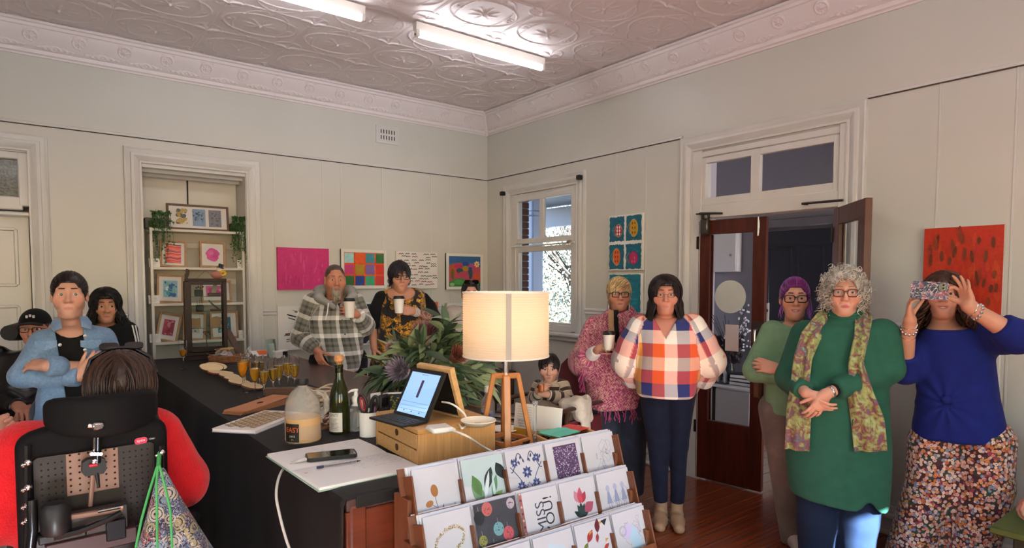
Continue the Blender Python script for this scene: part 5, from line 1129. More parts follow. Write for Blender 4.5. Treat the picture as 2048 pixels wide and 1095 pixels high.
W,HH=.39,.50;a=Art();a.p([(-W/2,-HH/2),(W/2,-HH/2),(W/2,HH/2),(-W/2,HH/2)],'#c23319')
for k in range(60):a.p(leafp(rr.uniform(-.18,.17),rr.uniform(-.2,.23),rr.uniform(.06,.16),rr.uniform(.008,.02),-PI/2+rr.uniform(-.25,.25)),rr.choice(['#c83a1c','#be2f1a','#cb451d','#c02d22','#c5401a']))
for k in range(34):
 x,y,L_=rr.uniform(-.17,.17),rr.uniform(-.2,.21),rr.uniform(.018,.045);a.p(blob(x,y,.0125,L_*1.12,rr.uniform(-.15,.15)),'#a8321a').p(blob(x,y,rr.uniform(.007,.010),L_,rr.uniform(-.2,.2)),rr.choice(['#74351a','#7a3a1c','#6a3016','#843f1c']))
canvas('tall red-orange canvas with brown dabs behind the woman with the phone','r',-4.526,-4.912,1.418,1.917,a)
a=Art();a.p(ragged(rr,-.17,-.16,.17,.16,.004),'#b9b2a4');canvas('pale canvas hung below the red one, its edge showing beside blue top','r',-4.535,-4.917,.93,1.30,a)
# ------ the niche shelves
SHX0,SHX1=-3.468,-2.655;SHW=mat('shelf_paint','#d2cec3',.4)
bs=thing('bookshelf','white painted bookcase built into the wall niche','bookcase',((SHX0+SHX1)/2,.16,0));bw_=SHX1-SHX0-.06;bs.location.x-=.012
for z in(1.07,1.40,1.71,2.035):G().box((0,0,z),(bw_-.04,.24,.022),bev=.002).build('shelf_board',SHW,bs)
for s in(-1,1):G().box((s*(bw_/2-.01),0,1.03),(.022,.24,2.04),bev=.002).build('upright',SHW,bs)
G().box((0,.115,1.03),(bw_-.02,.01,2.02)).build('back',mat('shelf_back','#bdb8ae',.6),bs)
for z in(1.60,1.92):G().box((0,.106,z),(bw_-.045,.012,.05),bev=.003).build('back_rail',SHW,bs)
G().box((0,.09,.6),(bw_-.05,.012,.9)).build('lower_panel',SHW,bs)
OAK=mat('oak_frame','#a5825c',.5,var=.15,vscale=8,stretch=(4,4,4));WALF=mat('brown_frame','#5a4230',.5,var=.2,vscale=8)
INK=mat('ink_print','#ffffff',.45,vcol=True,var=.12,vscale=30,distort=3)
def framed(label,x0,x1,z,h,art,fm,lean=.14,roll=0,y=.10,fw=.018,name='framed_print'):
 w=x1-x0;t=thing(name,label,'framed picture',((x0+x1)/2,y,z),0);t.rotation_euler=(-lean,roll,0)
 for s in(-1,1):G().box((s*(w/2-fw/2),0,h/2),(fw,.022,h),bev=.002).build('frame_side',fm,t);G().box((0,.0005,h/2+s*(h/2-fw/2)),(w-2*fw,.020,fw),bev=.002).build('frame_rail',fm,t)
 m=G().box((0,.003,h/2),(w-2*fw,.008,h-2*fw)).build('mount',PAPER,t);o=art.g.build('print',INK,m,smooth=False);o.matrix_local=frame_m((0,-.002,h/2),(1,0,0),(0,0,1))
 G().box((0,-.006,h/2),(w-2*fw,.002,h-2*fw)).build('glass',mat('picture_glass','#ffffff',.02,trans=1,ior=1.08),t)
def wash(w,h,cols,n,seed,edge=None):
 r=random.Random(seed);a=Art();a.p([(-w/2,-h/2),(w/2,-h/2),(w/2,h/2),(-w/2,h/2)],cols[0])
 for k in range(n):
  L=r.uniform(.15,.4)*w;x,y=r.uniform(-w/2+L*.6,w/2-L*.6),r.uniform(-h/2+L*.45,h/2-L*.45);a.p([(x+u,y+v)for u,v in blob(0,0,L*.5,L*.35,r.uniform(0,3),14)],r.choice(cols))
 return a
a=Art();r_=random.Random(3)
for i,(cs,x)in enumerate(((['#6a6f78','#b09a4a','#4a525c'],-.125),(['#7f9ab8','#2a3440','#5a7490'],.005),(['#7a8090','#8a744a','#4f5664'],.135))):
 b=[(-.052+x,-.075),(.052+x,-.075),(.052+x,.075),(-.052+x,.075)]
 if i:a.p(b,cs[0])
 for k in range(26):lx,ly=x+r_.uniform(-.04,.035),r_.uniform(-.07,.05);a.p(leafp(max(x-.045,min(x+.03,lx)),ly,.022,.006,r_.uniform(.4,2.6)),cs[1+k%2])
 if i==0:
  for k in range(16):a.p(blob(x+r_.uniform(-.04,.04),r_.uniform(-.06,.06),.016,.016,n=10),r_.choice(cs))
framed('wide brown frame with three leaf prints standing on top of the bookcase',-3.31,-2.81,2.046,.225,a,WALF,.10)
def onshelf(z):return z+.011
a=Art();a.p([(-.06,-.08),(.06,-.08),(.06,.08),(-.06,.08)],'#d2456a')
for k in range(16):
 y=-.075+k*.0098;a.p([(-.06,y),(-.02,y+.006),(.03,y-.003),(.06,y+.004),(.06,y+.010),(.03,y+.004),(-.02,y+.013),(-.06,y+.007)],('#e8823a','#d83a6a','#e8b03a','#7a2a6a','#e0607a','#f0a07a')[k%6])
framed('framed sunset-striped pink and orange abstract on the second shelf',-3.375,-3.165,onshelf(1.71),.235,a,OAK,.16,.05)
a=Art();r_=random.Random(9);a.p([(.055*(1+.08*math.sin(5*t)+.05*math.sin(9*t))*math.cos(t),.06*(1+.07*math.sin(4*t))*math.sin(t))for t in np.linspace(0,2*PI,40)],'#cf4a96').p(blob(.01,.0,.03,.035),'#c03a86').p(blob(-.015,.015,.025,.022),'#da6aaa').p(blob(.02,-.015,.018,.02),'#b52f72')
framed('framed round magenta flower print on the second shelf',-3.06,-2.845,onshelf(1.71),.235,a,OAK,.16,.03)
framed('framed blue and teal ink print on the third shelf',-3.405,-3.195,onshelf(1.40),.25,wash(.11,.145,['#8ac0cc','#2f62a0','#4a9ab0','#e0eaec','#25508a','#78b4a8'],40,4),OAK,.16,.05)
framed('framed pink print on the third shelf, half behind the display cabinet',-3.055,-2.80,onshelf(1.40),.20,wash(.17,.095,['#d8639a','#c94a86','#e8a0c0','#b53a6a'],26,5),OAK,.12,0)
framed('framed crimson ink print leaning on the lowest shelf',-3.43,-3.255,onshelf(1.07),.25,wash(.085,.135,['#a83a52','#8a2440','#c9808a','#7a1f38','#d8a8a8'],40,6),OAK,.16,.22)
framed('plain framed print on the lowest shelf beside the crimson one',-3.215,-3.03,onshelf(1.07),.25,wash(.08,.12,['#c9c4b8','#8a7a6a','#b9a898','#5a6a70'],20,7),OAK,.16,.08)
framed('framed teal seascape print on the lowest shelf behind the display cabinet',-2.985,-2.745,onshelf(1.07),.25,wash(.11,.14,['#2f6a74','#8ab0b0','#1f4a58','#d0d8d4','#4a8a90'],30,8),OAK,.14,0)
for i,(x,z,lab)in enumerate(((-3.43,1.71,'white price card at the end of the second shelf under the plant'),(-3.44,1.40,'white price card at the end of the third shelf beside the blue print'),(-3.44,1.07,'white price card at the end of the lowest shelf beside the crimson print'),(-2.725,1.07,'white price card at the cabinet end of the lowest shelf'),(-2.725,1.71,'white price card below the right trailing plant'))):
 t=thing('price_card',lab,'card',(x+.015,.075,onshelf(z)));t.rotation_euler=(-.2,0,0);G().box((0,0,.036),(.082,.002,.072)).build('card',PAPER,t);g=G();r_=random.Random(i)
 for k in range(4):g.box((-.005+r_.uniform(-.006,.006),-.0014,.055-k*.012),(.055-.012*(k%2),.0006,.0022),col='#8a8a98')
 g.build('writing',PRN,t)
t=thing('glass_ornament','small round glass ornament on the lowest shelf beside the price card','ornament',(-2.765,.15,onshelf(1.07)));G().ball((0,0,.055),.032,18,12).build('globe',mat('grey_glass','#9aa0a2',.05,trans=.6),t);G().lathe([(.018,0),(.02,.008),(.012,.024),(0,.024)],16).build('base',STEEL,t)
def trailing(label,loc,box,seed,n,L,side=1):
 t=thing('trailing_plant',label,'plant',loc);G().box(box[0],box[1],bev=.006).build('planter',mat('grey_planter','#4f5348',.6,var=.3,vscale=12,stretch=(1,1,6)),t)
 r=np.random.default_rng(seed);cx,cy,cz=box[0][0]+side*box[1][0]*.25,box[0][1]-.05,box[0][2]+box[1][2]/2;g=G();V=[];F=[]
 for k in range(n):
  a=r.uniform(0,2*PI);o=np.array([cx+.055*math.cos(a),cy+.035*math.sin(a)-.03,cz+.015]);ln=L*r.uniform(.25,1)if k%3 else .07;pts=[]
  for i in range(9):
   q=i/8;pts.append(o+np.array([.03*math.cos(a)*q**.5+.012*math.sin(5*q+k),-.03*q**.4-.01*math.cos(a),.045*math.sin(PI*min(q*2.2,1))-ln*max(0,q-.18)*1.2]))
  g.tube([tuple(p)for p in pts],.0012,4)
  for i in range(int(9+ln*70)):
   q=r.uniform(0.05,1)*8;p0=pts[int(q)]if int(q)>7 else pts[int(q)]*(1-q%1)+pts[int(q)+1]*(q%1);d=r.normal(size=3);d/=np.linalg.norm(d);e=np.cross(d,r.normal(size=3));e/=np.linalg.norm(e);s=r.uniform(.009,.016);b=len(V);V+=[p0,p0+d*s*.6+e*s*.55,p0+d*s*1.5,p0+d*s*.6-e*s*.55];F.append((b,b+1,b+2,b+3))
 g.build('vines',mat('vine_stem','#3f5230',.7),t);me=bpy.data.meshes.new('leaves');me.from_pydata([tuple(p)for p in V],[],F);link('leaves',me,mat('vine_leaf','#3d6a35',.5,var=.4,vscale=30),t,sharp=0,kind='stuff')
trailing('trailing green plant in a grey trough on the left of the bookcase top',(-3.40,.15,2.046),((0,0,.045),(.15,.12,.09)),3,34,.42)
trailing('trailing green plant spilling over the right end of the bookcase top',(-2.735,.15,2.046),((0,0,.04),(.11,.11,.08)),4,60,.48)
# ------ armchair for the boy, canvas leaning on the wall, green bench
MAR=mat('maroon_vinyl','#5f2428',.5,bump=.15,bscale=120);DWD=mat('dark_armrest','#3a2418',.35,coat=.2)
ac=thing('armchair','maroon armchair with dark timber arms in front of the window','armchair',(-1.27,-2.63,0),1.75)
def seat_poly(w0,w1,h):return[(-w0/2,0),(w0/2,0),(w1/2,h*.9),(w1/2-.05,h),(-w1/2+.05,h),(-w1/2,h*.9)]
g=G();g.prism(seat_poly(.50,.36,.50),.07,M=frame_m((0,-.20,.52),(1,0,0),(0,-.18,1)));g.build('backrest',MAR,ac)
G().box((0,.04,.50),(.50,.50,.11),bev=.03).build('seat',MAR,ac);G().box((0,.28,.36),(.50,.04,.34),bev=.01).build('front_apron',MAR,ac)
for s in(-1,1):
 G().tube([(s*.29,-.24,.745),(s*.29,.06,.755),(s*.285,.34,.745)],[.02,.026,.024],10,flat=.6).build('armrest',DWD,ac);G().box((s*.265,.03,.50),(.03,.48,.32),bev=.008).build('side_panel',MAR,ac)
 for y in(-.22,.27):G().tube([(s*.285,y,.74 if y>0 else .74),(s*.27,y+.01,.4),(s*.275,y+.02,0)],[.017,.02,.015],8).build('leg',DWD,ac)
lc_=thing('painting','small canvas with mauve streaks leaning behind the lamp stem','painting',(-.055,-.33,.62),-PI/2);lc_.rotation_euler=(-.12,0,-PI/2)
G().box((0,0,.15),(.34,.03,.30),bev=.003).build('canvas',mat('bone_canvas','#b9ad9c',.6),lc_);a=Art();r_=random.Random(4)
for k in range(14):a.p(leafp(r_.uniform(-.14,.06),r_.uniform(-.1,.12),.12,.016,r_.uniform(.3,1.2)),r_.choice(['#7a5a6a','#a88a94','#5a3a4a','#c9b4b4','#8a6a5a']))
a.g.build('paint',PAINT,lc_,smooth=False).matrix_local=frame_m((0,-.0155,.15),(1,0,0),(0,0,1))
st_=thing('side_table','low dark side table under the leaning canvas by the room corner','table',(-.17,-.36,0));G().box((0,0,.60),(.30,.42,.03),bev=.004).build('tabletop',DWD,st_)
for sx in(-1,1):
 for sy in(-1,1):G().box((sx*.12,sy*.18,.29),(.03,.03,.59),bev=.003).build('leg',DWD,st_)
t=thing('blanket','cream cabled knit blanket over the armchair arm','blanket',(0,0,0));blanket_=t;AM=Matrix.Translation(ac.location)@rotz(ac.rotation_euler.z)
def blk(P):
 q=P;d=s_chain(q,[(-.30,.02,.66),(-.30,.06,.785),(-.22,.09,.775),(-.2,.10,.60)],[.03,.034,.036,.03],.03,fl=((1,0,0),.6));d=smin(d,s_chain(q,[(-.30,.14,.70),(-.30,.16,.785),(-.2,.17,.76)],[.05,.04,.05],.03),.04)
 return smin(d,s_seg(q,(-.325,.12,.50),(-.325,.10,.76),.06,.045,fl=((1,0,0),.35)),.03)+.004*wob(P,70,3)
 # ------ soft bodies: signed-distance shapes turned into one continuous mesh
def A(*p):return np.array(p,float)
def smin(a,b,k):
 if k<=0:return np.minimum(a,b)
 h=np.maximum(k-np.abs(a-b),0)/k
 return np.minimum(a,b)-h*h*k*.25
def smax(a,b,k):return-smin(-a,-b,k)
def s_seg(P,a,b,r1,r2,want_t=False,fl=None):
 0
 a=np.asarray(a,float);b=np.asarray(b,float);ab=b-a;q=P-a
 t=np.clip(q@ab/max(ab@ab,1e-9),0,1);w=q-t[:,None]*ab
 if fl is not None:
  ax=np.asarray(fl[0],float);ax=ax/np.linalg.norm(ax);c=w@ax;w=w+np.outer(c*(1/fl[1]-1),ax)
 d=np.sqrt((w*w).sum(1))-(r1+(r2-r1)*t)
 return(d,t)if want_t else d
def s_ell(P,c,r,R=None):
 q=P-np.asarray(c,float)
 if R is not None:q=q@R
 r=np.asarray(r,float);k=np.sqrt(((q/r)**2).sum(1));k2=np.sqrt(((q/r**2)**2).sum(1))
 return k*(k-1)/np.maximum(k2,1e-6)
def s_loft(P,rings,e=2.0,soft=.02):
 0
 R=np.array(sorted(rings));z=P[:,2]
 cx,cy,rx,ry=(np.interp(z,R[:,0],R[:,i])for i in(1,2,3,4))
 k=(np.abs((P[:,0]-cx)/rx)**e+np.abs((P[:,1]-cy)/ry)**e)**(1/e)
 d=(k-1)*np.minimum(rx,ry)
 return smax(d,np.maximum(R[0,0]-z,z-R[-1,0]),soft)
def s_chain(P,pts,rs,k=.0,fl=None):
 d=None
 for i in range(len(pts)-1):
  e=s_seg(P,pts[i],pts[i+1],rs[i],rs[i+1],fl=fl);d=e if d is None else smin(d,e,k)
 return d
def wob(P,f,seed=0,n=5,st=(1,1,1)):
 0
 r=np.random.default_rng(seed);Q=P*np.asarray(st);o=np.zeros(len(P))
 for i in range(n):
  k=r.normal(size=3);k*=f*r.uniform(.6,1.5)/np.linalg.norm(k)
  o+=np.sin(Q@k+r.uniform(0,6.28)+1.3*np.sin(Q@(k[[1,2,0]]*.6)+r.uniform(0,6.28)))
 return o/n**.5*.7
def surface(f,lo,hi,h):
 0
 lo=np.asarray(lo,float)-2*h;hi=np.asarray(hi,float)+2*h
 C=4;n=np.ceil((hi-lo)/h).astype(int);n=((n+C-1)//C)*C+1;nc=(n-1)//C
 g=np.stack(np.meshgrid(*[np.arange(m)for m in nc],indexing='ij'),-1).reshape(-1,3)
 dc=f(lo+(g+.5)*C*h)
 near=np.abs(dc)<C*h*1.9
 D=np.repeat(np.repeat(np.repeat(np.where(dc<0,-1.,1.).reshape(nc),C,0),C,1),C,2)
 D=np.pad(D,((0,1),)*3,mode='edge')
 m=np.repeat(np.repeat(np.repeat(near.reshape(nc),C,0),C,1),C,2);m=np.pad(m,((0,1),)*3,mode='edge')
 m2=m.copy();m2[1:]|=m[:-1];m2[:,1:]|=m[:,:-1];m2[:,:,1:]|=m[:,:,:-1];m=m2
 idx=np.argwhere(m)
 out=np.empty(len(idx));B=200000
 for i in range(0,len(idx),B):out[i:i+B]=f(lo+idx[i:i+B]*h)
 D[m]=out
 S=D<0
 cs=[S[i:S.shape[0]-1+i,j:S.shape[1]-1+j,k:S.shape[2]-1+k]for i in(0,1)for j in(0,1)for k in(0,1)]
 al=cs[0]&cs[1]&cs[2]&cs[3]&cs[4]&cs[5]&cs[6]&cs[7];an=cs[0]|cs[1]|cs[2]|cs[3]|cs[4]|cs[5]|cs[6]|cs[7]
 act=an&~al;ci=np.argwhere(act)
 corner=np.array([(i,j,k)for i in(0,1)for j in(0,1)for k in(0,1)])
 V8=np.stack([D[tuple((ci+c).T)]for c in corner],1)
 acc=np.zeros((len(ci),3));cnt=np.zeros(len(ci))
 for a in range(8):
  for b in range(a+1,8):
   if abs(corner[a]-corner[b]).sum()!=1:continue
   x=(V8[:,a]<0)!=(V8[:,b]<0);t=np.where(x,V8[:,a]/np.where(x,V8[:,a]-V8[:,b],1),0)
   t=np.clip(t,.02,.98)
   acc+=x[:,None]*(corner[a]+t[:,None]*(corner[b]-corner[a]));cnt+=x
 verts=lo+(ci+acc/cnt[:,None])*h
 I=-np.ones(act.shape,int);I[act]=np.arange(len(ci))
 quads=[]
 for ax in range(3):
  u,w=(ax+1)%3,(ax+2)%3
  s0=[slice(1,-1)]*3;s0[ax]=slice(0,S.shape[ax]-1);s1=list(s0);s1[ax]=slice(1,S.shape[ax])
  a,b=S[tuple(s0)],S[tuple(s1)];e=np.argwhere(a!=b);off=np.zeros(3,int);off[u]=off[w]=1;e=e+off
  flip=S[tuple(e.T)]
  def cell(du,dw):
   c=e.copy();c[:,u]-=du;c[:,w]-=dw;return I[tuple(c.T)]
  q=np.stack([cell(1,1),cell(0,1),cell(0,0),cell(1,0)],1)
  q[~flip]=q[~flip][:,::-1];quads.append(q)
 Q=np.concatenate(quads);Q=Q[(Q>=0).all(1)]
 return verts,Q
def relax(V,Q,it=1,lam=.5):
 e=np.concatenate([Q[:,[0,1]],Q[:,[1,2]],Q[:,[2,3]],Q[:,[3,0]]]);e=np.concatenate([e,e[:,::-1]])
 deg=np.bincount(e[:,0],minlength=len(V))[:,None]
 for _ in range(it):
  s=np.stack([np.bincount(e[:,0],V[e[:,1],k],len(V))for k in range(3)],1)
  V=V+lam*(s/np.maximum(deg,1)-V)
 return V
def mesh_from(name,V,Q,mats,parent=None,col=None,pat=None,kind=None,mi=None):
 me=bpy.data.meshes.new(name);V=np.asarray(V,np.float32);Q=np.asarray(Q,np.int32);k=Q.shape[1]
 me.vertices.add(len(V));me.vertices.foreach_set('co',V.ravel())
 me.loops.add(Q.size);me.loops.foreach_set('vertex_index',Q.ravel())
 me.polygons.add(len(Q));me.polygons.foreach_set('loop_start',np.arange(0,Q.size,k,dtype=np.int32));me.polygons.foreach_set('loop_total',np.full(len(Q),k,np.int32))
 me.update(calc_edges=True);me.validate()
 if col is not None:
  at=me.color_attributes.new('Col','FLOAT_COLOR','POINT');at.data.foreach_set('color',np.c_[col,np.ones(len(V))].astype(np.float32).ravel())
 if pat is not None:
  at=me.attributes.new('pat','FLOAT_VECTOR','POINT');at.data.foreach_set('vector',np.asarray(pat,np.float32).ravel())
 if mi is not None:me.polygons.foreach_set('material_index',np.asarray(mi,np.int32))
 return link(name,me,mats,parent,sharp=0,kind=kind)
def sdf_obj(name,f,lo,hi,h,mats,parent=None,it=1,patf=None,colf=None):
 V,Q=surface(f,lo,hi,h)
 if it:V=relax(V,Q,it)
 return mesh_from(name,V,Q,mats,parent,colf(V)if colf else None,patf(V)if patf else None)
 # ------ heads, hands
def Rm(yaw=0,pitch=0,roll=0):
 0
 return np.array((Matrix.Rotation(yaw,3,'Z')@Matrix.Rotation(pitch,3,'X')@Matrix.Rotation(roll,3,'Y')))
def head_sdf(o):
 w,jw,chub,age,smile=o.get('w',1),o.get('jaw',1),o.get('chub',0),o.get('age',0),o.get('smile',0)
 nose=o.get('nose',1)
 def f(P):
  X=P.copy();X[:,0]=np.abs(X[:,0])/w;x=X[:,0];y=P[:,1];z=P[:,2]
  d=s_ell(X,(0,-.012,.032),(.074,.094,.088))
  d=smin(d,s_ell(X,(0,.030,-.022),(.0570+.004*chub,.060,.084)),.03)
  d=smin(d,s_seg(X,(.038*jw,.006,-.056),(.012,.066,-.094),.023+.005*chub,.019),.03)
  d=smin(d,s_ell(X,(0,.074,-.098),(.020*jw,.018,.016)),.022)
  d=smin(d,s_ell(X,(.036+.004*chub,.062,-.026),(.026+.008*chub,.024,.025+.006*chub)),.026)
  if chub>.4:d=smin(d,s_ell(X,(0,.030,-.105),(.040+.008*chub,.042,.020+.006*chub)),.03)
  d=smin(d,s_seg(X,(0,.081,.030),(.040,.066,.028),.0115,.011),.02)
  d=smax(d,-s_ell(X,(.0315,.098,.006),(.020,.020,.0125)),.016)
  e=s_ell(X,(.0312,.0705,.005),(.0172,.0166,.0152))
  open_=o.get('eye',.8)*.76
  e=smax(e,-s_ell(X,(.0312,.088,.0045),(.0150,.018,.0058*open_)),.002)
  d=smin(d,e,.004)
  n=s_seg(X,(0,.080,.018),(0,.105+.004*nose,-.026),.0075,.0105*nose)
  n=smin(n,s_ell(X,(0,.104+.005*nose,-.031),(.0115*nose,.0115,.0095)),.008)
  n=smin(n,s_ell(X,(.0125*nose,.096,-.033),(.0075,.0105,.0075)),.007)
  d=smin(d,n,.011)
  d=smax(d,-s_ell(X,(.0065,.104,-.0415),(.0035,.006,.0035)),.003)
  d=smin(d,s_ell(X,(0,.074,-.070),(.032,.020,.024)),.02)
  sm=smile*.008;mw=.022+.007*smile
  zz=z+.004-sm*(x/mw)**2;L=np.c_[x,y,zz]
  lip=smin(s_seg(L,(0,.0900,-.0600),(mw,.077,-.0640),.0050,.0022),s_seg(L,(0,.0895,-.0712),(mw*.85,.077,-.0672),.0060,.0026),.003)
  d=smin(d,lip,.004)
  gap=.0013+.006*max(0,smile-.55)
  d=smax(d,-s_ell(L,(0,.098,-.0655),(mw*.98,.014,gap)),.0022)
  if age:
   for a,b in(((.019,.092,-.035),(.030,.078,-.066)),((.020,.088,-.008),(.040,.074,-.012))):
    d=smax(d,-(s_seg(X,a,b,.003,.002))-.0006,.006)if age>0 else d
  ear=s_ell(X,(.0775,-.008,-.006),(.010,.020,.033));ear=smax(ear,-s_ell(X,(.086,-.002,-.002),(.007,.011,.020)),.006)
  d=smin(d,ear,.008)
  return d
 return f
def skin_cols(o):
 base=np.array(lin(o.get('skin','#d9a68c')))*.90;lipc=np.array(lin(o.get('lip','#b06a62')))
 def c(P):
  X=np.abs(P[:,0]);n=len(P)
  k=np.exp(-(((X-.040)/.024)**2+((P[:,1]-.075)/.03)**2+((P[:,2]+.03)/.024)**2))*.5*o.get('blush',.6)
  k+=np.exp(-((X/.014)**2+((P[:,1]-.11)/.016)**2+((P[:,2]+.03)/.014)**2))*.35*o.get('blush',.6)
  C=base*(1+.05*wob(P,40,3)[:,None]+.03*wob(P,150,6)[:,None]);red=base*np.array([1.02,.62,.58])
  C=C*(1-k[:,None])+red*k[:,None]
  sm=o.get('smile',0)*.008;mw=.022+.007*o.get('smile',0);zz=P[:,2]+.004-sm*(X/mw)**2
  m=np.clip(3.2*(1-(X/(mw*1.05))**2-((zz+.0655)/.0098)**2),0,1)*(P[:,1]>.07)
  C=C*(1-.8*m[:,None])+lipc*.8*m[:,None]
  if o.get('beardmask'):
   b=np.clip((-.045-P[:,2])/.02,0,1)*(P[:,1]>.0)*np.clip((P[:,1]-.0)/.03,0,1)*(1-m)
   g=np.array(lin(o['beardmask']));C=C*(1-.45*b[:,None])+g*.45*b[:,None]
  return C
 return c
FING={'i':(.074,.0088),'m':(.081,.0090),'r':(.075,.0085),'p':(.060,.0075)}
def hand_parts(wr,d,nrm,side,curl=(.5,.6,.4),spread=.12,thumb=(.9,.5,.3),scale=1.0,curls=None):
 0
 d=np.asarray(d,float);d/=np.linalg.norm(d);n=np.asarray(nrm,float);n=n-d*(n@d);n/=np.linalg.norm(n)
 t=np.cross(d,n)*side
 S=scale;wr=np.asarray(wr,float);out=[]
 base={'i':(.088,.026),'m':(.092,.008),'r':(.087,-.011),'p':(.078,-.028)}
 for i,key in enumerate('imrp'):
  L,r=FING[key];c=(curls or{}).get(key,curl);f,o=base[key]
  k=wr+(d*f+t*o)*S
  out.append(([wr+(d*.012+t*o*.55)*S,wr+(d*f*.55+t*o*.9-n*.002)*S,k],[.0155*S,.0145*S,.0115*S]))
  sp=spread*(1.4-i)*.8;dd=d*math.cos(sp)+t*math.sin(sp);p=k;ang=0;pts=[k]
  for q,ln in enumerate((.46,.31,.25)):
   ang+=c[q];v=dd*math.cos(ang)+n*math.sin(ang);p=p+v*L*ln*S*1.04;pts.append(p)
  out.append((pts,[r*1.06*S,r*.98*S,r*.9*S,r*.74*S]))
 a,b,c=thumb
 tv=d*math.cos(a)+t*math.sin(a);tv=tv*math.cos(b)+n*math.sin(b);tv/=np.linalg.norm(tv)
 p0=wr+(d*.022+t*.020+n*.004)*S;p1=p0+tv*.044*S
 v2=tv*math.cos(c)+(d*.85+n*.5-t*.1)/np.linalg.norm(d*.85+n*.5-t*.1)*math.sin(c);v2/=np.linalg.norm(v2)
 p2=p1+v2*.034*S;v3=v2*math.cos(c*.6)+(d*.6+n*.8)*math.sin(c*.6);v3/=np.linalg.norm(v3);p3=p2+v3*.028*S
 out.append(([p0,p1,p2,p3],[.0165*S,.0115*S,.0098*S,.0080*S]))
 return out
def hand_f(parts,elbow,wr,r_fore=.036,r_wr=.026,cut=None):
 0
 ids=[]
 def f(P):
  D=None
  palm=None;fingers=[]
  for pts,rs in parts:
   e=s_chain(P,pts,rs,.004)
   if len(pts)==3:palm=e if palm is None else smin(palm,e,.012)
   else:fingers.append(e)
  fo=s_seg(P,elbow,wr,r_fore,r_wr)
  D=smin(palm,fo,.022)
  for e in fingers[:-1]:D=smin(D,e,.0045)
  D=smin(D,fingers[-1],.010)
  return D
 allp=np.concatenate([np.array(p)for p,_ in parts]+[np.array([elbow,wr])])
 return f,allp.min(0)-.05,allp.max(0)+.05
 # ------ hair
def tubes_np(paths,rad,n=4,flat=1.0):
 0
 m,k,_=paths.shape;T=np.gradient(paths,axis=1);T/=np.linalg.norm(T,axis=2,keepdims=True)+1e-9
 up=np.zeros_like(T);up[...,2]=1;up[np.abs(T[...,2])>.95]=(1,0,0)
 out=paths-paths.mean((0,1));up=out-T*(out*T).sum(2,keepdims=True);up/=np.linalg.norm(up,axis=2,keepdims=True)+1e-9
 sd=np.cross(T,up);an=2*PI*np.arange(n)/n
 V=paths[:,:,None]+rad[...,None,None]*(sd[:,:,None]*np.cos(an)[None,None,:,None]+flat*up[:,:,None]*np.sin(an)[None,None,:,None])
 V=V.reshape(-1,3);i=(np.arange(m)[:,None,None]*k+np.arange(k-1)[None,:,None])*n;j=np.arange(n)[None,None]
 Q=np.stack([i+j,i+(j+1)%n,i+n+(j+1)%n,i+n+j],-1).reshape(-1,4)
 return V,Q
HEADE=((0,-.012,.032),(.074,.094,.088))
def flow(roots,field,steps,ds,coll,lens=None):
 p=roots.copy();out=[p.copy()]
 for s in range(steps):
  v=field(p,s/steps)
  n=(p-np.array(coll[0][0]))/np.array(coll[0][1])**2 if coll else None
  if coll:
   n/=np.linalg.norm(n,axis=1,keepdims=True);vn=np.maximum((v*n).sum(1),0)*np.clip((p[:,2]+.05)/.05,0,1)*1.08;v=v-n*vn[:,None]
  v/=np.linalg.norm(v,axis=1,keepdims=True)+1e-9
  st=ds if lens is None else(ds*lens)[:,None]
  p=p+v*st
  for c,r in coll:
   q=(p-np.array(c))/np.array(r);l=np.linalg.norm(q,axis=1);ins=l<1
   p[ins]=np.array(c)+q[ins]/l[ins][:,None]*np.array(r)
  out.append(p.copy())
 return np.stack(out,1)
def scalp(n,rng,keep,off=.004):
 c,r=HEADE;c=np.array(c);r=np.array(r)+off;pts=[]
 while len(pts)<n:
  d=rng.normal(size=(n*3,3));d/=np.linalg.norm(d,axis=1)[:,None];p=c+d*r
  pts+=list(p[keep(p)])
 return np.array(pts[:n])
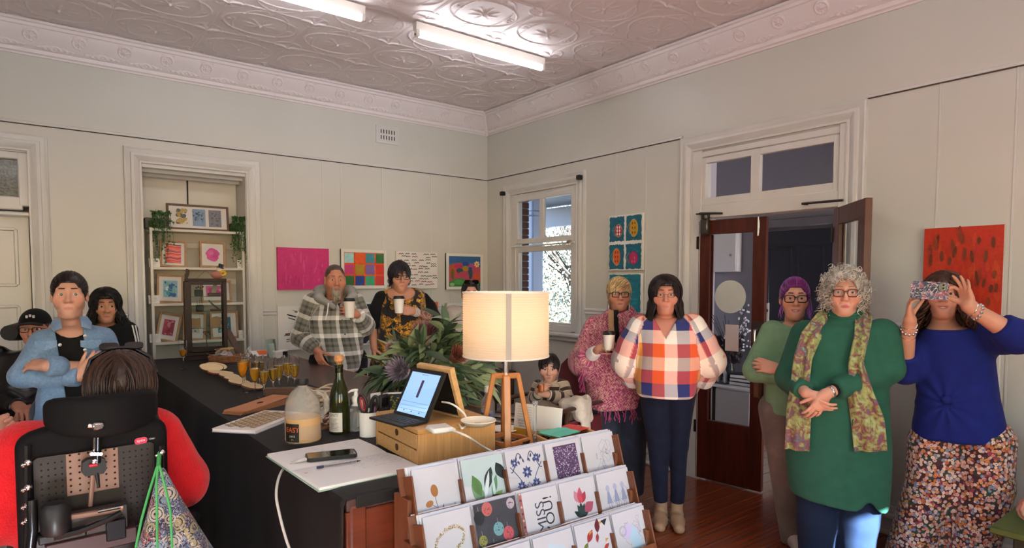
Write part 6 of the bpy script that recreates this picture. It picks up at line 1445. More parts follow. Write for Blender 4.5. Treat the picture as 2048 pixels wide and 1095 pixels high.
def hair_obj(parent,name,o,R,hc,hs):
 0
 rng=np.random.default_rng(o.get('seed',1));st=o['style'];w=o.get('w',1)
 cols=np.array([lin(c)for c in o['cols']]);Vs=[];Qs=[];Cs=[];nV=0
 def put(V,Q,C):
  nonlocal nV
  Vs.append(V);Qs.append(Q+nV);Cs.append(C);nV+=len(V)
 def put_strands(paths,r,n=4,flat=.6,taper=(.5,1,1,.25),clear=True):
  if o.get('clear',1)and clear:
   a=paths[:,2:];bad=((np.abs(a[...,0])<(.050*w-np.clip(a[...,2]-.03,0,.1)*.6))&(a[...,1]>.03)&(a[...,2]<line-.012)&(a[...,2]>-.2)).any(1);paths=paths[~bad]
   if not len(paths):return
  m,k,_=paths.shape;t=np.interp(np.linspace(0,1,k),np.linspace(0,1,len(taper)),taper)
  V,Q=tubes_np(paths,np.outer(rng.uniform(.7,1.2,m)*r,t),n,flat)
  ci=rng.integers(0,len(cols),m);sh=rng.uniform(.75,1.2,m)
  C=np.repeat(cols[ci]*sh[:,None],k*n,0)
  if o.get('tip')is not None:
   a=np.tile(np.repeat(np.linspace(0,1,k),n),m)[:,None]**1.2;C=C*(1-a)+np.array(lin(o['tip']))*a
  put(V,Q,C)
 def base(f,lo,hi,h=.006,it=2):
  V,Q=surface(f,lo,hi,h);V=relax(V,Q,it);put(V,Q,cols[0]*(.85+.3*(wob(V,140,2,st=(1,1,.25))[:,None]*.5+.5)))
 line=o.get('line',.062)
 def face_cut(P,wide=.058,low=-.20,z0=None,y0=.04):
  z0=line if z0 is None else z0
  return smax(smax(np.abs(P[:,0])-wide*w,y0-P[:,1],.015),P[:,2]-z0+2.5*np.maximum(np.abs(P[:,0])/w-.03,0)**1.2*2,.015)
 cap=lambda P,e:s_ell(P,HEADE[0],np.array(HEADE[1])*np.array([w,1,1])+e)
 L=o.get('len',.2);th=o.get('thick',.014);part=o.get('part',0)
 def hang(p,t):
  x=p[:,0]-part;g=np.zeros_like(p);top=np.clip((p[:,2]-.05)/.06,0,1)
  g[:,0]=np.sign(x)*(.9*top+o.get('flare',.12));g[:,1]=-.25*top+o.get('fwd',0)*(p[:,1]>0);g[:,2]=-1+.55*top
  return g+o.get('mess',.1)*rng.normal(size=p.shape)
 def back(p,t):
  g=np.zeros_like(p);g[:,1]=-1;g[:,2]=np.where(p[:,1]>-.03,.25,-.6);g[:,0]=-p[:,0]*3
  return g+o.get('mess',.04)*rng.normal(size=p.shape)
 coll=[(HEADE[0],np.array(HEADE[1])*np.array([w,1,1])+.006)]
 face=[((0,.02,-.03),(.066*w,.062,.09))]
 keep_scalp=lambda p:(face_cut(p)>0)&(p[:,2]>-.02-.05*(p[:,1]<-.02))
 if st=='slick':
  f=lambda P:smax(smax(cap(P,.009)+.0015*np.sin(P[:,0]*420+30*wob(P,12,4)),-face_cut(P),.008),smax(-.055-P[:,2],P[:,1]+.0,.01)if 0 else(-.03-P[:,2])-.35*np.maximum(-P[:,1],0),.01)
  g=f
  if o.get('bun'):g=lambda P:smin(f(P),s_ell(P,o['bun'],(.045,.04,.045))+.002*wob(P,120,3),.015)
  if o.get('tail'):
   tl=o['tail'];g=lambda P:smin(f(P),s_chain(P,tl,[.03,.026,.022,.01][:len(tl)],.01)+.002*np.sin(P[:,0]*500),.015)
  base(g,(-.12,-.18,-.3 if o.get('tail')else-.12),(.12,.12,.15),.005)
  r=scalp(o.get('n',350),rng,keep_scalp,.008);put_strands(flow(r,back,7,.020,[(HEADE[0],np.array(HEADE[1])*np.array([w,1,1])+.010)]),.0028)
  if o.get('wisps'):
   k=o['wisps'];r=np.c_[rng.choice([-1,1],k)*rng.uniform(.058,.074,k)*w,rng.uniform(.02,.05,k),rng.uniform(.0,.04,k)]
   put_strands(flow(r,lambda p,t:np.c_[np.sign(p[:,0])*.12,np.full(len(p),.05),-np.ones(len(p))]+.15*rng.normal(size=p.shape),6,.022,[]),.0028)
 elif st=='short':
  f=lambda P:smax(smax(cap(P,th*.5)-.004*np.clip((P[:,2]-.03)/.08,0,1),-face_cut(P),.01),(-.035-P[:,2])-.25*np.maximum(-P[:,1],0)+.5*np.maximum(P[:,1]-.02,0),.01)+.0012*wob(P,160,1)
  base(f,(-.12,-.13,-.12),(.12,.12,.16),.005)
  if not o.get('buzz'):
   r=scalp(o.get('n',500),rng,keep_scalp,th*.5+.004)
   def fld(p,t):
    g=np.zeros_like(p);tp=np.clip((p[:,2]-.025)/.05,0,1);g[:,0]=o.get('sweep',.4)*tp+p[:,0]*5*tp;g[:,1]=.9*np.clip((p[:,2]-.03)/.06,-.2,1);g[:,2]=-.55;return g+o.get('mess',.25)*rng.normal(size=p.shape)
   put_strands(flow(r,fld,6,L/6,[(HEADE[0],np.array(HEADE[1])*np.array([w,1,1])+th*.5+.005)]+[((0,.02,-.02),(.064*w,.066,.085))]),.0036,clear=False)
 elif st in('bob','long','wavy'):
  wv=o.get('wave',0)
  def f(P):
   d=cap(P,th)
   zb=-L+.0
   for sx in(-1,1):
    q=s_chain(P,[(sx*.058*w,-.012,.04),(sx*(.074+o.get('flare',.12)*.05)*w,-.008,-.06),(sx*(.078+o.get('flare',.12)*.14)*w,-.01+o.get('fwd',0)*.1,zb)],[.034,.030,.020],.02,fl=((1,0,0),.75));d=smin(d,q,.02)
   q=s_chain(P,[(0,-.055,.04),(0,-.068,-.06),(0,-.07,zb)],[.06,.058,.05],.02,fl=((0,1,0),.55));d=smin(d,q,.02)
   fc=smax(np.abs(P[:,0])-(.056*w-.25*np.maximum(P[:,2],0)),.012-P[:,1],.012)
   d=smax(d,-smax(fc,P[:,2]-line,.012),.012)
   return d+.0022*np.sin(np.arctan2(P[:,0],P[:,1]+.02)*34+2.5*wob(P,14,5))+wv*.008*wob(P,45,6)
  base(f,(-.17,-.15,-L-.05),(.17,.13,.17),.0065)
  r=scalp(o.get('n',700),rng,keep_scalp,th+.001)
  ll=rng.uniform(.85,1.08,len(r))*np.where(r[:,2]>.03,1.12,.9)
  pth=flow(r,hang,12,(L+.06)/12,[(HEADE[0],np.array(HEADE[1])*np.array([w,1,1])+th+.002)]+[((0,.03,-.03),(.060*w,.075,.1))],ll)
  if wv:
   k=np.arange(13)[None];ph=rng.uniform(0,6.28,(len(r),1));am=wv*.014*np.clip((k-3)/5,0,1)
   pth[...,0]+=am*np.sin(k*1.15+ph);pth[...,1]+=am*np.cos(k*1.15+ph)
  put_strands(pth,.0042)
  if o.get('fringe'):
   m=o.get('nf',130);r=np.c_[rng.uniform(-.05,.05,m)*w,rng.uniform(.03,.06,m),np.zeros(m)];c0,r0=HEADE
   r[:,2]=c0[2]+(r0[2]+.012)*np.sqrt(np.clip(1-(r[:,0]/(r0[0]+.012))**2-((r[:,1]-c0[1])/(r0[1]+.012))**2,0,1))
   put_strands(flow(r,lambda p,t:np.c_[o.get('fsweep',.15)+p[:,0]*4,np.full(len(p),.8*(1-t)),np.full(len(p),-.9)]+.1*rng.normal(size=p.shape),6,o['fringe']/6,[(HEADE[0],np.array(HEADE[1])+.010),((0,.02,-.0),(.064,.070,.07))],rng.uniform(.6,1.05,m)),.0036,clear=False)
 elif st=='curly':
  f=lambda P:smax(smin(smin(cap(P,.024),s_ell(P,(0,-.045,-.02),(.098,.07,.10)),.02),s_ell(P,(0,-.02,-.03),(.099,.045,.075)),.02),-smax(face_cut(P,.056,z0=line),-.5-P[:,2],.01),.01)+.008*wob(P,75,2)+.005*wob(P,170,3)
  base(f,(-.15,-.15,-.16),(.15,.12,.18),.006)
  m=o.get('n',700);r=scalp(m,rng,lambda p:(face_cut(p)>-.012)&(p[:,2]>-.07),.022)
  k=16;t=np.linspace(0,1,k)[None,:,None];c=np.array(HEADE[0]);dirv=r-c;dirv/=np.linalg.norm(dirv,axis=1)[:,None]
  end=r+dirv*rng.uniform(.008,.032,(m,1))+np.array([0,.15,-1])*rng.uniform(.01,L,(m,1))+rng.normal(size=(m,3))*.012
  ax=end-r;a1=np.cross(ax,rng.normal(size=(m,3)));a1/=np.linalg.norm(a1,axis=1)[:,None];a2=np.cross(ax,a1);a2/=np.linalg.norm(a2,axis=1)[:,None]
  rad=rng.uniform(.006,.013,(m,1,1));tu=rng.uniform(1.2,2.4,(m,1,1))*2*PI;ph=rng.uniform(0,6,(m,1,1))
  pth=r[:,None]+ax[:,None]*t+rad*np.minimum(t*4,1)*(a1[:,None]*np.cos(tu*t+ph)+a2[:,None]*np.sin(tu*t+ph))
  put_strands(pth[~((np.abs(pth[:,:,0])<.048)&(pth[:,:,1]>.04)&(pth[:,:,2]<line-.014)).any(1)],.0019,3,1,(.6,1,1,.5),clear=False)
 elif st=='long_back':
  def f(P):
   d=cap(P,.02);d=smin(d,s_chain(P,[(0,-.03,.03),(0,-.055,-.1),(.0,-.06,-L)],[.085,.10,.085],.03,fl=((0,1,0),.62)),.03)
   return d+.0025*np.sin(P[:,0]*260+3*wob(P,14,5))
  base(f,(-.16,-.17,-L-.09),(.16,.14,.17),.007)
  r=scalp(o.get('n',1100),rng,lambda p:p[:,2]>-.02,.02)
  pth=flow(r,lambda p,t:np.c_[np.sign(p[:,0])*(.55*np.clip((p[:,2]-.04)/.06,0,1)+.03),-.5*np.clip((p[:,2]-.02)/.06,0,1),-1+.5*np.clip((p[:,2]-.04)/.06,0,1)]+.07*rng.normal(size=p.shape),14,(L+.1)/14,[(HEADE[0],np.array(HEADE[1])+.021),((0,-.055,-.13),(.105,.066,.2))],rng.uniform(.8,1.1,len(r)))
  put_strands(pth,.0042)
 V=np.concatenate(Vs);Q=np.concatenate(Qs);C=np.concatenate(Cs)
 V=(V*hs)@R.T+hc
 return mesh_from(name,V,Q,mat('hair','#ffffff',.38,vcol=True,spec=.4),parent,np.clip(C,0,1))
 # ------ figure
_f=Vector((math.sin(YAW)*math.cos(PITCH),math.cos(YAW)*math.cos(PITCH),math.sin(PITCH)));_r=Vector((math.cos(YAW),-math.sin(YAW),0));_u=_r.cross(_f)
CAMP=Vector((-4.3106,-5.983,1.6))
def ray(px,py):return _r*((px-1024)/1255.4)+_u*((627.25-py)/1255.4)+_f
def at_depth(px,py,dep):return CAMP+ray(px,py)*dep
def at_plane(px,py,axis,val):
 d=ray(px,py);i='xyz'.index(axis);return CAMP+d*((val-CAMP[i])/d[i])
SKINM=mat('skin','#ffffff',.44,vcol=True,sss=.12,spec=.35)
EYEW=mat('eye_white','#cfc5be',.25);PUPIL=mat('pupil','#0a0808',.1,coat=.5)
def loft_u(P,rings):
 R=np.array(sorted(rings));cx,cy,rx,ry=(np.interp(P[:,2],R[:,0],R[:,i])for i in(1,2,3,4))
 return np.arctan2(P[:,0]-cx,P[:,1]-cy)*(rx+ry)*.5
def seg_pat(P,a,b,v0,rr=.055,ends=(1,1)):
 a=np.asarray(a,float);b=np.asarray(b,float);ab=b-a;L=np.linalg.norm(ab);ab=ab/L
 q=P-a;t=q@ab;w=q-t[:,None]*ab;t=np.clip(t,-9 if ends[0]else 0,9 if ends[1]else L);e1=np.cross(ab,(0,1,0.01));e1/=np.linalg.norm(e1);e2=np.cross(ab,e1)
 return np.arctan2(w@e1,w@e2)*rr,v0+t
class Person:
 def __init__(s,label,loc,rz,H,skin='#d9a68c',head=None,hs=1.0,cat='person',seat=False):
  s.t=thing('person',label,cat,loc,rz);s.H=H;s.hd=dict(head or{});s.hd.setdefault('skin',skin);s.hs=hs
  s.R=Rm(s.hd.get('yaw',0),s.hd.get('pitch',0),s.hd.get('roll',0))
  off=s.hd.get('off',(0,.02));s.hc=np.array([off[0],off[1],H-.12*hs])
  s.skinbits=[];s.sk=skin_cols(s.hd);s.skin=np.array(lin(skin))*.90;s.neck=s.hd.get('neck',.052)
 @classmethod
 def at(cls,label,top,chin,dep,turn=0,**k):
  0
  a=at_depth(top[0],top[1],dep);b=at_depth(top[0],chin,dep);v=CAMP-a
  k.setdefault('hs',(a.z-b.z)/.236)
  s=cls(label,(a.x,a.y,0),math.atan2(-v.x,v.y)+turn,a.z,**k);s.Mi=(Matrix.Translation(s.t.location)@rotz(s.t.rotation_euler.z)).inverted();return s
 def L(s,px,py,ly=0):
  o=s.Mi@CAMP;d=s.Mi.to_3x3()@ray(px,py);return np.array(o+d*((ly-o.y)/d.y))
 def rings(s,rows,cy=0):
  out=[]
  for py,a,b,ry,*c in rows:
   y=c[0]if c else cy;A_,B_=s.L(a,py,y),s.L(b,py,y);out.append(((A_[2]+B_[2])/2,(A_[0]+B_[0])/2,y,abs(B_[0]-A_[0])/2,ry))
  return out
 def trunk_rings(s,rings,sh=.03):
  r=[(z,cx,cy,max(rx-sh,.03),max(ry-sh,.03))for z,cx,cy,rx,ry in sorted(rings)]
  s.trunk(lambda P:s_loft(P,r,2.2,.03),(min(q[1]-q[3]for q in r),min(q[2]-q[4]for q in r),r[0][0]),(max(q[1]+q[3]for q in r),max(q[2]+q[4]for q in r),r[-1][0]))
 def toW(s,p):return(np.asarray(p,float)*s.hs)@s.R.T+s.hc
 def build_head(s,lowz=None,chest=None,h=.0045):
  o=s.hd;hf=head_sdf(o);nb=np.array([s.hc[0]*.6,s.hc[1]-.055,s.H-.33*s.hs])
  top=s.toW((0,-.025,-.05))
  def f(P):
   q=((P-s.hc)@s.R)/s.hs;d=hf(q)*s.hs
   d=smin(d,s_seg(P,top,nb,s.neck,s.neck*1.08),.02)
   if chest is not None:d=smin(d,s_ell(P,chest[0],chest[1]),.05)
   return d
  lz=s.H-.34*s.hs if lowz is None else lowz
  wd=.11*s.hs if chest is None else max(.11,chest[1][0]*.95)
  lo=np.array([s.hc[0]-wd,min(nb[1]-.08,s.hc[1]-.12),lz]);hi=s.hc+np.array([wd,.14,.14])
  V,Q=surface(f,lo,hi,h);V=relax(V,Q,1,.35)
  q=((V-s.hc)@s.R)/s.hs;s.skinbits.append((V,Q,s.sk(q)))
 def hand(s,side,elbow,wr,d,n,h=.0046,fore=(.040,.027),lo_t=None,**k):
  k.setdefault('scale',.95 if s.H>1.2 else .62)
  parts=hand_parts(wr,d,n,side,**k);f,lo,hi=hand_f(parts,elbow,wr,*fore)
  V,Q=surface(f,lo,hi,h);V=relax(V,Q,1,.3)
  C=s.skin*(1+.06*wob(V,60,4)[:,None]);tips=np.zeros(len(V))
  for pts,rs in parts:
   tips=np.maximum(tips,np.exp(-(np.linalg.norm(V-pts[-1],axis=1)/.014)**2));
   for kn in pts[:1]if len(pts)>3 else[]:tips=np.maximum(tips,.6*np.exp(-(np.linalg.norm(V-kn,axis=1)/.012)**2))
  C=C*(1-.35*tips[:,None])+s.skin*np.array([1.0,.66,.62])*.35*tips[:,None]
  s.skinbits.append((V,Q,C));return parts
 def limb(s,pts,rs,h=.009,k=.02):
  f=lambda P:s_chain(P,pts,rs,k);a=np.array(pts)
  V,Q=surface(f,a.min(0)-max(rs)-.01,a.max(0)+max(rs)+.01,h);s.skinbits.append((V,Q,np.tile(s.skin,(len(V),1))*(1+.05*wob(V,30,2)[:,None])))
 def trunk(s,f,lo,hi,h=.022):
  V,Q=surface(f,lo,hi,h);s.skinbits.append((V,Q,np.tile(s.skin,(len(V),1))))
 def finish(s,extra_cols=None):
  n=0;VV=[];QQ=[];CC=[]
  for V,Q,C in s.skinbits:VV.append(V);QQ.append(Q+n);CC.append(C);n+=len(V)
  C=np.concatenate(CC);V=np.concatenate(VV)
  if extra_cols:C=extra_cols(V,C)
  mesh_from('body',V,np.concatenate(QQ),SKINM,s.t,np.clip(C,0,1))
 def eyes(s,iris='#5a4632',look=(0,0)):
  IR=mat('iris_'+iris[1:],iris,.3,coat=.1,spec=.2)
  for sx in(-1,1):
   c=np.array([sx*.0312*s.hd.get('w',1),.0700,.0045]);g=G();r=.0158
   v=Vector((look[0],1,look[1])).normalized();M=Matrix.Translation(c)@v.to_track_quat('Y','Z').to_matrix().to_4x4()
   an=[0,.21,.25,.38,.48,.53,.7,1.0,1.5,2.1,2.7,PI];n=18;vs=[(r*math.sin(a)*math.cos(2*PI*j/n),r*math.cos(a)*(1.03 if a<.45 else 1),r*math.sin(a)*math.sin(2*PI*j/n))for a in an for j in range(n)]
   for i in range(len(an)-1):g.add(vs[i*n:(i+2)*n],[(j,(j+1)%n,n+(j+1)%n,n+j)for j in range(n)],2 if an[i+1]<.22 else 1 if an[i+1]<.50 else 0,M)
   g.v=[tuple(s.toW(p))for p in g.v];g.build('eye',[EYEW,IR,PUPIL],s.t)
 def brows(s,col='#4a3626',th=.0036,z=.030,arch=.006,tilt=0):
  m=mat('brow_'+col[1:],col,.7)
  for sx in(-1,1):
   w=s.hd.get('w',1);pts=[s.toW((sx*x*w,y,z+dz+tilt*x))for x,y,dz in((.013,.0925,.005),(.024,.0895,arch*.9),(.036,.0815,arch),(.050,.068,-.001))]
   G().tube(pts,[th*.8*s.hs,th*s.hs,th*.9*s.hs,th*.3*s.hs],6).build('eyebrow',m,s.t)
 def hair(s,name='hair',**o):
  o.setdefault('w',s.hd.get('w',1));return hair_obj(s.t,name,o,s.R,s.hc,s.hs)
 def glasses(s,col='#111111',w=.046,h=.036,r=.0022,y=.101,z=.001,shape=.012,temples=True,lens='#ffffff',up=0,name='glasses'):
  fm=mat('frame_'+col[1:],col,.25,coat=.3);g=G();ctr=.033
  for sx in(-1,1):
   loop=[(sx*(ctr+a),y-(abs(a+.0)*.16 if a>0 else .0),z+b)for a,b in rrect(w,h,shape,4)]
   g.tube([s.toW(p)for p in loop],r*s.hs,6,closed=True)
   if temples:g.tube([s.toW(p)for p in((sx*(ctr+w/2),y-.004,z+h*.28),(sx*.074,.070,z+.006),(sx*.080,.0,.004),(sx*.079,-.02,-.012))],r*.8*s.hs,6)
  g.tube([s.toW(p)for p in((-(ctr-w/2),y,z+h*.15),(0,y+.004,z+h*.26),(ctr-w/2,y,z+h*.15))],r*s.hs,6)
  o=g.build(name,fm,s.t);g=G()
  for sx in(-1,1):g.add([s.toW((sx*(ctr+a),y-.001-(abs(a)*.16 if a>0 else 0),z+b))for a,b in rrect(w,h,shape,4)],[list(range(20))])
  g.build('lens',mat('lens_'+lens[1:],lens,.0,trans=1,ior=1.02),o,smooth=False)
 def teeth(s):
  g=G();sm=s.hd.get('smile',0)*.008;mw=.022+.007*s.hd.get('smile',0);vs=[]
  for i in range(9):
   x=-.019+.038*i/8;zz=-.0695+sm*(x/mw)**2;y=.0885-6.5*x*x
   vs+=[(x,y,zz+.0045),(x,y,zz-.0042)]
  g.add([s.toW(p)for p in vs],[(2*i,2*i+2,2*i+3,2*i+1)for i in range(8)]);g.build('teeth',mat('teeth','#e8e2d6',.25),s.t)
 def cloth(s,name,m,rings=None,sleeves=(),legs=(),add=(),cut=(),h=.009,fold=.004,ff=14,seed=1,fst=(1,1,.45),hemwave=None,e=2.3,soft=.03,k=.045,it=1,kind=None,extra=None,cuffs=True,post=None,uo=0):
  0
  def prim(P):
   ds=[]
   if rings is not None:ds.append(s_loft(P,rings,e,soft))
   for pts,rs in list(sleeves)+list(legs):
    d=s_chain(P,pts,rs,.02);a=np.asarray(pts[-1],float);v=a-np.asarray(pts[-2],float);v/=np.linalg.norm(v)
    ds.append(smax(d,(P-a)@v,.006))
   return ds
  def f(P):
   ds=prim(P);d=ds[0]
   for q in ds[1:]:d=smin(d,q,k)
   for a in add:d=smin(d,a(P),.02)
   if fold:d=d+fold*wob(P,ff,seed,5,fst)+fold*.45*wob(P,ff*2.6,seed+9,4,fst)
   if extra:d=d+extra(P)
   for c in cut:d=smax(d,-c(P),.006)
   return d
  los=[];his=[]
  if rings is not None:
   R=np.array(rings);los.append((min(R[:,1]-R[:,3]),min(R[:,2]-R[:,4]),R[:,0].min()));his.append((max(R[:,1]+R[:,3]),max(R[:,2]+R[:,4]),R[:,0].max()))
  for pts,rs in list(sleeves)+list(legs):
   a=np.array(pts);los.append(a.min(0)-max(rs));his.append(a.max(0)+max(rs))
  lo=np.min(los,0)-.03;hi=np.max(his,0)+.03
  V,Q=surface(f,lo,hi,h);V=relax(V,Q,it,.4)
  ds=np.stack(prim(V),1);w=ds.argmin(1);pat=np.zeros((len(V),3));i=0
  if rings is not None:pat[:,0]=loft_u(V,rings);pat[:,1]=V[:,2];i=1
  for ci,(pts,rs)in enumerate(list(sleeves)+list(legs)):
   v0=0;best=np.full(len(V),1e9);U=np.zeros((len(V),2))
   for a in range(len(pts)-1):
    d=s_seg(V,pts[a],pts[a+1],rs[a],rs[a+1]);u,v=seg_pat(V,pts[a],pts[a+1],v0,sum(rs)/len(rs),(a==0,a==len(pts)-2));v0+=np.linalg.norm(np.subtract(pts[a+1],pts[a]))
    bt=d<best;best[bt]=d[bt];U[bt,0]=u[bt];U[bt,1]=v[bt]
   mk=w==i+ci;pat[mk,0]=U[mk,0]+uo;pat[mk,1]=U[mk,1]
  pat[:,2]=(w>0)if rings is not None else 0
  if post:V=post(V)
  return mesh_from(name,V,Q,m,s.t,pat=pat,kind=kind)
 def shoes(s,m,feet,L=.25,name='shoe',z=0,hgt=.075):
  for(x,y,a)in feet:
   c,sn=math.cos(a),math.sin(a)
   def f(P):
    X=(P[:,0]-x)*c+(P[:,1]-y)*sn;Y=-(P[:,0]-x)*sn+(P[:,1]-y)*c;q=np.c_[X,Y,P[:,2]]
    d=s_chain(q,[(0,-.06,.04),(0,.04,.035),(0,L-.10,.028)],[.038,.042,.036],.03)
    d=smin(d,s_seg(q,(0,-.05,.05),(0,-.05,hgt+.03),.04,.042),.03)
    return smax(d,.0-P[:,2],.008)
   sdf_obj(name,f,(x-.3,y-.3,0),(x+.3,y+.3,hgt+.06),.008,m,s.t).location.z=z
def pat_mat(name,build,rough=.85,sheen=.15,bump=.25,bscale=900):
 if name in MATS:return MATS[name]
 m=mat(name,'#808080',rough,sheen=sheen,bump=bump,bscale=bscale);nt=m.node_tree
 a=nd(nt,'ShaderNodeAttribute',attribute_name='pat');sx=nd(nt,'ShaderNodeSeparateXYZ');nt.links.new(a.outputs['Vector'],sx.inputs[0])
 tc=nd(nt,'ShaderNodeTexCoord')
 out=build(nt,sx.outputs[0],sx.outputs[1],a.outputs['Vector'],tc.outputs['Object'])
 nt.links.new(out,nt.nodes['Principled BSDF'].inputs['Base Color']);return m
def mth(nt,op,a,b=None,c=None):
 n=nd(nt,'ShaderNodeMath',operation=op)
 for i,v in enumerate((a,b,c)):
  if v is None:continue
  if isinstance(v,(int,float)):n.inputs[i].default_value=v
  else:nt.links.new(v,n.inputs[i])
 return n.outputs[0]
def ramp(nt,fac,stops,interp='CONSTANT'):
 r=nd(nt,'ShaderNodeValToRGB');cr=r.color_ramp;cr.interpolation=interp
 while len(cr.elements)<len(stops):cr.elements.new(.5)
 for e_,(p,c)in zip(cr.elements,stops):e_.position=p;e_.color=(*lin(c),1)
 nt.links.new(fac,r.inputs[0]);return r.outputs[0]
def mixc(nt,f,a,b,mode='MIX'):
 n=nd(nt,'ShaderNodeMix',data_type='RGBA',blend_type=mode)
 for i,v in((0,f),(6,a),(7,b)):
  if isinstance(v,(int,float)):n.inputs[i].default_value=v
  elif isinstance(v,str):n.inputs[i].default_value=(*lin(v),1)
  else:nt.links.new(v,n.inputs[i])
 return n.outputs[2]
def noise(nt,vec,scale,detail=2,dist=0,typ='Noise'):
 n=nd(nt,'ShaderNodeTexNoise');n.inputs['Scale'].default_value=scale;n.inputs['Detail'].default_value=detail;n.inputs['Distortion'].default_value=dist
 nt.links.new(vec,n.inputs['Vector']);return n.outputs['Fac']
def band(nt,x,period,off=0):
 return mth(nt,'FRACT',mth(nt,'ADD',mth(nt,'DIVIDE',x,period),off+50))
def scaled(nt,vec,s):
 n=nd(nt,'ShaderNodeMapping');n.inputs['Scale'].default_value=s;nt.links.new(vec,n.inputs[0]);return n.outputs[0]
def voro(nt,vec,scale,feat='F1',rnd=1):
 n=nd(nt,'ShaderNodeTexVoronoi',feature=feat);n.inputs['Scale'].default_value=scale;n.inputs['Randomness'].default_value=rnd;nt.links.new(vec,n.inputs['Vector']);return n
 # ------ the people (each faces +y in its own space; its right hand is on +x)
NX,NY_,NZ=A(1,0,0),A(0,1,0),A(0,0,1)
def fab(name,col,**k):
 k.setdefault('rough',.85);k.setdefault('sheen',.04);k.setdefault('spec',.2);k.setdefault('bump',.25);k.setdefault('bscale',700);k.setdefault('var',.08);k.setdefault('vscale',20);return mat(name,col,**k)
 # --- cloth patterns
def _gingham(nt,u,v,vec,obj):
 bu,bv=band(nt,u,.50,.30),band(nt,v,.42,.33)
 cu=ramp(nt,bu,[(0,'#23306e'),(.16,'#f2ede4'),(.33,'#e8632a'),(.5,'#23306e'),(.66,'#e9c24e'),(.83,'#e8502a')])
 cv=ramp(nt,bv,[(0,'#e8632a'),(.2,'#f4efe6'),(.4,'#2b3372'),(.6,'#e2552b'),(.8,'#f0d9c0')])
 return mixc(nt,.5,cu,cv)
def _flannel(nt,u,v,vec,obj):
 a=ramp(nt,band(nt,u,.135,.1),[(0,'#e4e3da'),(.22,'#75746a'),(.5,'#3f3e38'),(.62,'#6d6c62'),(.8,'#48473f')])
 b=ramp(nt,band(nt,v,.135,.3),[(0,'#e9e8e0'),(.24,'#7a796e'),(.5,'#3c3b36'),(.64,'#75746a'),(.8,'#4b4a42')])
 c=mixc(nt,.5,a,b);w=mth(nt,'ADD',mth(nt,'MULTIPLY',mth(nt,'SINE',mth(nt,'MULTIPLY',mth(nt,'ADD',u,v),2200)),.04),1)
 return mixc(nt,1.0,c,w,'MULTIPLY')
def _tweed(nt,u,v,vec,obj):
 p=scaled(nt,vec,(1,1,0));r=nd(nt,'ShaderNodeVectorRotate');r.inputs['Angle'].default_value=.7;nt.links.new(p,r.inputs[0])
 n1=noise(nt,scaled(nt,r.outputs[0],(30,190,1)),1,2);n2=noise(nt,scaled(nt,r.outputs[0],(170,32,1)),1,2);n3=noise(nt,vec,7,2)
 f=mth(nt,'ADD',mth(nt,'MULTIPLY',n1,.45),mth(nt,'ADD',mth(nt,'MULTIPLY',n2,.45),mth(nt,'MULTIPLY',n3,.12)))
 return ramp(nt,f,[(.0,'#4a1730'),(.40,'#7c1f50'),(.47,'#a83a76'),(.51,'#8a3a3c'),(.54,'#c98f8a'),(.575,'#d8bba0'),(.63,'#b02d7a')],'LINEAR')
def _goldfloral(nt,u,v,vec,obj):
 n=noise(nt,vec,17,1.5,2.6);w=mth(nt,'ABSOLUTE',mth(nt,'SUBTRACT',n,.5));big=noise(nt,vec,11,1,1)
 f=mth(nt,'MULTIPLY',mth(nt,'GREATER_THAN',w,.035),mth(nt,'GREATER_THAN',big,.45))
 g=ramp(nt,noise(nt,vec,26,2),[(.35,'#6e4a10'),(.55,'#b8811e'),(.7,'#d9a233')],'LINEAR')
 return mixc(nt,f,'#14110f',g)
def _meadow(nt,u,v,vec,obj):
 p=obj;vo=voro(nt,p,60);f=mth(nt,'ADD',vo.outputs['Distance'],mth(nt,'MULTIPLY',mth(nt,'SUBTRACT',noise(nt,p,120,1),.5),.25))
 sp=nd(nt,'ShaderNodeSeparateColor');nt.links.new(vo.outputs['Color'],sp.inputs[0])
 pet=ramp(nt,sp.outputs[0],[(0,'#c98a78'),(.16,'#d8c2b0'),(.34,'#bb6a3c'),(.46,'#7d86a0'),(.56,'#c7a9a6'),(.70,'#c08a4a'),(.8,'#c9b9ae'),(.92,'#8a3a4a')])
 bg=ramp(nt,noise(nt,p,14,1),[(0,'#3a2028'),(.48,'#45262b'),(.56,'#2c4434'),(.64,'#2a3434')])
 c=mixc(nt,mth(nt,'LESS_THAN',f,.58),bg,pet)
 return mixc(nt,mth(nt,'LESS_THAN',f,.13),c,ramp(nt,sp.outputs[1],[(0,'#5a2a2c'),(.5,'#d2b28a'),(.8,'#6b2130')]))
def _scarf(nt,u,v,vec,obj):
 n=noise(nt,obj,17,3,1.5);n2=noise(nt,obj,70,2)
 f=mth(nt,'ADD',mth(nt,'MULTIPLY',n,.8),mth(nt,'MULTIPLY',n2,.25))
 return ramp(nt,f,[(.30,'#8fb2b0'),(.40,'#93a878'),(.46,'#9c9c5e'),(.52,'#71895a'),(.56,'#8a5a3c'),(.61,'#6e3a5c'),(.70,'#51706a'),(.8,'#c9c7b2')],'LINEAR')
def _denim(nt,u,v,vec,obj):
 f=mth(nt,'ADD',mth(nt,'MULTIPLY',noise(nt,obj,7,4),.7),mth(nt,'MULTIPLY',noise(nt,obj,90,2),.3));return ramp(nt,f,[(.3,'#56718f'),(.5,'#6d8bab'),(.68,'#8ba6c0')],'LINEAR')
def _jeans(nt,u,v,vec,obj):return ramp(nt,noise(nt,obj,9,4),[(.3,'#1b2230'),(.6,'#252e40'),(.8,'#2f3b50')],'LINEAR')
def _mudjeans(nt,u,v,vec,obj):return ramp(nt,noise(nt,obj,6,4),[(.3,'#57504a'),(.55,'#6f645a'),(.75,'#867969')],'LINEAR')
